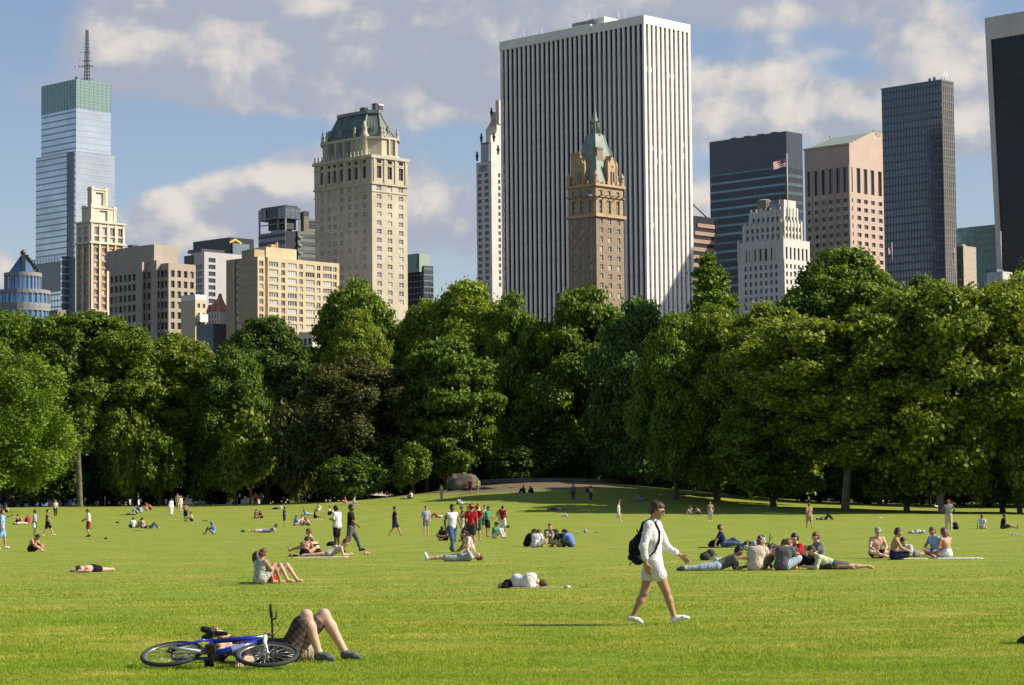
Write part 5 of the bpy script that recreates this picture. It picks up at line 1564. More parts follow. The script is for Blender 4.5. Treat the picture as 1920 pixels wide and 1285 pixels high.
# (kind, hue, x, ytop, ybot, D, half width, label, name, group)
TL = [
 # left woodland
 ('weeper', 'bright', -30, 636, 925, 272, 148, 'fine-leaved bright green drooping tree reaching the lawn at the far left', 'weeping_tree'),
 ('elm', 'mid', 150, 585, 835, 318, 125, 'tall elm with a bare pale trunk standing beside the drooping tree', 'elm_tree'),
 ('oak_a', 'bright', 20, 588, 880, 345, 130, 'round green tree showing above the drooping tree', 'oak_tree'),
 ('oak_b', 'yellow', 325, 628, 870, 335, 98, 'green tree with a yellowish flat top below the tan office block', 'oak_tree'),
 ('locust', 'dark', 255, 640, 900, 338, 60, 'narrow dark tree between the tall elm and the yellowish one', 'locust_tree'),
 ('oak_a', 'dark', 500, 597, 880, 340, 108, 'dark tree rising in front of the sand-coloured apartment block', 'oak_tree'),
 ('oak_b', 'dark', 440, 655, 905, 330, 80, 'low dark tree left of the copper one', 'oak_tree'),
 ('oak_b', 'mid', 672, 529, 870, 345, 92, 'tall round tree directly below the green-roofed stone tower', 'oak_tree'),
 ('oak_a', 'yellow', 672, 582, 800, 331, 66, 'light green lobed tree nestled against the tall round one', 'oak_tree'),
 ('oak_b', 'copper', 672, 668, 925, 300, 122, 'dark brownish-olive beech between the dark tree and the layered maple', 'copper_beech'),
 ('maple', 'bright', 838, 634, 884, 298, 98, 'dense layered green maple beside the copper beech', 'maple_tree'),
 ('oak_a', 'yellow', 880, 530, 840, 338, 118, 'yellow-green tree with the sky behind it, left of the striped white tower', 'oak_tree'),
 ('oak_b', 'yellow', 800, 565, 820, 342, 60, 'small yellow-green crown left of the large yellow-green tree', 'oak_tree'),
 ('locust', 'mid', 965, 552, 880, 330, 62, 'loose green tree at the left edge of the dark hollow', 'locust_tree'),
 ('locust', 'mid', 1105, 542, 888, 326, 118, 'feathery blue-green tree below the brown spired tower', 'locust_tree'),
 ('locust', 'blue', 1200, 564, 890, 304, 92, 'feathery tree filling the gap below the right edge of the striped tower', 'locust_tree'),
 ('oak_a', 'dark', 1040, 640, 895, 352, 110, 'shaded tree at the back of the hollow above the bare slope', 'oak_tree'),
 ('spire', 'bright', 1336, 478, 760, 300, 84, 'pointed tree standing out against the dark blue tower', 'spire_tree'),
 ('oak_b', 'yellow', 1345, 575, 905, 268, 112, 'wide yellow-green tree under the pointed one', 'oak_tree'),
 ('oak_a', 'mid', 1268, 590, 886, 266, 78, 'dark tree left of the wide yellow-green one', 'oak_tree'),
 ('oak_a', 'mid', 1590, 468, 780, 310, 130, 'highest dark green crown, in front of the pink stone tower', 'oak_tree'),
 ('oak_b', 'mid', 1500, 545, 800, 322, 70, 'round green crown at the foot of the white stepped building', 'oak_tree'),
 ('plane_a', 'plane', 1450, 575, 912, 260, 130, 'plane tree right of the wide yellow-green tree', 'plane_tree'),
 ('plane_b', 'plane', 1585, 600, 868, 245, 165, 'plane tree whose mottled trunk stands alone at the lawn edge', 'plane_tree'),
 ('plane_b', 'yellow', 1768, 540, 918, 241, 165, 'wide plane tree with pale forked limbs showing', 'plane_tree'),
 ('oak_b', 'mid', 1740, 520, 780, 320, 90, 'green crown below the grey glass tower', 'oak_tree'),
 ('plane_a', 'plane', 1912, 520, 925, 247, 120, 'plane tree cut by the right edge of the frame', 'plane_tree'),
 ('oak_a', 'dark', 1945, 490, 760, 330, 60, 'dark crown at the upper right edge', 'oak_tree'),
 ('maple', 'mid', 1450, 700, 925, 255, 100, 'low spreading shaded tree left of the mottled trunk', 'maple_tree'),
 ('maple', 'mid', 1345, 700, 905, 278, 100, 'low shaded tree behind the man in shorts at the shade edge', 'maple_tree'),
 ('maple', 'mid', 1700, 760, 935, 250, 90, 'low shaded tree behind the man with the red cap', 'maple_tree'),
 ('maple', 'mid', 1880, 740, 940, 250, 90, 'low shaded tree at the right edge under the plane tree', 'maple_tree'),
]
for (kind, hue, x, yt, yb, D, hf, lab, nm) in TL:
    tree(kind, hue, x, yt, yb, D, hf, lab, nm)
# second line of trees: they close the wood behind the first, their crowns below the skyline line
bx = [(-60, 600), (60, 640), (190, 650), (300, 660), (410, 650), (520, 640), (600, 640), (745, 600), (840, 590), (960, 590), (1060, 600), (1170, 605),
      (1280, 610), (1390, 600), (1520, 590), (1640, 560), (1750, 560), (1860, 560), (1960, 560)]
BL = ['behind the drooping tree', 'between the drooping tree and the elm', 'behind the elm trunk', 'behind the yellowish flat-topped tree', 'below the grey block with dark stripes',
      'behind the dark tree by the apartments', 'behind the copper beech on its left', 'behind the copper beech on its right', 'behind the layered maple', 'behind the large yellow-green tree',
      'above the rock outcrop', 'behind the feathery tree', 'behind the walking man, far in the wood', 'behind the wide yellow-green tree', 'behind the plane trunk, on its left', 'behind the plane trunk, on its right',
      'behind the forked plane tree', 'behind the plane tree cut by the frame', 'beyond the right edge of the frame']
for i, ((x, yt), w) in enumerate(zip(bx, BL)):
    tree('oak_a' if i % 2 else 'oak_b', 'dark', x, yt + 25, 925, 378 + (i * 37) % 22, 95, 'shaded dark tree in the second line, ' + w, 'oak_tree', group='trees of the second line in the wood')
# undergrowth
UL = [(250, 775, 925, 328, 42, 'yellow', 'yellowish bush beside the bare elm trunk'),
      (232, 800, 930, 336, 45, 'mid', 'wide green bush right of the elm trunk'),
      (300, 800, 925, 326, 45, 'mid', 'loose bush under the yellowish flat-topped tree'),
      (470, 770, 920, 318, 55, 'yellow', 'yellow-tinged bush left of the copper beech'),
      (395, 800, 930, 332, 50, 'dark', 'dark bush in the shade behind the two men in long white clothes'),
      (560, 740, 930, 312, 50, 'copper', 'brownish bush at the left foot of the copper beech'),
      (665, 850, 935, 292, 60, 'dark', 'low dark bush in front of the copper beech'),
      (775, 830, 912, 292, 36, 'mid', 'green bush below the layered maple'),
      (985, 830, 915, 322, 60, 'dark', 'dark bush behind the top of the bare slope'),
      (1080, 830, 905, 326, 60, 'dark', 'dark bush in the hollow above the seated pair'),
      (1180, 820, 908, 318, 60, 'dark', 'dark bush behind the shirtless man with a bag'),
      (1285, 820, 915, 312, 60, 'dark', 'dark bush in the wood behind the walking man'),
      (1120, 700, 860, 352, 90, 'dark', 'tall shaded thicket at the back of the hollow'),
      (40, 840, 935, 330, 70, 'dark', 'shaded bush below the drooping tree'),
      (105, 850, 942, 350, 45, 'dark', 'shaded bush left of the elm trunk'),
      (1500, 790, 930, 300, 60, 'dark', 'shaded bush left of the mottled plane trunk'),
      (1660, 800, 945, 300, 60, 'dark', 'shaded bush right of the mottled plane trunk'),
      (1800, 800, 950, 305, 60, 'dark', 'shaded bush below the forked plane tree'),
      (1400, 800, 925, 310, 60, 'dark', 'shaded bush behind the low spreading tree'),
      (1910, 790, 955, 300, 60, 'dark', 'shaded bush at the right edge of the wood')]
for (x, yt, yb, D, hf, hue, lab) in UL:
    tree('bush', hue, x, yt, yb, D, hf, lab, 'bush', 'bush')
# shaded trees and bushes close behind the front planes on the right
RB = [(1400, 655, 'oak_a', 292, 'shaded tree close behind the plane left of the mottled trunk'), (1505, 640, 'oak_b', 288, 'shaded tree seen just left of the mottled plane trunk'),
      (1650, 630, 'oak_a', 282, 'shaded tree seen just right of the mottled plane trunk'), (1760, 620, 'oak_b', 276, 'shaded tree close behind the forked plane tree'), (1860, 620, 'oak_a', 280, 'shaded tree between the last two planes on the right'), (1950, 610, 'oak_b', 284, 'shaded tree behind the plane at the frame edge')]
for (x, yt, kd, D, lb) in RB:
    tree(kd, 'dark', x, yt, 905, D, 80, lb, 'oak_tree', group='shaded trees close behind the planes')
for k in range(13):
    x = 1395 + k * 45 + random.uniform(-12, 12)
    tree('bush', 'dark', x, 870 + random.uniform(-18, 18), 962, 284 + random.uniform(-6, 10), 38, 'low dark bush in the black shade behind the plane trunks', 'bush', 'bush', group='low bushes behind the plane trunks')
# ranks of low growth that close the view under the crowns
for k in range(34):
    x = -60 + k * 62 + random.uniform(-15, 15)
    D = random.uniform(392, 420)
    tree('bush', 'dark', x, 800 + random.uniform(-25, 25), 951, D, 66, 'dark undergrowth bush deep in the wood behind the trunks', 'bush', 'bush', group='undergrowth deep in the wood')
# trees just outside the frame on the right, whose shade falls on the lawn
for (x, D, yt) in [(2080, 242, 560), (2250, 240, 560), (2060, 278, 540), (2210, 284, 540)]:
    tree('oak_b', 'mid', x, yt, 900, D, 150, 'tree beyond the right edge of the frame that shades the lawn', 'oak_tree', group='trees beyond the right edge')
# ------------------------------------------------------------------ people
def V_(*a): return np.array(a, float)
def surface_nets(F, org, h):
    """F: field on a grid, inside < 0. returns verts, quads"""
    S = F < 0
    nx_, ny_, nz_ = F.shape
    cnt = np.zeros((nx_ - 1, ny_ - 1, nz_ - 1), np.float32); acc = np.zeros((nx_ - 1, ny_ - 1, nz_ - 1, 3), np.float32)
    cs = [(i, j, k) for i in (0, 1) for j in (0, 1) for k in (0, 1)]
    def sl(c): return tuple(slice(c[a], F.shape[a] - 1 + c[a]) for a in range(3))
    for a in range(3):
        for c in cs:
            if c[a]: continue
            d = list(c); d[a] = 1
            A, B = F[sl(c)], F[sl(tuple(d))]
            cr = (A < 0) != (B < 0)
            t = np.where(cr, A / np.where(A == B, 1, A - B), 0)
            for q in range(3):
                acc[..., q] += np.where(cr, (c[q] + (t if q == a else 0)), 0)
            cnt += cr
    m = cnt > 0
    idx = -np.ones(m.shape, np.int64); idx[m] = np.arange(m.sum())
    ii = np.argwhere(m)
    v = (ii + acc[m] / cnt[m][:, None]) * h + org
    quads = []
    for a in range(3):
        b, c = (a + 1) % 3, (a + 2) % 3
        lo = [slice(1, -1)] * 3; lo[a] = slice(0, -1)
        hi = [slice(1, -1)] * 3; hi[a] = slice(1, None)
        A, B = S[tuple(lo)], S[tuple(hi)]
        for flip, M in ((False, A & ~B), (True, ~A & B)):
            e = np.argwhere(M)
            if not len(e): continue
            e = e + np.array([0 if q == a else 1 for q in range(3)])
            def g(db, dc):
                p = e.copy(); p[:, b] -= db; p[:, c] -= dc
                return idx[p[:, 0], p[:, 1], p[:, 2]]
            q = np.stack([g(1, 1), g(0, 1), g(0, 0), g(1, 0)], -1)
            if flip: q = q[:, ::-1]
            quads.append(q)
    return v, (np.concatenate(quads) if quads else np.zeros((0, 4), int))
def field(prims, h, k=0.03, pad=None, cut=None):
    """prims: list of (a, b, ra, rb) round cones or ('e', centre, axes 3x3 rows, radii) ellipsoids"""
    lo = np.full(3, 1e9); hi = -lo
    for p in prims:
        if isinstance(p[0], str):
            r = max(p[3]); lo = np.minimum(lo, p[1] - r); hi = np.maximum(hi, p[1] + r)
        else:
            r = max(p[2], p[3]); lo = np.minimum(lo, np.minimum(p[0], p[1]) - r); hi = np.maximum(hi, np.maximum(p[0], p[1]) + r)
    lo = lo - 3 * h; hi = hi + 3 * h
    n = np.ceil((hi - lo) / h).astype(int) + 1
    F = np.full(n, 1.0, np.float32)
    ax = [lo[q] + np.arange(n[q]) * h for q in range(3)]
    for p in prims:
        if isinstance(p[0], str):
            c, A, r = p[1], p[2], np.array(p[3]); rm = max(r) + k + 2 * h
            bl, bh = c - rm, c + rm
        else:
            a, b, ra, rb = p[:4]; rm = max(ra, rb) + k + 2 * h
            bl, bh = np.minimum(a, b) - rm, np.maximum(a, b) + rm
        i0 = np.clip(np.floor((bl - lo) / h).astype(int), 0, n); i1 = np.clip(np.ceil((bh - lo) / h).astype(int) + 1, 0, n)
        X, Y, Z = np.meshgrid(ax[0][i0[0]:i1[0]], ax[1][i0[1]:i1[1]], ax[2][i0[2]:i1[2]], indexing='ij')
        P = np.stack([X, Y, Z], -1)
        if isinstance(p[0], str):
            L = (P - c) @ np.array(A).T / r
            ln = np.linalg.norm(L, axis=-1)
            d = (ln - 1) * min(r) * (0.5 + 0.5 * 1) 
        else:
            ba = b - a; l2 = ba @ ba + 1e-9
            t = np.clip(((P - a) @ ba) / l2, 0, 1)
            d = np.linalg.norm(P - a - t[..., None] * ba, axis=-1) - (ra + (rb - ra) * t)
        sl = tuple(slice(i0[q], i1[q]) for q in range(3))
        O = F[sl]
        hh = np.clip(0.5 + 0.5 * (O - d) / k, 0, 1)
        F[sl] = O * (1 - hh) + d * hh - k * hh * (1 - hh)
    if cut is not None:
        X, Y, Z = np.meshgrid(*ax, indexing='ij')
        F = np.maximum(F, cut(np.stack([X, Y, Z], -1)))
    return F, lo
def sdf_mesh(name, prims, h, mats, k=0.03, cut=None):
    F, lo = field(prims, h, k, cut=cut)
    v, q = surface_nets(F, lo, h)
    if len(q) == 0: return None
    return v, q
def unit(v): return v / (np.linalg.norm(v) + 1e-9)

# poses. local frame: +x the way the person faces, +y to the person's left, z up, metres; 1.75 m tall adult
def std(p):
    """fill the joints that follow from the others"""
    P = {k: V_(*v) for k, v in p.items()}
    up = unit(P['chest'] - P['pelvis'])
    lat = unit(P['shL'] - P['shR'])
    P['fwd'] = unit(np.cross(lat, up)); P['up'] = up; P['lat'] = lat
    hf = P.get('face')
    hu = unit(P['head'] - P['neck'])
    if hf is None: hf = P['fwd']
    hf = unit(hf - hu * (hf @ hu) * 0.8)
    P['hf'] = hf; P['hu'] = unit(hu - hf * (hu @ hf)); P['hl'] = np.cross(P['hu'], hf)
    for s in 'LR':
        if 'ha' + s not in P:
            P['ha' + s] = P['wr' + s] + unit(P['wr' + s] - P['el' + s]) * 0.085
        if 'toe' + s not in P:
            sh = unit(P['an' + s] - P['kn' + s]); f = unit(P['fwd'] - sh * (P['fwd'] @ sh))
            P['toe' + s] = P['an' + s] + f * 0.17 + sh * 0.05
    return P
def J(pel, chest, neck, head, shL, shR, elL, wrL, elR, wrR, hipL, hipR, knL, anL, knR, anR, **k):
    d = dict(pelvis=pel, chest=chest, neck=neck, head=head, shL=shL, shR=shR, elL=elL, wrL=wrL, elR=elR, wrR=wrR, hipL=hipL, hipR=hipR, knL=knL, anL=anL, knR=knR, anR=anR)
    d.update(k); return d
UPB = dict(pel=(0, 0, .95), chest=(.01, 0, 1.27), neck=(-.01, 0, 1.47), head=(.03, 0, 1.635), shL=(0, .185, 1.415), shR=(0, -.185, 1.415), hipL=(0, .09, .92), hipR=(0, -.09, .92))
def pose(n):
    b = dict(UPB)
    def o(**k): 
        c = dict(b); c.update(k); return J(**c)
    if n == 'stand': return o(elL=(-.02, .25, 1.13), wrL=(.05, .25, .88), elR=(-.02, -.25, 1.13), wrR=(.05, -.25, .88), knL=(.02, .10, .50), anL=(-.01, .11, .08), knR=(.02, -.10, .50), anR=(-.01, -.11, .08))
    if n == 'hips': return o(elL=(-.10, .36, 1.18), wrL=(.03, .20, 1.02), elR=(-.10, -.36, 1.18), wrR=(.03, -.20, 1.02), knL=(.02, .11, .50), anL=(-.01, .13, .08), knR=(.02, -.11, .50), anR=(-.01, -.13, .08))
    if n == 'phone': return o(head=(.06, 0, 1.62), face=(.8, 0, -.6), elL=(.02, .24, 1.14), wrL=(.24, .10, 1.18), elR=(.02, -.24, 1.14), wrR=(.24, -.10, 1.16), knL=(.02, .10, .50), anL=(-.01, .11, .08), knR=(.02, -.10, .50), anR=(-.01, -.11, .08))
    if n == 'reach': return o(head=(.07, 0, 1.62), face=(.8, 0, -.6), elL=(.12, .22, 1.16), wrL=(.36, .16, 1.05), elR=(.12, -.22, 1.16), wrR=(.34, -.14, 1.02), knL=(.06, .10, .51), anL=(-.08, .11, .10), knR=(.02, -.10, .50), anR=(.02, -.11, .08))
    if n == 'walk': return o(elL=(-.14, .23, 1.15), wrL=(.02, .26, .93), elR=(.12, -.24, 1.15), wrR=(.30, -.22, .99), knL=(.20, .09, .52), anL=(.34, .09, .12), knR=(-.06, -.09, .50), anR=(-.32, -.09, .13), toeL=(.50, .09, .10), toeR=(-.20, -.09, .03), pel=(0, 0, .92), hipL=(0, .09, .89), hipR=(0, -.09, .89))
    if n == 'walk2': return o(elL=(.10, .24, 1.15), wrL=(.24, .22, .98), elR=(-.13, -.24, 1.15), wrR=(-.05, -.25, .91), knL=(-.02, .09, .50), anL=(-.26, .09, .14), knR=(.16, -.09, .51), anR=(.22, -.09, .10), toeL=(-.15, .09, .03), toeR=(.38, -.09, .05), pel=(0, 0, .93), hipL=(0, .09, .90), hipR=(0, -.09, .90))
    if n == 'stride': return o(elL=(.16, .24, 1.17), wrL=(.36, .24, 1.05), elR=(-.02, -.24, 1.13), wrR=(.05, -.25, .88), knL=(-.10, .09, .49), anL=(-.36, .09, .20), knR=(.24, -.09, .52), anR=(.40, -.09, .13), toeL=(-.30, .09, .06), toeR=(.57, -.09, .12), pel=(0, 0, .91), hipL=(0, .09, .88), hipR=(0, -.09, .88))
    if n == 'armup': return o(elL=(.08, .26, 1.58), wrL=(.14, .22, 1.84), elR=(-.10, -.30, 1.20), wrR=(-.05, -.34, .96), knL=(.10, .09, .51), anL=(.16, .09, .09), knR=(-.02, -.09, .52), anR=(-.30, -.09, .30), toeR=(-.36, -.09, .16))
    if n == 'throw': return o(elL=(.22, .12, 1.40), wrL=(.44, .02, 1.48), elR=(-.02, -.24, 1.14), wrR=(.05, -.25, .90), knL=(.12, .09, .51), anL=(.16, .1, .08), knR=(-.08, -.09, .50), anR=(-.2, -.1, .08))
    if n == 'arms_fold': return o(elL=(.05, .25, 1.15), wrL=(.20, -.02, 1.20), elR=(.05, -.25, 1.15), wrR=(.20, .02, 1.16), knL=(.02, .10, .50), anL=(-.01, .11, .08), knR=(.02, -.10, .50), anR=(-.01, -.11, .08))
    if n == 'shade_eyes': return o(elL=(.20, .26, 1.52), wrL=(.16, .06, 1.66), elR=(-.02, -.25, 1.13), wrR=(.05, -.25, .88), knL=(.02, .10, .50), anL=(-.01, .11, .08), knR=(.02, -.10, .50), anR=(-.01, -.11, .08))
    # seated
    sit = dict(pel=(0, 0, .12), chest=(.04, 0, .42), neck=(.08, 0, .60), head=(.14, 0, .76), shL=(.06, .18, .56), shR=(.06, -.18, .56), hipL=(.03, .09, .12), hipR=(.03, -.09, .12))
    b = dict(sit)
    if n == 'crossed': return o(elL=(.16, .25, .32), wrL=(.36, .14, .22), elR=(.16, -.25, .32), wrR=(.36, -.14, .22), knL=(.36, .30, .20), anL=(.36, -.08, .07), knR=(.36, -.30, .20), anR=(.44, .10, .07), toeL=(.36, -.22, .05), toeR=(.44, .24, .05))
    if n == 'knees': return o(elL=(.22, .22, .36), wrL=(.44, .06, .38), elR=(.22, -.22, .36), wrR=(.44, -.06, .36), knL=(.40, .12, .48), anL=(.58, .12, .08), knR=(.40, -.12, .48), anR=(.60, -.12, .08), toeL=(.74, .12, .03), toeR=(.76, -.12, .03))
    if n == 'hunch': return o(chest=(.10, 0, .38), neck=(.20, 0, .52), head=(.33, 0, .60), face=(.7, 0, -.7), shL=(.18, .18, .48), shR=(.18, -.18, .48), elL=(.30, .22, .28), wrL=(.50, .08, .24), elR=(.30, -.22, .28), wrR=(.50, -.08, .22), knL=(.38, .26, .28), anL=(.52, .02, .07), knR=(.38, -.26, .28), anR=(.58, -.02, .07), toeL=(.58, -.1, .04), toeR=(.64, .1, .04))
    if n == 'armback': return o(chest=(-.08, 0, .40), neck=(-.13, 0, .59), head=(-.12, 0, .76), face=(1, 0, .05), shL=(-.12, .18, .55), shR=(-.12, -.18, .55), elL=(-.28, .24, .30), wrL=(-.34, .26, .05), elR=(-.28, -.24, .30), wrR=(-.34, -.26, .05), haL=(-.30, .28, .02), haR=(-.30, -.28, .02), knL=(.40, .10, .30), anL=(.74, .12, .08), knR=(.44, -.10, .14), anR=(.84, -.10, .07))
    if n == 'legs_out': return o(elL=(.14, .25, .34), wrL=(.34, .16, .28), elR=(.14, -.25, .34), wrR=(.34, -.16, .28), knL=(.44, .10, .16), anL=(.86, .11, .07), knR=(.44, -.10, .18), anR=(.86, -.11, .07))
    if n == 'side_sit': return o(elL=(.08, .25, .32), wrL=(.16, .22, .10), elR=(.20, -.22, .34), wrR=(.38, -.10, .26), knL=(.36, .26, .14), anL=(.10, .46, .07), knR=(.42, .02, .16), anR=(.20, .34, .07), toeL=(-.04, .50, .04), toeR=(.04, .40, .05), haL=(.20, .22, .03))
    if n == 'kneel': return J(pel=(0, 0, .28), chest=(.10, 0, .56), neck=(.18, 0, .74), head=(.27, 0, .86), shL=(.16, .18, .70), shR=(.16, -.18, .70), elL=(.26, .22, .44), wrL=(.42, .14, .32), elR=(.26, -.22, .44), wrR=(.42, -.14, .32), hipL=(0, .09, .26), hipR=(0, -.09, .26), knL=(.32, .12, .07), anL=(-.10, .12, .07), knR=(.32, -.12, .07), anR=(-.10, -.12, .07), toeL=(-.24, .12, .03), toeR=(-.24, -.12, .03))
    # lying; head towards -x, feet towards +x, face up
    if n == 'back': return J(pel=(0, 0, .11), chest=(-.34, 0, .12), neck=(-.53, 0, .12), head=(-.70, 0, .13), face=(.15, 0, 1), shL=(-.47, .185, .10), shR=(-.47, -.185, .10), elL=(-.24, .30, .07), wrL=(-.04, .22, .08), elR=(-.24, -.30, .07), wrR=(-.04, -.20, .10), hipL=(.03, .09, .10), hipR=(.03, -.09, .10), knL=(.46, .12, .12), anL=(.88, .14, .07), knR=(.46, -.12, .12), anR=(.88, -.14, .07), toeL=(.94, .18, .20), toeR=(.94, -.18, .20))
    if n == 'back_knees': return J(pel=(0, 0, .11), chest=(-.34, 0, .12), neck=(-.53, 0, .12), head=(-.70, 0, .13), face=(.15, 0, 1), shL=(-.47, .185, .10), shR=(-.47, -.185, .10), elL=(-.24, .28, .07), wrL=(-.10, .08, .20), elR=(-.24, -.28, .07), wrR=(-.10, -.08, .20), hipL=(.03, .09, .11), hipR=(.03, -.09, .11), knL=(.27, .11, .47), anL=(.50, .13, .08), knR=(.31, -.11, .45), anR=(.62, -.11, .08), toeL=(.66, .13, .03), toeR=(.78, -.11, .03))
    if n == 'back_read': return J(pel=(0, 0, .11), chest=(-.34, 0, .12), neck=(-.53, 0, .12), head=(-.70, 0, .14), face=(.3, 0, 1), shL=(-.47, .185, .12), shR=(-.47, -.185, .12), elL=(-.36, .20, .36), wrL=(-.46, .08, .56), elR=(-.36, -.20, .36), wrR=(-.46, -.08, .56), hipL=(.03, .09, .10), hipR=(.03, -.09, .10), knL=(.46, .10, .13), anL=(.88, .10, .09), knR=(.46, -.10, .13), anR=(.88, -.08, .11), toeL=(.96, .10, .26), toeR=(.96, -.08, .28))
    # face down, head towards +x (so that 'facing' +x), legs towards -x
    if n == 'prone': return J(pel=(0, 0, .11), chest=(.32, 0, .11), neck=(.50, 0, .12), head=(.66, .02, .12), face=(.5, .8, -.3), shL=(.46, .185, .10), shR=(.46, -.185, .10), elL=(.62, .34, .06), wrL=(.76, .14, .06), elR=(.62, -.34, .06), wrR=(.76, -.14, .06), hipL=(-.03, .09, .10), hipR=(-.03, -.09, .10), knL=(-.46, .12, .07), anL=(-.88, .14, .07), knR=(-.46, -.12, .07), anR=(-.88, -.14, .07), toeL=(-1.02, .15, .03), toeR=(-1.02, -.15, .03))
    if n == 'elbows': return J(pel=(0, 0, .12), chest=(.28, 0, .22), neck=(.44, 0, .36), head=(.56, 0, .48), face=(1, 0, -.25), shL=(.40, .18, .31), shR=(.40, -.18, .31), elL=(.48, .22, .05), wrL=(.70, .08, .08), elR=(.48, -.22, .05), wrR=(.70, -.08, .08), hipL=(-.03, .09, .11), hipR=(-.03, -.09, .11), knL=(-.44, .12, .08), anL=(-.86, .14, .07), knR=(-.44, -.12, .08), anR=(-.86, -.12, .07), toeL=(-1.0, .15, .03), toeR=(-1.0, -.13, .03))
    if n == 'side_lie': return J(pel=(0, 0, .16), chest=(-.30, 0, .24), neck=(-.46, 0, .36), head=(-.56, .02, .50), face=(0, 1, 0), shL=(-.40, .06, .42), shR=(-.42, .02, .12), elL=(-.20, .16, .26), wrL=(-.06, .26, .12), elR=(-.60, .06, .05), wrR=(-.62, .08, .30), hipL=(.02, .02, .24), hipR=(.02, 0, .10), knL=(.40, .20, .20), anL=(.74, .10, .10), knR=(.42, .06, .08), anR=(.84, 0, .06), haR=(-.60, .09, .38))
    raise KeyError(n)
# back-down poses need the body's front to be up
def frame_fix(P, n):
    if n in ('prone',): P['fwd'] = V_(0, 0, -1)
    return P
def body_prims(P, girl=False, wide=1.0):
    L = P['lat']; U = P['up']; Fd = P['fwd']
    pr = []
    pel, ch, nk, hd = P['pelvis'], P['chest'], P['neck'], P['head']
    hw = .062 if not girl else .072
    pr.append((P['hipL'] * .85 + P['hipR'] * .15, P['hipR'] * .85 + P['hipL'] * .15, .115 * wide, .115 * wide))
    pr.append((pel + L * .035, pel * .45 + ch * .55 + L * .035, .118 * wide, .105 * wide)); pr.append((pel - L * .035, pel * .45 + ch * .55 - L * .035, .118 * wide, .105 * wide))
    sm = (P['shL'] + P['shR']) / 2
    c2 = ch * .55 + sm * .45
    w_ = .085 if not girl else .068
    pr.append((ch - L * w_ * .9, c2 - L * w_, .105 * wide, .098 * wide)); pr.append((ch + L * w_ * .9, c2 + L * w_, .105 * wide, .098 * wide))
    pr.append((pel * .45 + ch * .55, ch, .112 * wide, .115 * wide))
    pr.append((P['shL'] * .96 + sm * .04, P['shR'] * .96 + sm * .04, .062, .062))
    pr.append((sm + U * .01, nk, .075, .056)); pr.append((nk, nk * .45 + hd * .55, .054, .052))
    if girl:
        for s in (-1, 1): pr.append((ch + Fd * .08 + L * s * .065 + U * .03, ch + Fd * .085 + L * s * .065 + U * .01, .055, .055))
    return pr
def head_prims(P):
    hd, f, u, l = P['head'], P['hf'], P['hu'], P['hl']
    A = np.array([f, l, u])
    pr = [('e', hd - f * .012 + u * .018, A, (.098, .078, .104))]
    pr.append((hd + f * .045 - u * .035, hd + f * .058 - u * .085, .052, .034))     # jaw
    pr.append((hd + f * .030 + u * .01 - l * .03, hd + f * .030 + u * .01 + l * .03, .058, .058))
    pr.append((hd + f * .094 + u * .008, hd + f * .112 - u * .022, .011, .015))       # nose
    pr.append((hd + f * .082 + u * .035 - l * .03, hd + f * .082 + u * .035 + l * .03, .014, .014))   # brow
    pr.append((hd + f * .080 - u * .050 - l * .018, hd + f * .080 - u * .050 + l * .018, .011, .011)) # lips
    for s in (-1, 1): pr.append((hd + l * s * .082 + u * .012 - f * .01, hd + l * s * .085 - u * .018 - f * .004, .017, .012))  # ears
    return pr
def arm_prims(P, s, m=1.0):
    return [(P['sh' + s], P['sh' + s] * .5 + P['el' + s] * .5, .056 * m, .047 * m), (P['sh' + s] * .5 + P['el' + s] * .5, P['el' + s], .047 * m, .038 * m),
            (P['el' + s], P['el' + s] * .65 + P['wr' + s] * .35, .038 * m, .041 * m), (P['el' + s] * .65 + P['wr' + s] * .35, P['wr' + s], .041 * m, .026 * m)]
def leg_prims(P, s, m=1.0):
    h, k, a = P['hip' + s], P['kn' + s], P['an' + s]
    return [(h, k, .092 * m, .054 * m), (h * .5 + k * .5, k, .078 * m, .054 * m), (k, k * .68 + a * .32, .052 * m, .058 * m), (k * .68 + a * .32, a, .057 * m, .035 * m)]
def foot_prims(P, s, g=0.0):
    a, t = P['an' + s], P['toe' + s]; d = unit(t - a)
    sh = unit(P['an' + s] - P['kn' + s])
    heel = a + sh * .035 - (d - sh * (d @ sh)) * .035
    ball = a * .35 + t * .65
    lat = unit(np.cross(d, sh))
    return [(a, heel, .036 + g, .032 + g), (heel, ball, .033 + g, .030 + g), (ball - lat * .012, t - lat * .006, .032 + g, .022 + g), (ball + lat * .014, t + lat * .016 - d * .02, .030 + g, .020 + g), (a, ball, .034 + g, .028 + g)]
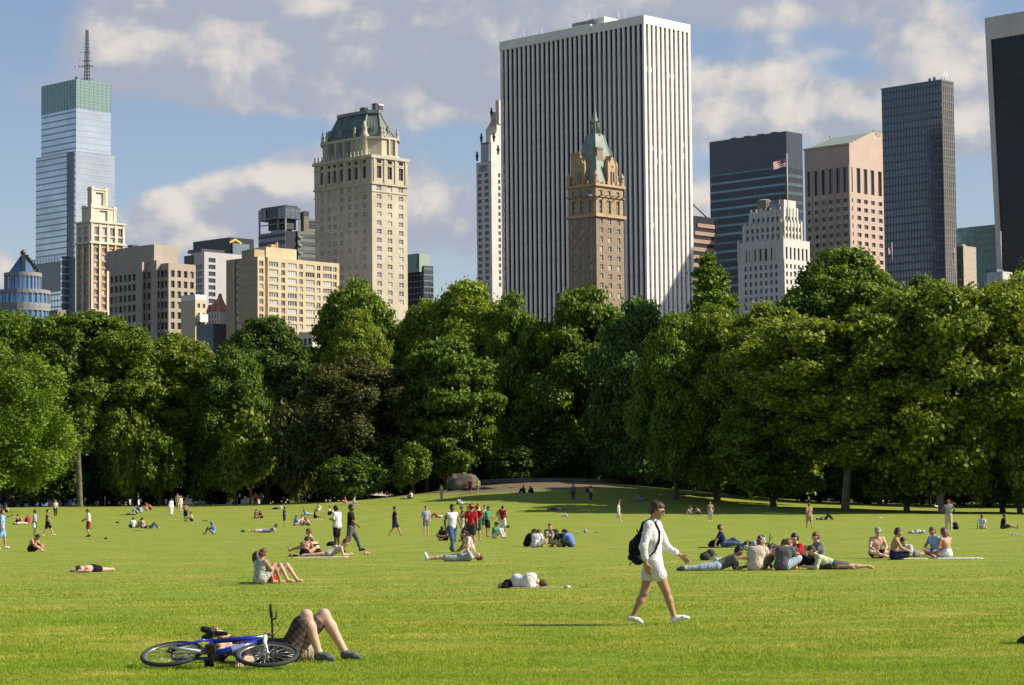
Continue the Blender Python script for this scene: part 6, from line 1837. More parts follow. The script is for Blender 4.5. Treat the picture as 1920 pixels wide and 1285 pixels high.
def hand_prims(P, s, fine):
    w, h = P['wr' + s], P['ha' + s]
    d = unit(h - w); fa = unit(w - P['el' + s])
    side = P.get('pn' + s)
    if side is None:
        side = P['lat'] * (1 if s == 'L' else -1)
        side = side - d * (side @ d)
        if np.linalg.norm(side) < .3: side = P['fwd'] - d * (P['fwd'] @ d)
        side = unit(side)
    across = unit(np.cross(d, side)) * (1 if s == 'L' else -1)   # towards the thumb
    if not fine:
        return [(w, h - d * .01, .027, .032), (h - d * .01, h + d * .055, .030, .016), (w + d * .02 + across * .02, w + d * .075 + across * .045, .014, .011)]
    pr = [(w, w + d * .03, .024, .026)]
    for q in (-.026, -.009, .009, .026): pr.append((w + d * .02 + across * q * .7, w + d * .085 + across * q, .0165, .0135))
    ln = (.062, .078, .085, .076)
    for i, q in enumerate((-.030, -.010, .010, .029)):
        base = w + d * .088 + across * q; l_ = ln[i]
        m1 = base + d * l_ * .48 - side * l_ * .10 + across * q * .15
        m2 = m1 + d * l_ * .30 - side * l_ * .20
        m3 = m2 + d * l_ * .20 - side * l_ * .24
        pr += [(base, m1, .0098, .0092), (m1, m2, .0092, .0084), (m2, m3, .0084, .0072)]
    tb = w + d * .028 + across * .028; t1 = tb + d * .034 + across * .030 - side * .008; t2 = t1 + d * .032 + across * .008 - side * .008
    pr += [(w + d * .01 + across * .012, tb, .017, .0145), (tb, t1, .0135, .0115), (t1, t2, .0110, .0090)]
    return pr
SKIN = {'tan': mat('skin_tan', (0.41, 0.23, 0.14), 0.55, var=.08, scale=6, spec=.35), 'pale': mat('skin_pale', (0.56, 0.36, 0.26), 0.55, var=.07, scale=6, spec=.35),
        'brown': mat('skin_brown', (0.20, 0.10, 0.06), 0.5, var=.08, scale=6, spec=.4), 'dark': mat('skin_dark', (0.075, 0.042, 0.028), 0.45, var=.08, scale=6, spec=.45),
        'red': mat('skin_flushed', (0.52, 0.25, 0.16), 0.55, var=.08, scale=6, spec=.35)}
HAIR = {'black': mat('hair_black', (0.012, 0.010, 0.009), 0.5, var=.2, scale=40), 'brown': mat('hair_brown', (0.055, 0.030, 0.017), 0.55, var=.3, scale=40),
        'auburn': mat('hair_auburn', (0.13, 0.055, 0.025), 0.55, var=.3, scale=40), 'blond': mat('hair_blond', (0.32, 0.20, 0.09), 0.55, var=.3, scale=40), 'grey': mat('hair_grey', (0.3, 0.29, 0.28), 0.6, var=.2, scale=40)}
CL = {'white': (0.66, 0.66, 0.67), 'offwhite': (0.58, 0.54, 0.46), 'black': (0.012, 0.012, 0.014), 'charcoal': (0.05, 0.05, 0.055), 'grey': (0.20, 0.20, 0.205), 'ltgrey': (0.36, 0.37, 0.40),
      'navy': (0.022, 0.028, 0.085), 'blue': (0.10, 0.22, 0.58), 'ltblue': (0.26, 0.46, 0.72), 'denim': (0.075, 0.12, 0.22), 'ltdenim': (0.30, 0.38, 0.48), 'red': (0.50, 0.03, 0.03), 'darkred': (0.22, 0.018, 0.02),
      'green': (0.03, 0.26, 0.12), 'olive': (0.13, 0.12, 0.07), 'khaki': (0.38, 0.32, 0.22), 'yellow': (0.62, 0.55, 0.12), 'paleyellow': (0.62, 0.60, 0.34), 'brown': (0.11, 0.07, 0.045), 'orange': (0.55, 0.16, 0.05),
      'teal': (0.03, 0.14, 0.14), 'pink': (0.60, 0.30, 0.30), 'cream': (0.60, 0.50, 0.40), 'slate': (0.11, 0.12, 0.125), 'lilac': (0.36, 0.36, 0.50), 'darkgreen': (0.012, 0.05, 0.032), 'palegreen': (0.48, 0.50, 0.36)}
def cloth(c):
    k = 'cloth_' + c
    if k in MATS: return MATS[k]
    if c == 'plaid': return pattern_cloth('plaid')
    if c == 'print': return pattern_cloth('print')
    m = mat(k, CL[c], 0.9, var=.07, scale=5, spec=.15)
    g = NG(m.node_tree); bs = [n for n in g.n if n.type == 'BSDF_PRINCIPLED'][0]; tc = [n for n in g.n if n.type == 'TEX_COORD'][0]
    n1 = g.noise(g.vmath('MULTIPLY', tc.outputs['Object'], (1, 1, .55)), 7.0, 3, .55, 1.2)
    ridge = g.math('ABSOLUTE', g.math('SUBTRACT', n1, .5))
    b = g.add('ShaderNodeBump'); b.inputs['Strength'].default_value = .75; b.inputs['Distance'].default_value = .10
    g.l.new(ridge, b.inputs['Height']); g.l.new(b.outputs[0], bs.inputs['Normal'])
    return m
def pattern_cloth(kind):
    k = 'cloth_' + kind
    m = bpy.data.materials.new(k); m.use_nodes = True
    g = NG(m.node_tree); g.n.clear()
    out = g.add('ShaderNodeOutputMaterial'); bs = g.add('ShaderNodeBsdfPrincipled'); tc = g.add('ShaderNodeTexCoord')
    if kind == 'print':
        vo = g.add('ShaderNodeTexVoronoi'); g.l.new(tc.outputs['Object'], vo.inputs['Vector']); vo.inputs['Scale'].default_value = 24
        col = g.ramp(vo.outputs['Distance'], [(.30, (.025, .03, .03)), (.42, (.42, .43, .40))])
    else:
        sep = g.add('ShaderNodeSeparateXYZ'); g.l.new(tc.outputs['Object'], sep.inputs[0])
        a = g.math('SINE', g.math('MULTIPLY', g.math('ADD', sep.outputs[0], sep.outputs[2]), 90)); b = g.math('SINE', g.math('MULTIPLY', g.math('SUBTRACT', sep.outputs[2], sep.outputs[0]), 70))
        s_ = g.math('ADD', g.sstep(a, .3, .6), g.sstep(b, .5, .8))
        col = g.ramp(g.math('MULTIPLY', s_, .5), [(0, (.045, .034, .027)), (.5, (.085, .065, .052)), (1, (.13, .105, .085))])
    g.l.new(col, bs.inputs['Base Color']); bs.inputs['Roughness'].default_value = .9; bs.inputs['Specular IOR Level'].default_value = .15
    g.l.new(bs.outputs[0], out.inputs[0]); MATS[k] = m
    return m
def join_parts(parts):
    V = []; Q = []; b = 0
    for v, q in parts: V.append(v); Q.append(q + b); b += len(v)
    return np.concatenate(V), np.concatenate(Q)
def wobble(v, amp, sc, seed=0):
    n = np.stack([vnoise(v + 5.1 * i, sc, seed + i) for i in range(3)], -1) - .5
    return v + n * amp
def person(label, px, py, pose_n, yaw, skin='tan', top=None, sleeve=.5, bottom='navy', leg=.5, hair='brown', hairlen=0, shoes=None, size=1.0, cap=None, fine=False, group=None,
           P=None, girl=False, wide=1.0, loc=None, hh=None, robe=None, shades=False, untuck=False, cat='person', bra=None, pn=None, legm=1.0, flare=0.0, hat=None):
    """yaw in degrees: 0 faces right in the picture, 90 away from the camera, 270 towards it"""
    if P is None: P = frame_fix(std(pose(pose_n)), pose_n)
    if loc is None: loc = ground_hit(px, py)
    if hh is None: hh = .011 if fine else (.022 if loc.y < 110 else .030)
    t = thing('person', label, cat, loc, radians(yaw), group)
    t.scale = (size,) * 3
    sm = (P['shL'] + P['shR']) / 2
    lying = P['chest'][2] < .3 and P['head'][2] < .55
    # body: one continuous skin; face and hands are worked in a finer grid and grown into it
    pr = body_prims(P, girl, wide)
    for s in 'LR': pr += arm_prims(P, s) + leg_prims(P, s, legm)
    if not shoes:
        for s in 'LR': pr += foot_prims(P, s)
    else:
        for s in 'LR': pr += [(P['an' + s], P['an' + s] * .6 + P['toe' + s] * .4, .034, .03)]
    if not fine:
        for s in 'LR': pr += hand_prims(P, s, False)
        pr += head_prims(P)
        parts = [sdf_mesh('b', pr, hh, None, .03)]
    else:
        parts = [sdf_mesh('b', pr + [(P['neck'], P['head'], .05, .06)], hh, None, .03), sdf_mesh('h', head_prims(P) + [(P['neck'], P['neck'] * .4 + P['head'] * .6, .053, .052)], .0065, None, .012)]
        for s in 'LR': parts.append(sdf_mesh('hand', hand_prims(P, s, True), .0042, None, .006))
    v, q = join_parts(parts)
    add_obj('body', mesh_np('body', v, q, [SKIN[skin]], None, True), t)
    g_ = .010 if fine else .013
    # shirt
    if top and not robe:
        pr = []
        tp = body_prims(P, girl, wide)
        up = tp[:6] if untuck else tp[1:6]
        pr += [(a, b, ra + g_ + .006, rb + g_ + .006) for a, b, ra, rb in up]
        pr += [(P['shL'] * .93 + sm * .07, P['shR'] * .93 + sm * .07, .062 + g_, .062 + g_)]
        pr += [(sm, sm * .6 + P['neck'] * .4, .08 + g_, .058 + g_)]
        if girl: pr += [(a, b, ra + g_ * .7, rb + g_ * .7) for a, b, ra, rb in tp[-2:]]
        for s in 'LR':
            sh, el, wr = P['sh' + s], P['el' + s], P['wr' + s]
            if sleeve >= .45:
                u = min(1, (sleeve) / .5 * .62) if sleeve < .75 else 1
                pr += [(sh, sh * (1 - u) + el * u, .062 + g_, .053 + g_)]
            if sleeve >= .75:
                u = (sleeve - .5) / .5
                pr += [(el, el * (1 - u) + wr * u, .050 + g_, .042 + g_ * .7)]
        m_ = sdf_mesh('t', pr, hh, None, .035)
        v, q = m_
        v = wobble(v, .012, 9, 3)
        add_obj('shirt', mesh_np('shirt', v, q, [cloth(top)], None, True), t)
    if bra:
        ch, Fd, L, U = P['chest'], P['fwd'], P['lat'], P['up']
        pr = [(ch + U * .03 - L * .085, ch + U * .03 + L * .085, .108, .108)]
        v, q = sdf_mesh('t', [(a, b, ra + .012, rb + .012) for a, b, ra, rb in [(ch + U * .02 - L * .07, ch + U * .02 + L * .07, .106, .106)]] + [(a, b, ra + .014, rb + .014) for a, b, ra, rb in body_prims(P, True, wide)[-2:]], hh * .8, None, .02,
                        cut=lambda X: np.abs((X - (ch + U * .02)) @ U) - .035)
        add_obj('swim_top', mesh_np('swim_top', v, q, [cloth(bra)], None, True), t)
    # trousers, shorts or skirt
    if bottom and not robe:
        pel = P['pelvis']; U = P['up']
        pr = [(P['hipL'] * .85 + P['hipR'] * .15, P['hipR'] * .85 + P['hipL'] * .15, .118 * wide + g_, .118 * wide + g_), (pel + P['lat'] * .03, pel + U * .09 + P['lat'] * .03, .118 * wide + g_, .112 * wide + g_), (pel - P['lat'] * .03, pel + U * .09 - P['lat'] * .03, .118 * wide + g_, .112 * wide + g_)]
        for s in 'LR':
            h, k, a = P['hip' + s], P['kn' + s], P['an' + s]
            loose = .016 if leg > .3 else .004
            u = max(.03, min(1, leg / .5) - (.19 if leg <= .62 else 0))
            e = h * (1 - u) + k * u
            pr.append((h, e, .094 + g_ + loose, (.094 * (1 - u) + .058 * u) + g_ + loose * 1.5 + flare))
            if leg > .5:
                u2 = min(1, (leg - .5) / .5)
                pr.append((k, k * (1 - u2) + a * u2, .060 + g_, .048 + g_))
        m_ = sdf_mesh('s', pr, hh, None, .03)
        v = wobble(m_[0], .012, 8, 7)
        add_obj('trousers' if leg > .75 else 'shorts', mesh_np('shorts', v, m_[1], [cloth(bottom)], None, True), t)
    if robe:
        pel = P['pelvis']; pr = [(a, b, ra + .025, rb + .025) for a, b, ra, rb in body_prims(P, girl, wide)[:7]]
        for s in 'LR':
            pr += [(P['sh' + s], P['el' + s], .075, .07), (P['el' + s], P['wr' + s], .068, .066), (P['hip' + s], P['kn' + s], .125, .12), (P['kn' + s], P['an' + s] + V_(0, 0, .10), .12, .11)]
        v, q = sdf_mesh('r', pr, hh, None, .08)
        add_obj('robe', mesh_np('robe', wobble(v, .015, 7, 9), q, [cloth(robe)], None, True), t)
    # shoes
    if shoes:
        for s in 'LR':
            v, q = sdf_mesh('f', foot_prims(P, s, .003 if fine else .008), hh * .7 if fine else hh * .8, None, .02)
            add_obj('shoe', mesh_np('shoe', v, q, [cloth(shoes)], None, True), t)
    # hair
    hd, f, u, l = P['head'], P['hf'], P['hu'], P['hl']
    A = np.array([f, l, u])
    if hair:
        hb_ = .003 if fine else .0
        pr = [('e', hd - f * .018 + u * .036, A, (.108 + hb_, .092 + hb_, .108 + hb_)), ('e', hd - f * .042 - u * .015, A, (.076 + hb_, .086 + hb_, .085))]
        if hairlen:
            back = -f * .085
            pts = [hd + back, hd + back - u * .10, hd + back * .9 - u * (.12 + hairlen * .5), hd + back * .8 - u * (.12 + hairlen)]
            if lying: pts = [hd + back * .3, hd + back * .5 + u * .10, hd - f * .06 + u * (.12 + hairlen * .5), hd - f * .08 + u * (.12 + hairlen)]
            pts = [np.array([p_[0], p_[1], max(p_[2], .03)]) for p_ in pts]
            for q_ in (-.035, .035):
                for i in range(3): pr.append((pts[i] + l * q_, pts[i + 1] + l * q_, .060 - .008 * i, .052 - .012 * i))
        hx = .008 if fine else hh * .8
        v, q = sdf_mesh('hair', pr, hx, None, .02, cut=lambda X: ((X - hd) @ f) * .8 - ((X - hd) @ u) * .72 - .020)
        v = wobble(v, .026 if fine else .02, 26, 5)
        add_obj('hair', mesh_np('hair', v, q, [HAIR[hair]], None, True), t)
    if cap:
        pr = [('e', hd - f * .012 + u * .038, A, (.112, .096, .100))]
        v, q = sdf_mesh('cap', pr + [(hd + f * .085 + u * .055 - l * .03, hd + f * .15 + u * .045 - l * .02, .030, .022), (hd + f * .085 + u * .055 + l * .03, hd + f * .15 + u * .045 + l * .02, .030, .022)], .010 if fine else hh * .7, None, .02,
                        cut=lambda X: .035 - (X - hd) @ u)
        add_obj('cap', mesh_np('cap', v, q, [cloth(cap)], None, True), t)
    if hat:
        mb = MB(); mb.lathe([(.02, .145), (.07, .14), (.098, .10), (.102, .045), (.20, .012), (.21, .0), (.10, .030), (.02, .03)], 18, sm=True)
        o = mb.build('hat', [cloth(hat)], t, tuple(hd + u * .01)); o.rotation_euler = (0.05, .18, 0)
    if shades:
        mb = MB()
        for s in (-1, 1):
            c = hd + f * .098 + u * .022 + l * s * .032; mb.add([tuple(c + l * a_ * .026 + u * b_ * .017 + f * d_) for d_ in (-.003, .004) for a_, b_ in ((-1, -1), (1, -1), (1, 1), (-1, 1))], [(0, 3, 2, 1), (4, 5, 6, 7), (0, 1, 5, 4), (1, 2, 6, 5), (2, 3, 7, 6), (3, 0, 4, 7)])
            mb.tube([tuple(hd + f * .096 + u * .028 + l * s * .056), tuple(hd + u * .022 + l * s * .086)], .005, 5)
        mb.tube([tuple(hd + f * .102 + u * .026 - l * .012), tuple(hd + f * .102 + u * .026 + l * .012)], .004, 5)
        mb.build('sunglasses', [mat('lens_black', (.01, .01, .01), .15, spec=.8)], t)
    return t
# ------------------------------------------------------------------ the bicycle lying in front of the man
def make_bike(label, M, cols, name='bicycle', detail=1):
    FRM, WHT, BLK, MET, RUB, SAD = cols
    root = add_obj(name, None, None); root['label'] = label; root['category'] = 'bicycle'
    root.matrix_world = M
    R = .335
    def wheel(c, steer=None):
        w = add_obj('wheel', None, root, c)
        # x forward, z up, y = axle
        def ring(r, rr, seg, n, m, nm, sq=1.0):
            V = []; F = []
            for i in range(seg):
                a = 2 * pi * i / seg
                for k in range(n):
                    b = 2 * pi * k / n
                    q = r + rr * cos(b) * sq
                    V.append((q * cos(a), rr * sin(b), q * sin(a)))
            for i in range(seg):
                for k in range(n):
                    i2 = (i + 1) % seg; k2 = (k + 1) % n
                    F.append((i * n + k, i * n + k2, i2 * n + k2, i2 * n + k))
            return add_obj(nm, mesh_np(nm, np.array(V), np.array(F), [m], None, True), w)
        ring(R - .022, .023, 56, 10, RUB, 'tyre'); ring(R - .050, .010, 56, 8, MET, 'rim', 1.2)
        for k in range(28):
            a = 2 * pi * k / 28; s = 1 if k % 2 else -1
            mb = MB(); a2 = a + s * .35
            mb.tube([(.022 * cos(a2), s * .028, .022 * sin(a2)), ((R - .055) * cos(a), 0, (R - .055) * sin(a))], .0022, 4)
            mb.build('spoke', [MET], w)
        mb = MB(); mb.tube([(0, -.045, 0), (0, .045, 0)], .019, 10); mb.tube([(0, -.03, 0), (0, -.024, 0)], .032, 12); mb.tube([(0, .024, 0), (0, .03, 0)], .032, 12); mb.tube([(0, -.068, 0), (0, .068, 0)], .006, 6); mb.build('hub', [MET], w)
        return w
    rw = V_(-.44, 0, R); fw0 = V_(.62, 0, R); bb = V_(0, 0, R - .045)
    seat_top = V_(-.17, 0, .80); head_t = V_(.42, 0, .86); head_b = V_(.465, 0, .72)
    rwh = wheel(tuple(rw))
    # frame
    mb = MB(); mb.tube([tuple(head_b + V_(-.01, 0, .01)), tuple(bb)], .035, 12); mb.build('down_tube', [FRM], root)
    mb = MB(); mb.tube([tuple(head_t + V_(0, 0, -.03)), tuple(V_(-.125, 0, .69))], .026, 12); mb.build('top_tube', [FRM], root)
    mb = MB(); mb.tube([tuple(bb), tuple(V_(-.14, 0, .74))], .019, 12); mb.build('seat_tube', [FRM], root)
    mb = MB(); mb.tube([tuple(head_b), tuple(head_t)], .024, 12); mb.build('head_tube', [WHT], root)
    for s in (-1, 1):
        mb = MB(); mb.tube([(bb[0], s * .03, bb[2]), (-.30, s * .058, R - .01), (rw[0], s * .066, R)], [.018, .017, .014], 8); mb.build('chain_stay', [FRM if s > 0 else WHT], root)
        mb = MB(); mb.tube([(-.125, s * .012, .69), (-.19, s * .05, .60), (rw[0], s * .066, R)], [.015, .015, .012], 8); mb.build('seat_stay', [FRM if s < 0 else WHT], root)
    # seat post and saddle
    mb = MB(); mb.tube([(-.14, 0, .72), (-.175, 0, .90)], .0135, 8); mb.build('seat_post', [BLK], root)
    v, q = sdf_mesh('saddle', [(V_(-.30, -.05, .925), V_(-.22, -.03, .93), .035, .035), (V_(-.30, .05, .925), V_(-.22, .03, .93), .035, .035), (V_(-.22, 0, .93), V_(-.04, 0, .925), .035, .02)], .009, None, .03)
    add_obj('saddle', mesh_np('saddle', v, q, [SAD], None, True), root)
    # steering assembly turns about the head tube
    st = add_obj('steering', None, root, tuple(head_b))
    ax = unit(head_t - head_b); q_ = Vector((0, 0, 1)).rotation_difference(Vector(ax))
    st.rotation_mode = 'QUATERNION'
    from mathutils import Quaternion
    turn = Quaternion(Vector(ax), radians(STEER))
    st.rotation_quaternion = turn
    fw = fw0 - head_b
    mb = MB(); crown = -ax * .02
    mb.tube([tuple(V_(0, -.055, 0) + crown), tuple(V_(0, .055, 0) + crown)], .020, 8)
    for s in (-1, 1):
        mb.tube([tuple(V_(0, s * .058, 0) + crown), tuple(fw * .5 + V_(-.015, s * .06, 0)), tuple(fw + V_(0, s * .06, 0))], [.021, .019, .013], 8)
    mb.build('fork', [WHT], st)
    w = wheel(tuple(fw)); w.parent = st
    top = ax * (np.linalg.norm(head_t - head_b) + .03)
    bar = top + ax * .035 + V_(.075, 0, .01)
    mb = MB(); mb.tube([tuple(top - ax * .03), tuple(top + ax * .03)], .018, 8); mb.tube([tuple(top), tuple(bar)], .016, 8); mb.build('stem', [BLK], st)
    mb = MB(); mb.tube([tuple(bar + V_(-.02, -.30, .02)), tuple(bar + V_(0, -.10, 0)), tuple(bar), tuple(bar + V_(0, .10, 0)), tuple(bar + V_(-.02, .30, .02))], .0125, 8); mb.build('handlebar', [BLK], st)
    for s in (-1, 1):
        mb = MB(); mb.tube([tuple(bar + V_(-.012, s * .19, .012)), tuple(bar + V_(-.021, s * .325, .021))], .0185, 10); mb.build('grip', [RUB], st)
        mb = MB(); mb.tube([tuple(bar + V_(.0, s * .165, .01)), tuple(bar + V_(.045, s * .18, -.01)), tuple(bar + V_(.06, s * .27, -.03))], [.014, .010, .007], 7); mb.build('brake_lever', [BLK], st)
        mb = MB(); mb.tube([tuple(bar + V_(.03, s * .15, 0)), tuple(bar + V_(.12, s * .10, -.06)), tuple(bar + V_(.06, s * .04, -.16))], .004, 5); mb.build('cable', [BLK], st)
    # cranks, chainring, pedals, chain (right side is -y)
    mb = MB(); mb.tube([tuple(bb + V_(0, -.06, 0)), tuple(bb + V_(0, -.054, 0))], .088, 28); mb.build('chainring', [BLK], root)
    mb = MB(); mb.tube([tuple(bb + V_(0, -.075, 0)), tuple(bb + V_(0, .075, 0))], .018, 8)
    cd_ = V_(cos(radians(-62)), 0, sin(radians(-62)))
    for s in (-1, 1):
        d = cd_ * (-s); c = bb + V_(0, s * .078, 0)
        mb.tube([tuple(c), tuple(c + d * .17)], [.015, .011], 7)
    mb.build('crank', [BLK], root)
    for s in (-1, 1):
        c = bb + V_(0, s * .135, 0) + cd_ * (-s) * .17; mb = MB(); mb.box(c[0] - .05, c[0] + .05, c[1] - .045, c[1] + .045, c[2] - .013, c[2] + .013); mb.build('pedal', [BLK], root)
    mb = MB(); mb.tube([tuple(bb + V_(0, -.05, .085)), tuple(rw + V_(0, -.05, .045))], .005, 4); mb.tube([tuple(bb + V_(0, -.05, -.085)), tuple(rw + V_(.03, -.05, -.12)), tuple(rw + V_(0, -.05, -.05))], .005, 4); mb.build('chain', [BLK], root)
    mb = MB(); mb.tube([tuple(rw + V_(0, -.036, 0)), tuple(rw + V_(0, -.056, 0))], [.055, .030], 18); mb.build('cassette', [BLK], root)
    mb = MB(); mb.tube([tuple(rw + V_(0, -.075, -.03)), tuple(rw + V_(.03, -.07, -.13))], [.018, .014], 7); mb.build('rear_derailleur', [BLK], root)
    # pale lettering band on the down tube
    a, b = head_b * .62 + bb * .38, head_b * .38 + bb * .62
    mb = MB(); mb.tube([tuple(a), tuple(b)], .0358, 12, cap=False); 
    mb.build('decal', [mat('decal_blue_grey', (.16, .20, .42), .4)], root)
    return root
STEER = 5
BB_ = (mat('frame_blue', (.012, .022, .30), .25, spec=.6), mat('bike_white', (.70, .70, .70), .35, spec=.5), mat('bike_black', (.015, .015, .016), .4), mat('bike_steel', (.35, .35, .36), .3, metal=.7), mat('rubber', (.028, .028, .030), .75), mat('saddle_black', (.012, .012, .013), .5))
def bike_matrix(px, py, yaw, tilt, roll_=0.0, lift=0.0):
    """bicycle on its left side: forward to the right, top away from the camera and raised by the handlebar end"""
    p = ground_hit(px, py)
    yw = radians(yaw)
    f = Vector((cos(yw), sin(yw), 0))
    away = Vector((-sin(yw), cos(yw), 0))
    up = (away * cos(radians(tilt)) + Vector((0, 0, 1)) * sin(radians(tilt)))
    left = up.cross(f)
    M = Matrix((f, left, up)).transposed().to_4x4()
    M.translation = p + Vector((0, 0, lift))
    return M
make_bike('blue mountain bicycle with white fork lying on its side in front of the sleeping man', bike_matrix(375, 1258, -14, 18, lift=.05), BB_)
# ------------------------------------------------------------------ things people brought
def backpack(label, loc, rz, size=1.0, col='black', tilt=0.0, name='backpack', straps=True, group=None):
    t = thing(name, label, 'bag', loc, rz, group)
    t.scale = (size,) * 3; t.rotation_euler = (0, tilt, rz)
    h = .02 if size * 60 > 0 else .03
    v, q = sdf_mesh('bag', [(V_(0, -.09, .12), V_(0, .09, .12), .12, .12), (V_(0, -.07, .34), V_(0, .07, .34), .10, .10), (V_(0, 0, .10), V_(0, 0, .36), .13, .11)], .02, None, .05)
    add_obj('bag_body', mesh_np('bag_body', wobble(v, .03, 7, 2), q, [cloth(col)], None, True), t)
    v, q = sdf_mesh('pocket', [(V_(-.10, -.06, .12), V_(-.10, .06, .12), .07, .07), (V_(-.095, -.05, .22), V_(-.095, .05, .22), .05, .05)], .02, None, .04)
    add_obj('pocket', mesh_np('pocket', v, q, [cloth(col)], None, True), t)
    if straps:
        for s in (-1, 1):
            mb = MB(); mb.tube([(.08, s * .08, .44), (.20, s * .11, .40), (.23, s * .12, .25), (.12, s * .12, .06)], [.012, .018, .018, .010], 6); mb.build('strap', [cloth(col)], t)
        mb = MB(); mb.tube([(0, -.03, .45), (0, -.02, .51), (0, .02, .51), (0, .03, .45)], .009, 6); mb.build('top_handle', [cloth(col)], t)
    return t
def towel(label, px, py, w, d, rz, col='white', lump=0.03, name='towel'):
    p = ground_hit(px, py)
    n, m = 14, 9
    V = []; 
    for i in range(n + 1):
        for j in range(m + 1):
            V.append(((i / n - .5) * w, (j / m - .5) * d, 0))
    V = np.array(V, float)
    V[:, 2] = .020 + lump * .5 * vnoise(V + 3.3, 5, 4) 
    V[:, :2] += .04 * (np.stack([vnoise(V + 9, 3, 1), vnoise(V + 2, 3, 2)], -1) - .5)
    B = V.copy(); B[:, 2] = .004
    f = []
    K = len(V)
    for i in range(n):
        for j in range(m):
            a = i * (m + 1) + j; f.append((a, a + m + 1, a + m + 2, a + 1))
    rim = [i * (m + 1) for i in range(n + 1)] + [n * (m + 1) + j for j in range(1, m + 1)] + [i * (m + 1) + m for i in range(n - 1, -1, -1)] + [j for j in range(m - 1, 0, -1)]
    for k in range(len(rim)):
        a, b = rim[k], rim[(k + 1) % len(rim)]; f.append((a, a + K, b + K, b))
    o = add_obj(name, mesh_np(name, np.concatenate([V, B]), np.array(f), [cloth(col)], None, True), None, p, (0, 0, radians(rz)), label=label, category='towel' if name == 'towel' else 'mat')
    return o
def heap(label, px, py, w, h, col, name='clothes_heap', cat='clothes', d=None, seed=1):
    p = ground_hit(px, py)
    r = np.random.default_rng(seed)
    d = d or w * .6
    pr = []
    for k in range(7):
        c = V_(r.uniform(-.35, .35) * w, r.uniform(-.3, .3) * d, h * r.uniform(.2, .55)); e = c + V_(r.uniform(-.2, .2) * w, r.uniform(-.2, .2) * d, -c[2] * .4)
        pr.append((c, e, h * .35, h * .28))
    v, q = sdf_mesh('heap', pr, max(.012, h / 9), None, .05)
    v = wobble(v, h * .35, 3 / h * .6, seed); v[:, 2] = np.maximum(v[:, 2], 0)
    return add_obj(name, mesh_np(name, v, q, [cloth(col)], None, True), None, p, (0, 0, r.uniform(0, 3)), label=label, category=cat)

# ------------------------------------------------------------------ the walking man
W_LOC = ground_hit(1226, 1172)
PW = std(J(pel=(0, 0, .925), chest=(.0, 0, 1.27), neck=(.005, 0, 1.515), head=(.075, -.01, 1.675), face=(.93, -.30, -.28),
           shL=(.075, .170, 1.455), shR=(-.065, -.165, 1.455), elL=(.215, .215, 1.13), wrL=(.42, .20, 1.01), haL=(.50, .19, .94), elR=(-.155, -.245, 1.15), wrR=(-.115, -.235, .90), haR=(-.09, -.225, .80),
           hipL=(-.02, .095, .89), hipR=(.02, -.085, .89), knR=(.185, -.09, .49), anR=(.295, -.085, .115), toeR=(.50, -.085, .105), knL=(-.13, .09, .47), anL=(-.305, .10, .115), toeL=(-.17, .14, .035)))
walker = person('man in white shirt and white shorts striding right with a black backpack and dark sunglasses', 0, 0, None, 0, 'tan', 'white', .78, 'white', .30, 'brown', 0, 'white', .95, None, True, None, P=PW, loc=W_LOC, shades=True, hh=.010, flare=.018, untuck=True)
for ch in walker.children:
    if ch.name.startswith('shorts'):
        pass
def add_walker_bits():
    P = PW
    # collar and rolled cuffs
    nk, hd = P['neck'], P['head']
    v, q = sdf_mesh('collar', [(nk + V_(-.03, 0, -.035), nk + V_(.01, 0, .02), .078, .070)], .008, None, .02, cut=lambda X: .006 + .0 * X[..., 0] - (np.linalg.norm((X - (nk + V_(.008, 0, .0)))[..., :2], axis=-1) - .056))
    add_obj('collar', mesh_np('collar', v, q, [cloth('white')], None, True), walker)
    for s in 'LR':
        e, w = P['el' + s], P['wr' + s]
        a = e * .50 + w * .50; b = e * .36 + w * .64
        v, q = sdf_mesh('cuff', [(a, b, .058, .056)], .008, None, .01)
        add_obj('cuff', mesh_np('cuff', wobble(v, .01, 14, 3), q, [cloth('white')], None, True), walker)
    # button placket
    ch = P['chest']; 
    mb = MB()
    for k in range(6):
        c = V_(.122, -.055, 1.42 - .075 * k); mb.tube([tuple(c), tuple(c + V_(.006, -.002, 0))], .006, 6)
    o = mb.build('buttons', [mat('button_grey', (.4, .4, .4), .5)], walker)
add_walker_bits()
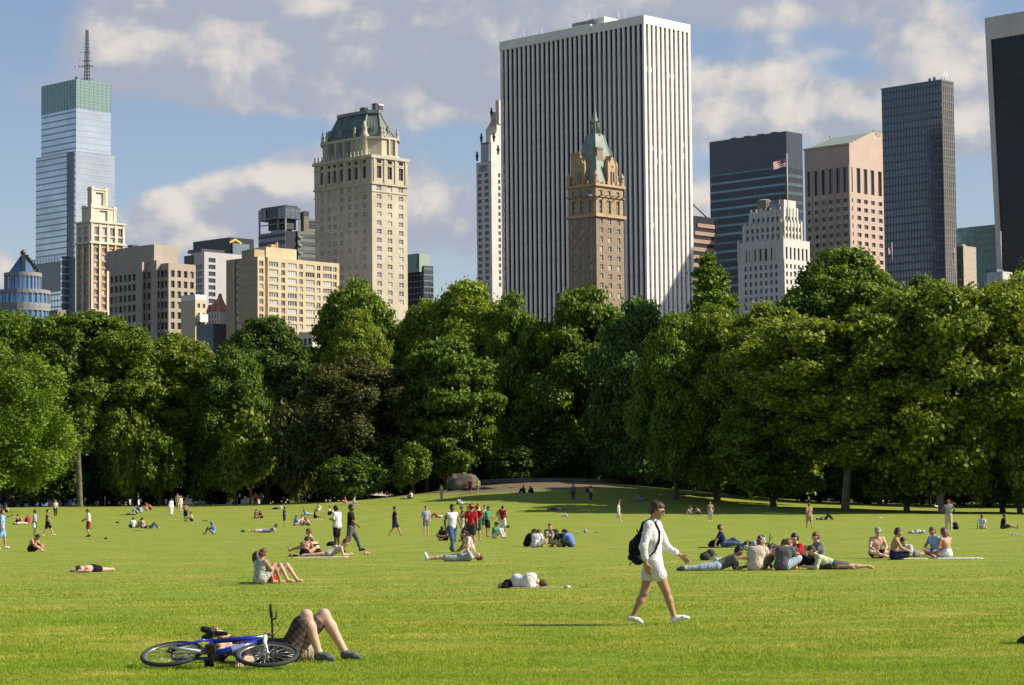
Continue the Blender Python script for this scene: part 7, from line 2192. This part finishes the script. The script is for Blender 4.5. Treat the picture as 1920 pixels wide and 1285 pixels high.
def walker_pack():
    t = thing('backpack', 'black backpack hanging on the back of the walking man in white', 'bag', W_LOC + Vector((-.17, .02, .86)) * .95, 0)
    t.scale = (.95,) * 3
    v, q = sdf_mesh('bag', [(V_(-.055, -.10, .10), V_(-.055, .10, .10), .085, .085), (V_(-.045, -.10, .34), V_(-.045, .10, .34), .085, .085), (V_(-.10, -.07, .18), V_(-.10, .07, .30), .085, .085), (V_(-.03, -.08, .42), V_(-.03, .08, .42), .06, .06)], .012, None, .04)
    v = wobble(v, .022, 9, 4)
    add_obj('bag_body', mesh_np('bag_body', v, q, [cloth('black')], None, True), t)
    v, q = sdf_mesh('pocket', [(V_(-.15, -.06, .13), V_(-.15, .06, .13), .05, .05), (V_(-.155, -.06, .22), V_(-.155, .06, .22), .035, .035)], .012, None, .03)
    add_obj('pocket', mesh_np('pocket', v, q, [cloth('black')], None, True), t)
    # strap over the near shoulder, webbing and tri-glide
    for s, y in ((1, -.128), (-1, .128)):
        o = W_LOC + Vector((-.17, .02, .86))
        pts = [(-.02, y, .47), (.04, y, .635), (.115, y * 1.0, .672), (.205, y * 1.02, .63), (.262, y * 1.05, .50), (.255, y * 1.25, .36), (.19, y * 1.55, .22), (.06, y * 1.2, .10), (-.02, y * .9, .07)]
        mb = MB()
        mb.tube(pts, [.018, .021, .022, .022, .020, .015, .012, .009, .009], 8); mb.build('strap', [cloth('black')], t)
    mb = MB(); mb.tube([(-.03, -.03, .47), (-.06, -.025, .535), (-.06, .025, .535), (-.03, .03, .47)], .010, 6); mb.build('top_handle', [cloth('black')], t)
    mb = MB(); mb.tube([(-.12, -.11, .08), (-.19, -.13, .02)], .008, 5); mb.build('loose_webbing', [cloth('black')], t)
walker_pack()
# ------------------------------------------------------------------ the man asleep behind the bicycle
BM = ground_hit(538, 1242)
PB = std(J(pel=(0, 0, .12), chest=(-.33, 0, .13), neck=(-.52, 0, .13), head=(-.70, 0, .14), face=(.1, .25, 1), shL=(-.46, .19, .12), shR=(-.46, -.19, .11), elL=(-.70, .30, .27), wrL=(-.80, .06, .32), haL=(-.74, -.01, .33), elR=(-.34, -.46, .06), wrR=(-.44, -.68, .06), haR=(-.42, -.77, .05),
           hipL=(.03, .095, .12), hipR=(.03, -.095, .12), knR=(.215, -.10, .495), anR=(.345, -.10, .10), toeR=(.50, -.13, .035), knL=(.385, .12, .49), anL=(.60, .13, .10), toeL=(.755, .12, .035)))
person('man asleep on his back behind the blue bicycle, knees raised, in brown plaid shorts', 0, 0, None, 0, 'pale', 'charcoal', .5, 'plaid', .46, 'brown', 0, 'slate', 1.03, None, True, None, P=PB, loc=BM, hh=.010, legm=1.06)
heap('pale crumpled bag lying between the thighs and shoes of the sleeping man', 566, 1238, .34, .22, 'khaki', 'cloth_bag', 'bag', .2, 5)
# ------------------------------------------------------------------ couple and lying figure nearest the middle left
PR_ = dict(pel=(0, 0, .12), chest=(-.22, 0, .36), neck=(-.34, 0, .52), head=(-.36, .02, .68), face=(.5, .8, .1), shL=(-.30, .17, .47), shR=(-.30, -.17, .47), elL=(-.20, .24, .24), wrL=(.02, .18, .20), elR=(-.22, -.24, .24), wrR=(.0, -.18, .20), hipL=(.03, .09, .12), hipR=(.03, -.09, .12), knL=(.42, .10, .46), anL=(.68, .12, .08), knR=(.25, -.10, .46), anR=(.44, -.11, .08), toeL=(.83, .12, .03), toeR=(.60, -.13, .03))
person('woman with pinned-up auburn hair in a black and white print top, seen from behind', 486, 1096, 'knees', 48, 'tan', 'print', 0, 'print', .4, 'auburn', 0, None, .88, None, True, girl=True)
person('dark-haired companion with bare raised knees leaning against the woman in the print top', 508, 1093, None, 4, 'pale', 'white', 0, 'red', .16, 'brown', .05, None, .86, None, True, P=std(J(**PR_)))
towel('dark mat under the woman in the print top and her companion', 482, 1094, .8, .4, 0, 'charcoal', name='mat')
# the figure curled up in white
PC = std(J(pel=(-.16, -.02, .15), chest=(.14, -.04, .17), neck=(.32, .05, .17), head=(.42, .18, .14), face=(-.3, 1, 0), shL=(.26, .03, .31), shR=(.26, .05, .10), elL=(.14, .16, .33), wrL=(.10, .36, .16), elR=(.22, .30, .05), wrR=(.18, .50, .05), hipL=(-.18, 0, .24), hipR=(-.18, .02, .10), knL=(-.34, .36, .22), anL=(-.58, .10, .12), knR=(-.32, .40, .08), anR=(-.60, .14, .06), toeL=(-.72, .16, .05), toeR=(-.74, .22, .03)))
person('figure in loose white clothes curled up asleep alone, back to the camera', 982, 1103, None, -16, 'pale', 'white', .9, 'white', .42, 'brown', 0, None, .80, None, True, P=PC, wide=1.18, untuck=True)
heap('black jacket in a heap at the feet of the curled-up sleeper in white', 950, 1103, .42, .20, 'black', 'jacket', 'clothes', .3, 3)
towel('thin straw mat under the curled-up sleeper in white', 1005, 1103, 1.15, .4, 0, 'khaki', .01, 'mat')
heap('small pair of things left at the end of the straw mat', 1064, 1103, .16, .07, 'offwhite', 'sandals', 'sandals', .1, 8)
# ------------------------------------------------------------------ everyone else, near to far
C = person
# left
C('man in light blue T-shirt and shorts at the left edge, arms held out', 3, 1029, 'throw', 10, 'tan', 'ltblue', .5, 'ltblue', .5, 'auburn', 0, 'white')
C('shirtless man with black shorts sitting cross-legged alone on the left lawn', 58, 1035, 'hunch', -25, 'tan', None, 0, 'black', .45, 'brown', 0, None, 1.0)
C('young man in grey-blue T-shirt holding a white bag, leftmost of the four who stand', 65, 1005, 'stand', 0, 'brown', 'lilac', .5, 'charcoal', .5, 'black', 0, None, 1.0)
C('man in olive T-shirt, black shorts and white shoes walking right', 89, 1006, 'walk', 0, 'pale', 'olive', .5, 'black', .5, 'black', 0, 'white')
C('man in white vest and black trousers standing farther off behind the olive T-shirt man', 104, 970, 'walk2', 285, 'pale', 'white', 0, 'charcoal', 1, 'blond')
C('man in white vest and red-sided shorts looking down at the ground before him', 166, 1007, 'reach', 180, 'tan', 'white', 0, 'darkred', .5, 'brown', 0, 'black')
C('pale man in black shorts lying face down with his legs to the right', 172, 1073, 'prone', 246, 'pale', None, 0, 'black', .35, 'brown', 0, None, .9)
C('shirtless man sitting in a group of three at the far left', 31, 982, 'knees', 0, 'tan', None, 0, 'black', .5, 'brown')
C('person in white lying beside the shirtless man of the far left group', 42, 984, 'back', 10, 'pale', 'white', .5, 'white', .5, 'black')
C('person in red sitting back to the camera in the far left group', 53, 981, 'hunch', 110, 'red', 'red', .5, 'red', .5, 'auburn')
C('person in pink sitting at the very left edge', 3, 961, 'hunch', 60, 'tan', 'pink', .5, 'grey', 1, 'brown')
C('person in white and black sitting close to the left edge, beside the one in pink', 14, 961, 'knees', 200, 'pale', 'offwhite', .5, 'charcoal', 1, 'brown')
C('person in dark top and grey shorts standing in the shade of the drooping tree', 41, 944, 'stand', 200, 'tan', 'darkred', .5, 'grey', .5, 'black')
C('person in black top sitting where the lawn meets the wood, below the elm', 160, 950, 'crossed', 250, 'pale', 'black', .5, 'white', .5, 'black')
C('small seated person with bare shoulders right of the one in black below the elm', 179, 949, 'knees', 300, 'tan', None, 0, 'brown', .5, 'brown')
C('person in yellow sitting at the wood edge beside a reclining one', 222, 947, 'hunch', 330, 'tan', 'yellow', .5, 'olive', .5, 'blond')
C('person in white reclining next to the one in yellow at the wood edge', 234, 948, 'elbows', 180, 'pale', 'white', .5, 'ltgrey', .6, 'brown')
C('person in dark red sitting at the wood edge, right of the reclining one in white', 242, 947, 'knees', 180, 'tan', 'darkred', .5, 'black', .5, 'black')
# group of four further up
C('person lying with legs to the left in the far group of four', 245, 966, 'prone', 0, 'tan', 'khaki', .5, 'brown', .5, 'black')
C('person in black top sitting in the far group of four', 258, 963, 'knees', 220, 'pale', 'black', .5, 'ltdenim', 1, 'black', .2)
C('person with long black hair sitting beside the one in black in the far group', 264, 962, 'hunch', 120, 'tan', 'ltdenim', .5, 'ltdenim', 1, 'black', .3)
C('bare-shouldered person sitting behind the far group of four', 276, 957, 'knees', 190, 'red', None, 0, 'pink', .4, 'auburn')
C('person in orange and black sitting at the right end of the far group', 283, 956, 'hunch', 180, 'tan', 'orange', 0, 'black', .5, 'black')
C('person in white T-shirt, leftmost of the three sitting by the black mat', 250, 990, 'crossed', 110, 'tan', 'white', .5, 'black', .5, 'black')
C('person in green sitting between the white T-shirt and the tan back by the black mat', 262, 989, 'hunch', 80, 'tan', 'green', .5, 'olive', .5, 'black')
C('shirtless person with bare tan back sitting by the black mat', 269, 990, 'knees', 150, 'tan', None, 0, 'khaki', .5, 'brown')
C('person in blue jeans lying with raised knees right of the bare tan back', 283, 991, 'back_knees', 0, 'tan', 'navy', .5, 'denim', 1, 'black', 0, 'white')
towel('black mat lying in front of the three seated people on the left lawn', 258, 995, .5, .3, 0, 'black', name='mat')
heap('black bag on the grass left of the three seated people', 219, 981, .42, .16, 'black', 'bag', 'bag', .3, 9)
heap('small dark thing dropped on the open grass right of the man looking down', 198, 1011, .2, .09, 'black', 'shoe', 'shoe', .1, 10)
C('woman in long white clothes standing at the wood edge', 321, 967, 'stand', 320, 'tan', 'white', .9, 'white', 1, 'black', 0, None, robe='white')
C('woman in yellow tunic and cream trousers standing right of the one in long white', 339, 960, 'stand', 330, 'tan', 'paleyellow', .9, 'cream', 1, 'blond', .2)
C('person in cream half hidden behind the woman in the yellow tunic', 333, 954, 'stand', 250, 'tan', 'cream', .9, 'cream', 1, 'brown')
C('shirtless sunburnt man with blue shorts standing with his back to the camera', 348, 978, 'arms_fold', 95, 'red', None, 0, 'navy', .5, 'brown')
C('pale person bending over raised knees on a white towel beside the sunburnt man', 360, 978, 'knees', 180, 'pale', None, 0, 'black', .3, 'brown')
towel('long white towel stretched out behind the pale bending person', 373, 979, 1.3, .5, 0, 'cream')
heap('black bag at the right end of the long white towel', 384, 978, .55, .12, 'black', 'bag', 'bag', .3, 11)
C('man in bright blue T-shirt and grey cap sitting alone hugging his knees, facing left', 401, 1002, 'knees', 180, 'brown', 'blue', .5, 'khaki', .5, 'grey', 0, None, 1.0, 'grey')
C('person in white sitting in the shade below the trees, left of the blue shirted man', 371, 948, 'hunch', 200, 'tan', 'white', .5, 'grey', .5, 'black')
C('second person in light grey sitting in the shade below the trees', 380, 948, 'hunch', 330, 'tan', 'ltgrey', .5, 'grey', .5, 'black')
C('person in orange top standing in the shade at the wood edge', 479, 946, 'stand', 260, 'tan', 'orange', .5, 'charcoal', 1, 'black')
C('person in grey standing in the shade right of the one in orange', 490, 945, 'stand', 280, 'tan', 'slate', .5, 'slate', 1, 'brown')
C('bare-backed person sitting left in the pair on the upper lawn', 479, 972, 'knees', 60, 'tan', None, 0, 'khaki', .4, 'brown')
C('dark-haired person sitting right in the pair on the upper lawn', 490, 972, 'hunch', 250, 'tan', 'brown', 0, 'black', .4, 'black', .2)
C('person in white T-shirt lying on the upper lawn behind the boy in navy', 520, 955, 'elbows', 0, 'pale', 'white', .5, 'black', .6, 'brown')
C('boy in navy T-shirt and navy shorts standing with head bowed', 533, 987, 'phone', 10, 'tan', 'navy', .5, 'navy', .5, 'brown', 0, 'khaki', .95)
C('person in bright blue T-shirt sitting, left of three in a row', 553, 986, 'knees', 20, 'tan', 'blue', .5, 'white', .5, 'black')
C('person in white T-shirt and black shorts sitting, middle of three in a row', 566, 985, 'knees', 290, 'pale', 'white', .5, 'black', .5, 'black')
C('brown-haired person in pink sitting, right of three in a row', 579, 986, 'hunch', 200, 'tan', 'pink', .5, 'charcoal', .4, 'auburn', .15)
C('person in white sitting farthest back on the white towels', 596, 959, 'knees', 60, 'pale', 'offwhite', .5, 'white', .5, 'black')
C('person in light blue lying propped on elbows beside the towels', 580, 967, 'elbows', 200, 'tan', 'ltblue', .5, 'pink', .4, 'auburn')
C('person in black top sitting on a white towel, legs stretched to the right', 590, 972, 'legs_out', 0, 'tan', 'black', 0, 'black', .3, 'black')
towel('white towel under the person in the black top on the upper lawn', 593, 975, 1.2, .7, 0, 'white')
C('pale person in black shorts sitting behind the large man in the white T-shirt', 617, 966, 'knees', 330, 'pale', None, 0, 'black', .4, 'brown')
towel('narrow pale towel on the grass right of the man in black', 676, 971, 1.3, .5, 0, 'offwhite')
C('person in lilac T-shirt lying on the grass with head raised, legs to the left', 490, 998, 'back', 180, 'pale', 'lilac', .5, 'white', .5, 'black', 0, None)
C('person in white lying beside the one in lilac, dark hair at the right', 503, 999, 'elbows', 0, 'tan', 'ltgrey', .5, 'grey', .5, 'black')
heap('dark and white bag left of the two lying in lilac and white', 456, 998, .42, .2, 'charcoal', 'bag', 'bag', .3, 12)
C('large dark-skinned man in a long white T-shirt and black baggy shorts, back to the camera', 632, 1027, 'phone', 150, 'dark', 'white', .6, 'black', .62, 'black', 0, 'white', 1.03, wide=1.28, untuck=True)
C('man in black shirt and dark grey trousers walking right past the sunbathers', 658, 1036, 'walk', -8, 'brown', 'black', .6, 'slate', 1, 'black', 0, 'black', 1.03)
backpack('black sports bag lying at the feet of the large man in white', ground_hit(618, 1024), 1.2, 1.0, 'black', 1.3, 'sports_bag')
C('woman with long black hair sitting on the white towel, back to the camera', 571, 1044, 'hunch', 75, 'tan', None, 0, 'black', .12, 'black', .30, None, .95, girl=True)
C('shirtless red-haired man sitting behind the black-haired woman, legs out to the left', 585, 1034, 'legs_out', 175, 'red', None, 0, 'brown', .4, 'auburn', 0)
C('woman with light brown hair and black bikini top sitting in the sunbathing group', 596, 1043, 'hunch', 150, 'pale', None, 0, 'black', .12, 'blond', .22, None, .93, bra='black', girl=True)
C('woman sunbathing face down in pale blue swim shorts, head to the right', 618, 1044, 'elbows', 3, 'pale', None, 0, 'ltgrey', .16, 'auburn', .1, None, 1.0)
towel('long pale towel under the sunbathing group', 600, 1046, 1.9, .7, 0, 'cream')
heap('brown sandals at the left end of the sunbathers towel', 547, 1044, .36, .1, 'brown', 'sandals', 'sandals', .2, 13)
heap('pink and grey magazine lying on the grass right of the sunbathers', 687, 1040, .36, .12, 'pink', 'magazine', 'magazine', .2, 14)
# centre
C('pair on white towel below the dark trees: one in dark red sitting', 648, 946, 'knees', 250, 'tan', 'darkred', .5, 'pink', .5, 'brown')
C('pair on white towel below the dark trees: one in white sitting', 663, 945, 'legs_out', 0, 'red', 'white', .5, 'white', .5, 'auburn')
towel('white towel under the pair below the dark trees', 660, 947, 2.2, 1.0, 0, 'white')
C('person in black lying at the top of the sunlit slope', 762, 936, 'back', 170, 'pale', 'black', .5, 'lilac', .6, 'black')
C('person in pale top sitting up at the top of the sunlit slope', 772, 935, 'knees', 150, 'tan', 'cream', .5, 'khaki', .5, 'black')
C('barefoot man in black T-shirt and navy shorts walking right across the middle', 740, 1006, 'walk', 0, 'tan', 'black', .5, 'navy', .5, 'brown', 0, None, 1.0)
C('blond woman in slate-blue shirt standing still, right of the walker in black', 799, 1003, 'stand', 290, 'pale', 'lilac', .5, 'grey', .45, 'auburn', 0)
C('person in khaki standing alone high on the slope, left of the boulder', 828, 939, 'phone', 220, 'tan', 'khaki', .6, 'khaki', 1, 'brown')
C('person lying with red shorts and white shirt on the upper slope', 820, 971, 'back_knees', 180, 'tan', 'white', .5, 'red', .4, 'brown')
C('person in white sitting bent over high on the sunlit slope', 858, 946, 'hunch', 330, 'tan', 'white', .5, 'lilac', .6, 'brown')
C('person in white lying high on the sunlit slope right of the bent one', 872, 946, 'back', 0, 'tan', 'white', .5, 'ltgrey', .6, 'brown')
C('man in white vest and blue jeans standing, thick black hair', 848, 1036, 'walk2', 300, 'brown', 'white', 0, 'denim', 1, 'black', 0, 'slate', 1.02)
C('person in dark clothes sitting half behind the man in jeans', 834, 1014, 'hunch', 250, 'brown', 'charcoal', .5, 'black', .5, 'black')
C('woman in white trousers stooping among the crowd around the red hat', 868, 1004, 'reach', 190, 'tan', 'brown', .0, 'cream', 1, 'brown')
C('woman with a wide red hat and red top standing with back to the camera', 884, 1026, 'stand', 80, 'tan', 'red', .5, 'charcoal', .5, 'auburn', 0, None, 1.0, hat='red')
C('person in dark red with a hand on the hip beside the red hat', 895, 1014, 'hips', 60, 'tan', 'darkred', .5, 'darkgreen', .5, 'brown')
C('person in dark blue crouching left of the red-hatted woman', 869, 1016, 'kneel', 20, 'tan', 'navy', .5, 'charcoal', 1, 'black')
C('person in yellow top standing behind the red-hatted woman', 881, 984, 'stand', 260, 'tan', 'yellow', .5, 'red', .5, 'auburn')
C('person in white sitting on the slope behind the man in green', 898, 961, 'legs_out', 180, 'red', 'white', .5, 'pink', .5, 'auburn')
C('shirtless person standing just left of the man in green', 909, 1000, 'stand', 280, 'pale', None, 0, 'teal', .5, 'black')
C('man in green T-shirt and black shorts bending forward', 914, 1007, 'reach', 340, 'tan', 'green', .5, 'black', .5, 'brown', 0, None)
C('man in dark red vest and white shorts standing with a black bag beside him', 943, 1003, 'stand', 80, 'tan', 'darkred', 0, 'white', .5, 'brown', 0)
heap('black bag hanging low beside the man in white shorts', 951, 990, .36, .3, 'teal', 'bag', 'bag', .25, 15)
C('person with orange top sitting beyond the man in white shorts', 932, 968, 'hunch', 0, 'tan', 'orange', .5, 'cream', .6, 'auburn')
C('person in green T-shirt and black cap sitting, white trousers stretched out', 927, 1010, 'knees', 330, 'tan', 'green', .5, 'white', 1, 'black', 0, None, 1.0, 'black')
C('man lying on his back reading, pale shorts and white shoes, feet to the left', 855, 1053, 'back_read', 180, 'pale', 'ltgrey', .5, 'ltgrey', .42, 'auburn', 0, 'white', 1.0)
C('tan woman with bare arms kneeling behind the man who reads lying down', 884, 1048, 'kneel', 200, 'tan', 'offwhite', 0, 'khaki', .5, 'black', .1, None, .95)
def magazine():
    p = ground_hit(855, 1053) + Vector((.47, 0, .62))
    t = thing('magazine', 'open white magazine held up by the man reading on his back', 'magazine', p, 0)
    for s in (-1, 1):
        mb = MB(); mb.box(-.008, .0, min(0, s * .20), max(0, s * .20), -.13, .13); mb.build('page', [cloth('white')], t, None, (0, 0, s * .35))
magazine()
# on and by the rock
C('person in dark red top standing on the trodden slope by the boulder', 882, 927, 'stand', 250, 'tan', 'darkred', .5, 'charcoal', .5, 'brown')
C('person in yellow-green T-shirt standing on the trodden slope, right of the one in dark red', 896, 926, 'walk', 250, 'tan', 'yellow', .5, 'grey', .6, 'grey')
C('person in dark green sitting on the worn slope, left of two', 983, 925, 'knees', 210, 'brown', 'darkgreen', .5, 'black', 1, 'black')
C('person in brown sitting on the worn slope, right of two', 998, 924, 'hunch', 230, 'brown', 'brown', .5, 'black', 1, 'black')
C('person in dark blue-grey clothes standing in the shade above the jumping man', 1075, 938, 'stand', 250, 'brown', 'slate', .9, 'charcoal', 1, 'black')
C('shirtless man carrying a dark blue bag in the shade', 1108, 942, 'walk2', 100, 'red', None, 0, 'charcoal', 1, 'black', 0, 'white')
backpack('dark blue bag slung on the shirtless man in the shade', ground_hit(1108, 942) + Vector((-.35, 0, 1.05)), 1.5, 1.0, 'navy', 0, 'backpack')
C('person in pale clothes lying in the shade beyond the circle of five', 1043, 957, 'back', 180, 'tan', 'ltgrey', .5, 'charcoal', 1, 'black')
heap('white and dark bundle lying at the edge of the shade', 1058, 969, .6, .32, 'white', 'bundle', 'bag', .4, 16)
C('man in white T-shirt and shorts jumping with one arm raised', 1160, 979, 'armup', 0, 'pale', 'white', .5, 'offwhite', .45, 'auburn', 0, 'white')
C('person in bright blue lying with raised knees in the shade', 1200, 938, 'back_knees', 180, 'tan', 'blue', .5, 'khaki', .5, 'brown')
# circle of five
GC = 'five young people sitting in a circle'
C('teenager in black T-shirt, leftmost of the circle of five', 987, 1025, 'hunch', -10, 'pale', 'black', .5, 'black', .5, 'brown', 0, None, 1.0, group=GC)
C('teenager in white T-shirt with back to the camera in the circle of five', 1003, 1027, 'hunch', 60, 'pale', 'white', .5, 'grey', .5, 'black', 0, None, 1.0, group=GC)
C('teenager in navy facing the camera across the circle of five', 1032, 1020, 'knees', 265, 'pale', 'navy', .5, 'khaki', 1, 'auburn', 0, None, 1.0, group=GC)
C('teenager in dark green T-shirt in the circle of five', 1055, 1026, 'hunch', 140, 'pale', 'darkgreen', .5, 'khaki', .5, 'brown', 0, None, 1.0, group=GC)
C('teenager in bright blue T-shirt, rightmost of the circle of five', 1072, 1026, 'hunch', 150, 'pale', 'blue', .5, 'charcoal', .5, 'brown', .08, None, 1.0, group=GC)
heap('white plastic bag lying just right of the circle of five', 1080, 1000, .62, .12, 'white', 'plastic_bag', 'bag', .3, 17)
heap('small grey and white bundle, middle of three things right of the circle', 1098, 999, .36, .2, 'ltgrey', 'bundle', 'bag', .25, 18)
heap('flat dark thing, rightmost of three things right of the circle', 1118, 999, .55, .07, 'olive', 'folded_jacket', 'clothes', .3, 19)
# right of the walking man
C('man in navy T-shirt and jeans leaning back on his hands', 1357, 1026, 'armback', -8, 'tan', 'navy', .5, 'denim', 1, 'brown', 0, 'charcoal')
heap('black bag standing left of the man in navy who leans back', 1337, 1026, .5, .34, 'black', 'bag', 'bag', .3, 20)
towel('black mat under the man in navy who leans back', 1355, 1027, 1.9, .6, 0, 'black', name='mat')
backpack('grey backpack lying on the grass behind the prone man in jeans', ground_hit(1317, 1051), .4, 1.0, 'charcoal', .9)
heap('white plastic bag right of the grey backpack', 1345, 1052, .5, .14, 'ltgrey', 'plastic_bag', 'bag', .3, 21)
C('man in grey T-shirt and light jeans lying on his elbows, feet to the left', 1345, 1070, 'elbows', 8, 'tan', 'slate', .5, 'ltdenim', 1, 'black', 0, 'charcoal')
C('person with white cap and lilac shirt behind the broad cream back', 1409, 1048, 'hunch', 330, 'tan', 'lilac', .5, 'grey', .5, 'brown', 0, None, 1.0, 'white')
C('person with a broad cream T-shirt sitting with back to the camera', 1416, 1070, 'hunch', 60, 'pale', 'cream', .5, 'olive', .6, 'auburn', 0, None, 1.08, wide=1.2, untuck=True)
C('ginger-haired person lying behind the cream T-shirt, facing right', 1437, 1050, 'elbows', 0, 'tan', 'pink', .5, 'brown', .5, 'auburn', 0)
heap('brown cloth cap and bag in front of the broad cream T-shirt', 1434, 1068, .4, .28, 'brown', 'bag', 'bag', .3, 22)
C('person in dark grey long-sleeved top bending forward, back to the camera', 1466, 1070, 'hunch', 55, 'pale', 'slate', .8, 'ltdenim', .6, 'auburn', 0, None, 1.08, wide=1.1, untuck=True)
C('boy in red T-shirt with white socks hugging his knees', 1499, 1064, 'knees', 205, 'pale', 'red', .5, 'olive', .5, 'black', 0, 'white', 1.0)
C('person in black T-shirt with black hair lying on the elbows, facing left', 1530, 1068, 'elbows', 165, 'tan', 'black', .5, 'charcoal', .5, 'black')
C('person in grey T-shirt with ginger hair sitting upright behind those lying', 1539, 1060, 'knees', 195, 'pale', 'grey', .5, 'charcoal', .5, 'auburn', 0)
C('person in pale green shirt and dark shorts lying face down, bare legs to the right', 1563, 1068, 'elbows', 182, 'pale', 'palegreen', .9, 'slate', .42, 'brown', 0, None)
C('person lying asleep beyond the picnic group beside the fallen bicycle', 1462, 1036, 'back', 5, 'tan', 'brown', .5, 'khaki', .5, 'brown')
C('shirtless man with sunglasses sitting cross-legged and facing the camera', 1644, 1047, 'crossed', 280, 'pale', None, 0, 'black', .45, 'grey', 0, None, 1.05, shades=True)
C('shirtless dark-haired man in navy shorts leaning on one hand', 1676, 1050, 'side_sit', -5, 'tan', None, 0, 'navy', .5, 'brown', 0, None, 1.05)
C('person in white T-shirt with black hair lying low behind the leaning man', 1706, 1044, 'elbows', 240, 'tan', 'white', .5, 'grey', .6, 'black', 0)
C('woman with long auburn hair, bare back to the camera, white skirt', 1776, 1047, 'side_sit', 120, 'tan', None, 0, 'white', .3, 'auburn', .34, None, 1.02, girl=True)
C('woman in white and blue top with a denim skirt, left of the long-haired woman', 1755, 1044, 'side_sit', 215, 'tan', 'ltblue', 0, 'denim', .5, 'auburn', 0, None, 1.02, girl=True)
towel('white towel stretching right of the long-haired woman', 1795, 1048, 1.4, .6, 0, 'white')
towel('pale cloth under the leaning man and his friends', 1702, 1049, 1.1, .5, 0, 'offwhite')
C('shirtless man with grey shorts standing at the shade edge', 1332, 978, 'stand', 275, 'tan', None, 0, 'ltgrey', .5, 'brown', 0, 'white')
C('shirtless man with khaki shorts running away from the camera', 1518, 992, 'walk', 100, 'tan', None, 0, 'khaki', .5, 'auburn', 0)
C('first of two seated in the shade left of the man with grey shorts', 1297, 965, 'knees', 200, 'tan', 'khaki', .5, 'white', .5, 'black')
C('second of two seated in the shade left of the man with grey shorts', 1312, 965, 'hunch', 180, 'tan', 'pink', .5, 'charcoal', .5, 'brown')
C('person in brown top and white shoes standing deep in the shade', 1409, 938, 'walk2', 200, 'tan', 'brown', .5, 'khaki', .5, 'brown', 0, 'white')
C('person in blue standing deep in the shade, right of the one in brown', 1424, 936, 'stand', 250, 'tan', 'lilac', .5, 'charcoal', 1, 'black')
towel('long white sheet spread on the shaded grass', 1420, 953, 3.0, 1.6, 0, 'white')
C('person in teal lying along the shade edge right of the running man', 1548, 975, 'back_knees', 0, 'tan', 'teal', .5, 'charcoal', 1, 'black')
heap('small pale thing at the shade edge between the two trunks', 1650, 972, .5, .16, 'offwhite', 'bag', 'bag', .3, 23)
C('man with a red cap, grey-white vest and cream trousers, back to the camera', 1779, 996, 'hips', 78, 'brown', 'ltgrey', 0, 'cream', 1, None, 0, 'white', 1.06, 'red')
backpack('black backpack on the grass right of the man with the red cap', ground_hit(1793, 993), 2.0, 1.0, 'black', .3)
C('person in white T-shirt sitting back on the hands near the right edge', 1842, 992, 'armback', 70, 'tan', 'white', .5, 'ltgrey', .6, 'brown', 0)
C('man in black T-shirt sitting with his legs out at the right edge', 1880, 992, 'legs_out', 0, 'tan', 'black', .5, 'charcoal', .5, 'brown', 0, None, 1.05)
heap('large crumpled white sheet lying on the grass below the man with the red cap', 1725, 1001, 1.9, .26, 'white', 'sheet', 'sheet', .7, 24)
heap('small pile of shoes on the grass at the right edge', 1905, 1004, .8, .12, 'ltgrey', 'shoes', 'shoes', .3, 25)
PK = person('person lying with knees raised, only the dark shoes reaching into the right edge', 2040, 1207, 'back_knees', 180, 'tan', 'grey', .5, 'denim', 1, 'brown', 0, 'charcoal')
def frisbee():
    p = P3(1755, 949, 150)
    mb = MB(); mb.lathe([(.02, .022), (.10, .020), (.128, .008), (.137, -.012), (.130, -.014), (.12, .0), (.02, .010)], 20, sm=True)
    mb.build('frisbee', [cloth('white')], None, p, (.25, .15, 0), label='white frisbee flying left of the man with the red cap', category='frisbee')
frisbee()
def white_bag():
    p = ground_hit(65, 1005) + Vector((.02, -.30, .62))
    v, q = sdf_mesh('b', [(V_(0, 0, .0), V_(0, 0, .22), .12, .05), (V_(0, 0, .22), V_(0, 0, .34), .02, .012)], .02, None, .03)
    add_obj('carrier_bag', mesh_np('carrier_bag', wobble(v, .03, 9), q, [cloth('white')], None, True), None, p, label='white carrier bag in the hand of the man in grey-blue', category='bag')
white_bag()
STEER = 10
BC = (mat('frame_dark', (.03, .03, .035), .3), mat('bike_grey', (.3, .3, .3), .4), BB_[2], BB_[3], BB_[4], BB_[5])
make_bike('dark bicycle lying on the grass beyond the picnic group', bike_matrix(1440, 1037, 20, 18, lift=.05), BC)
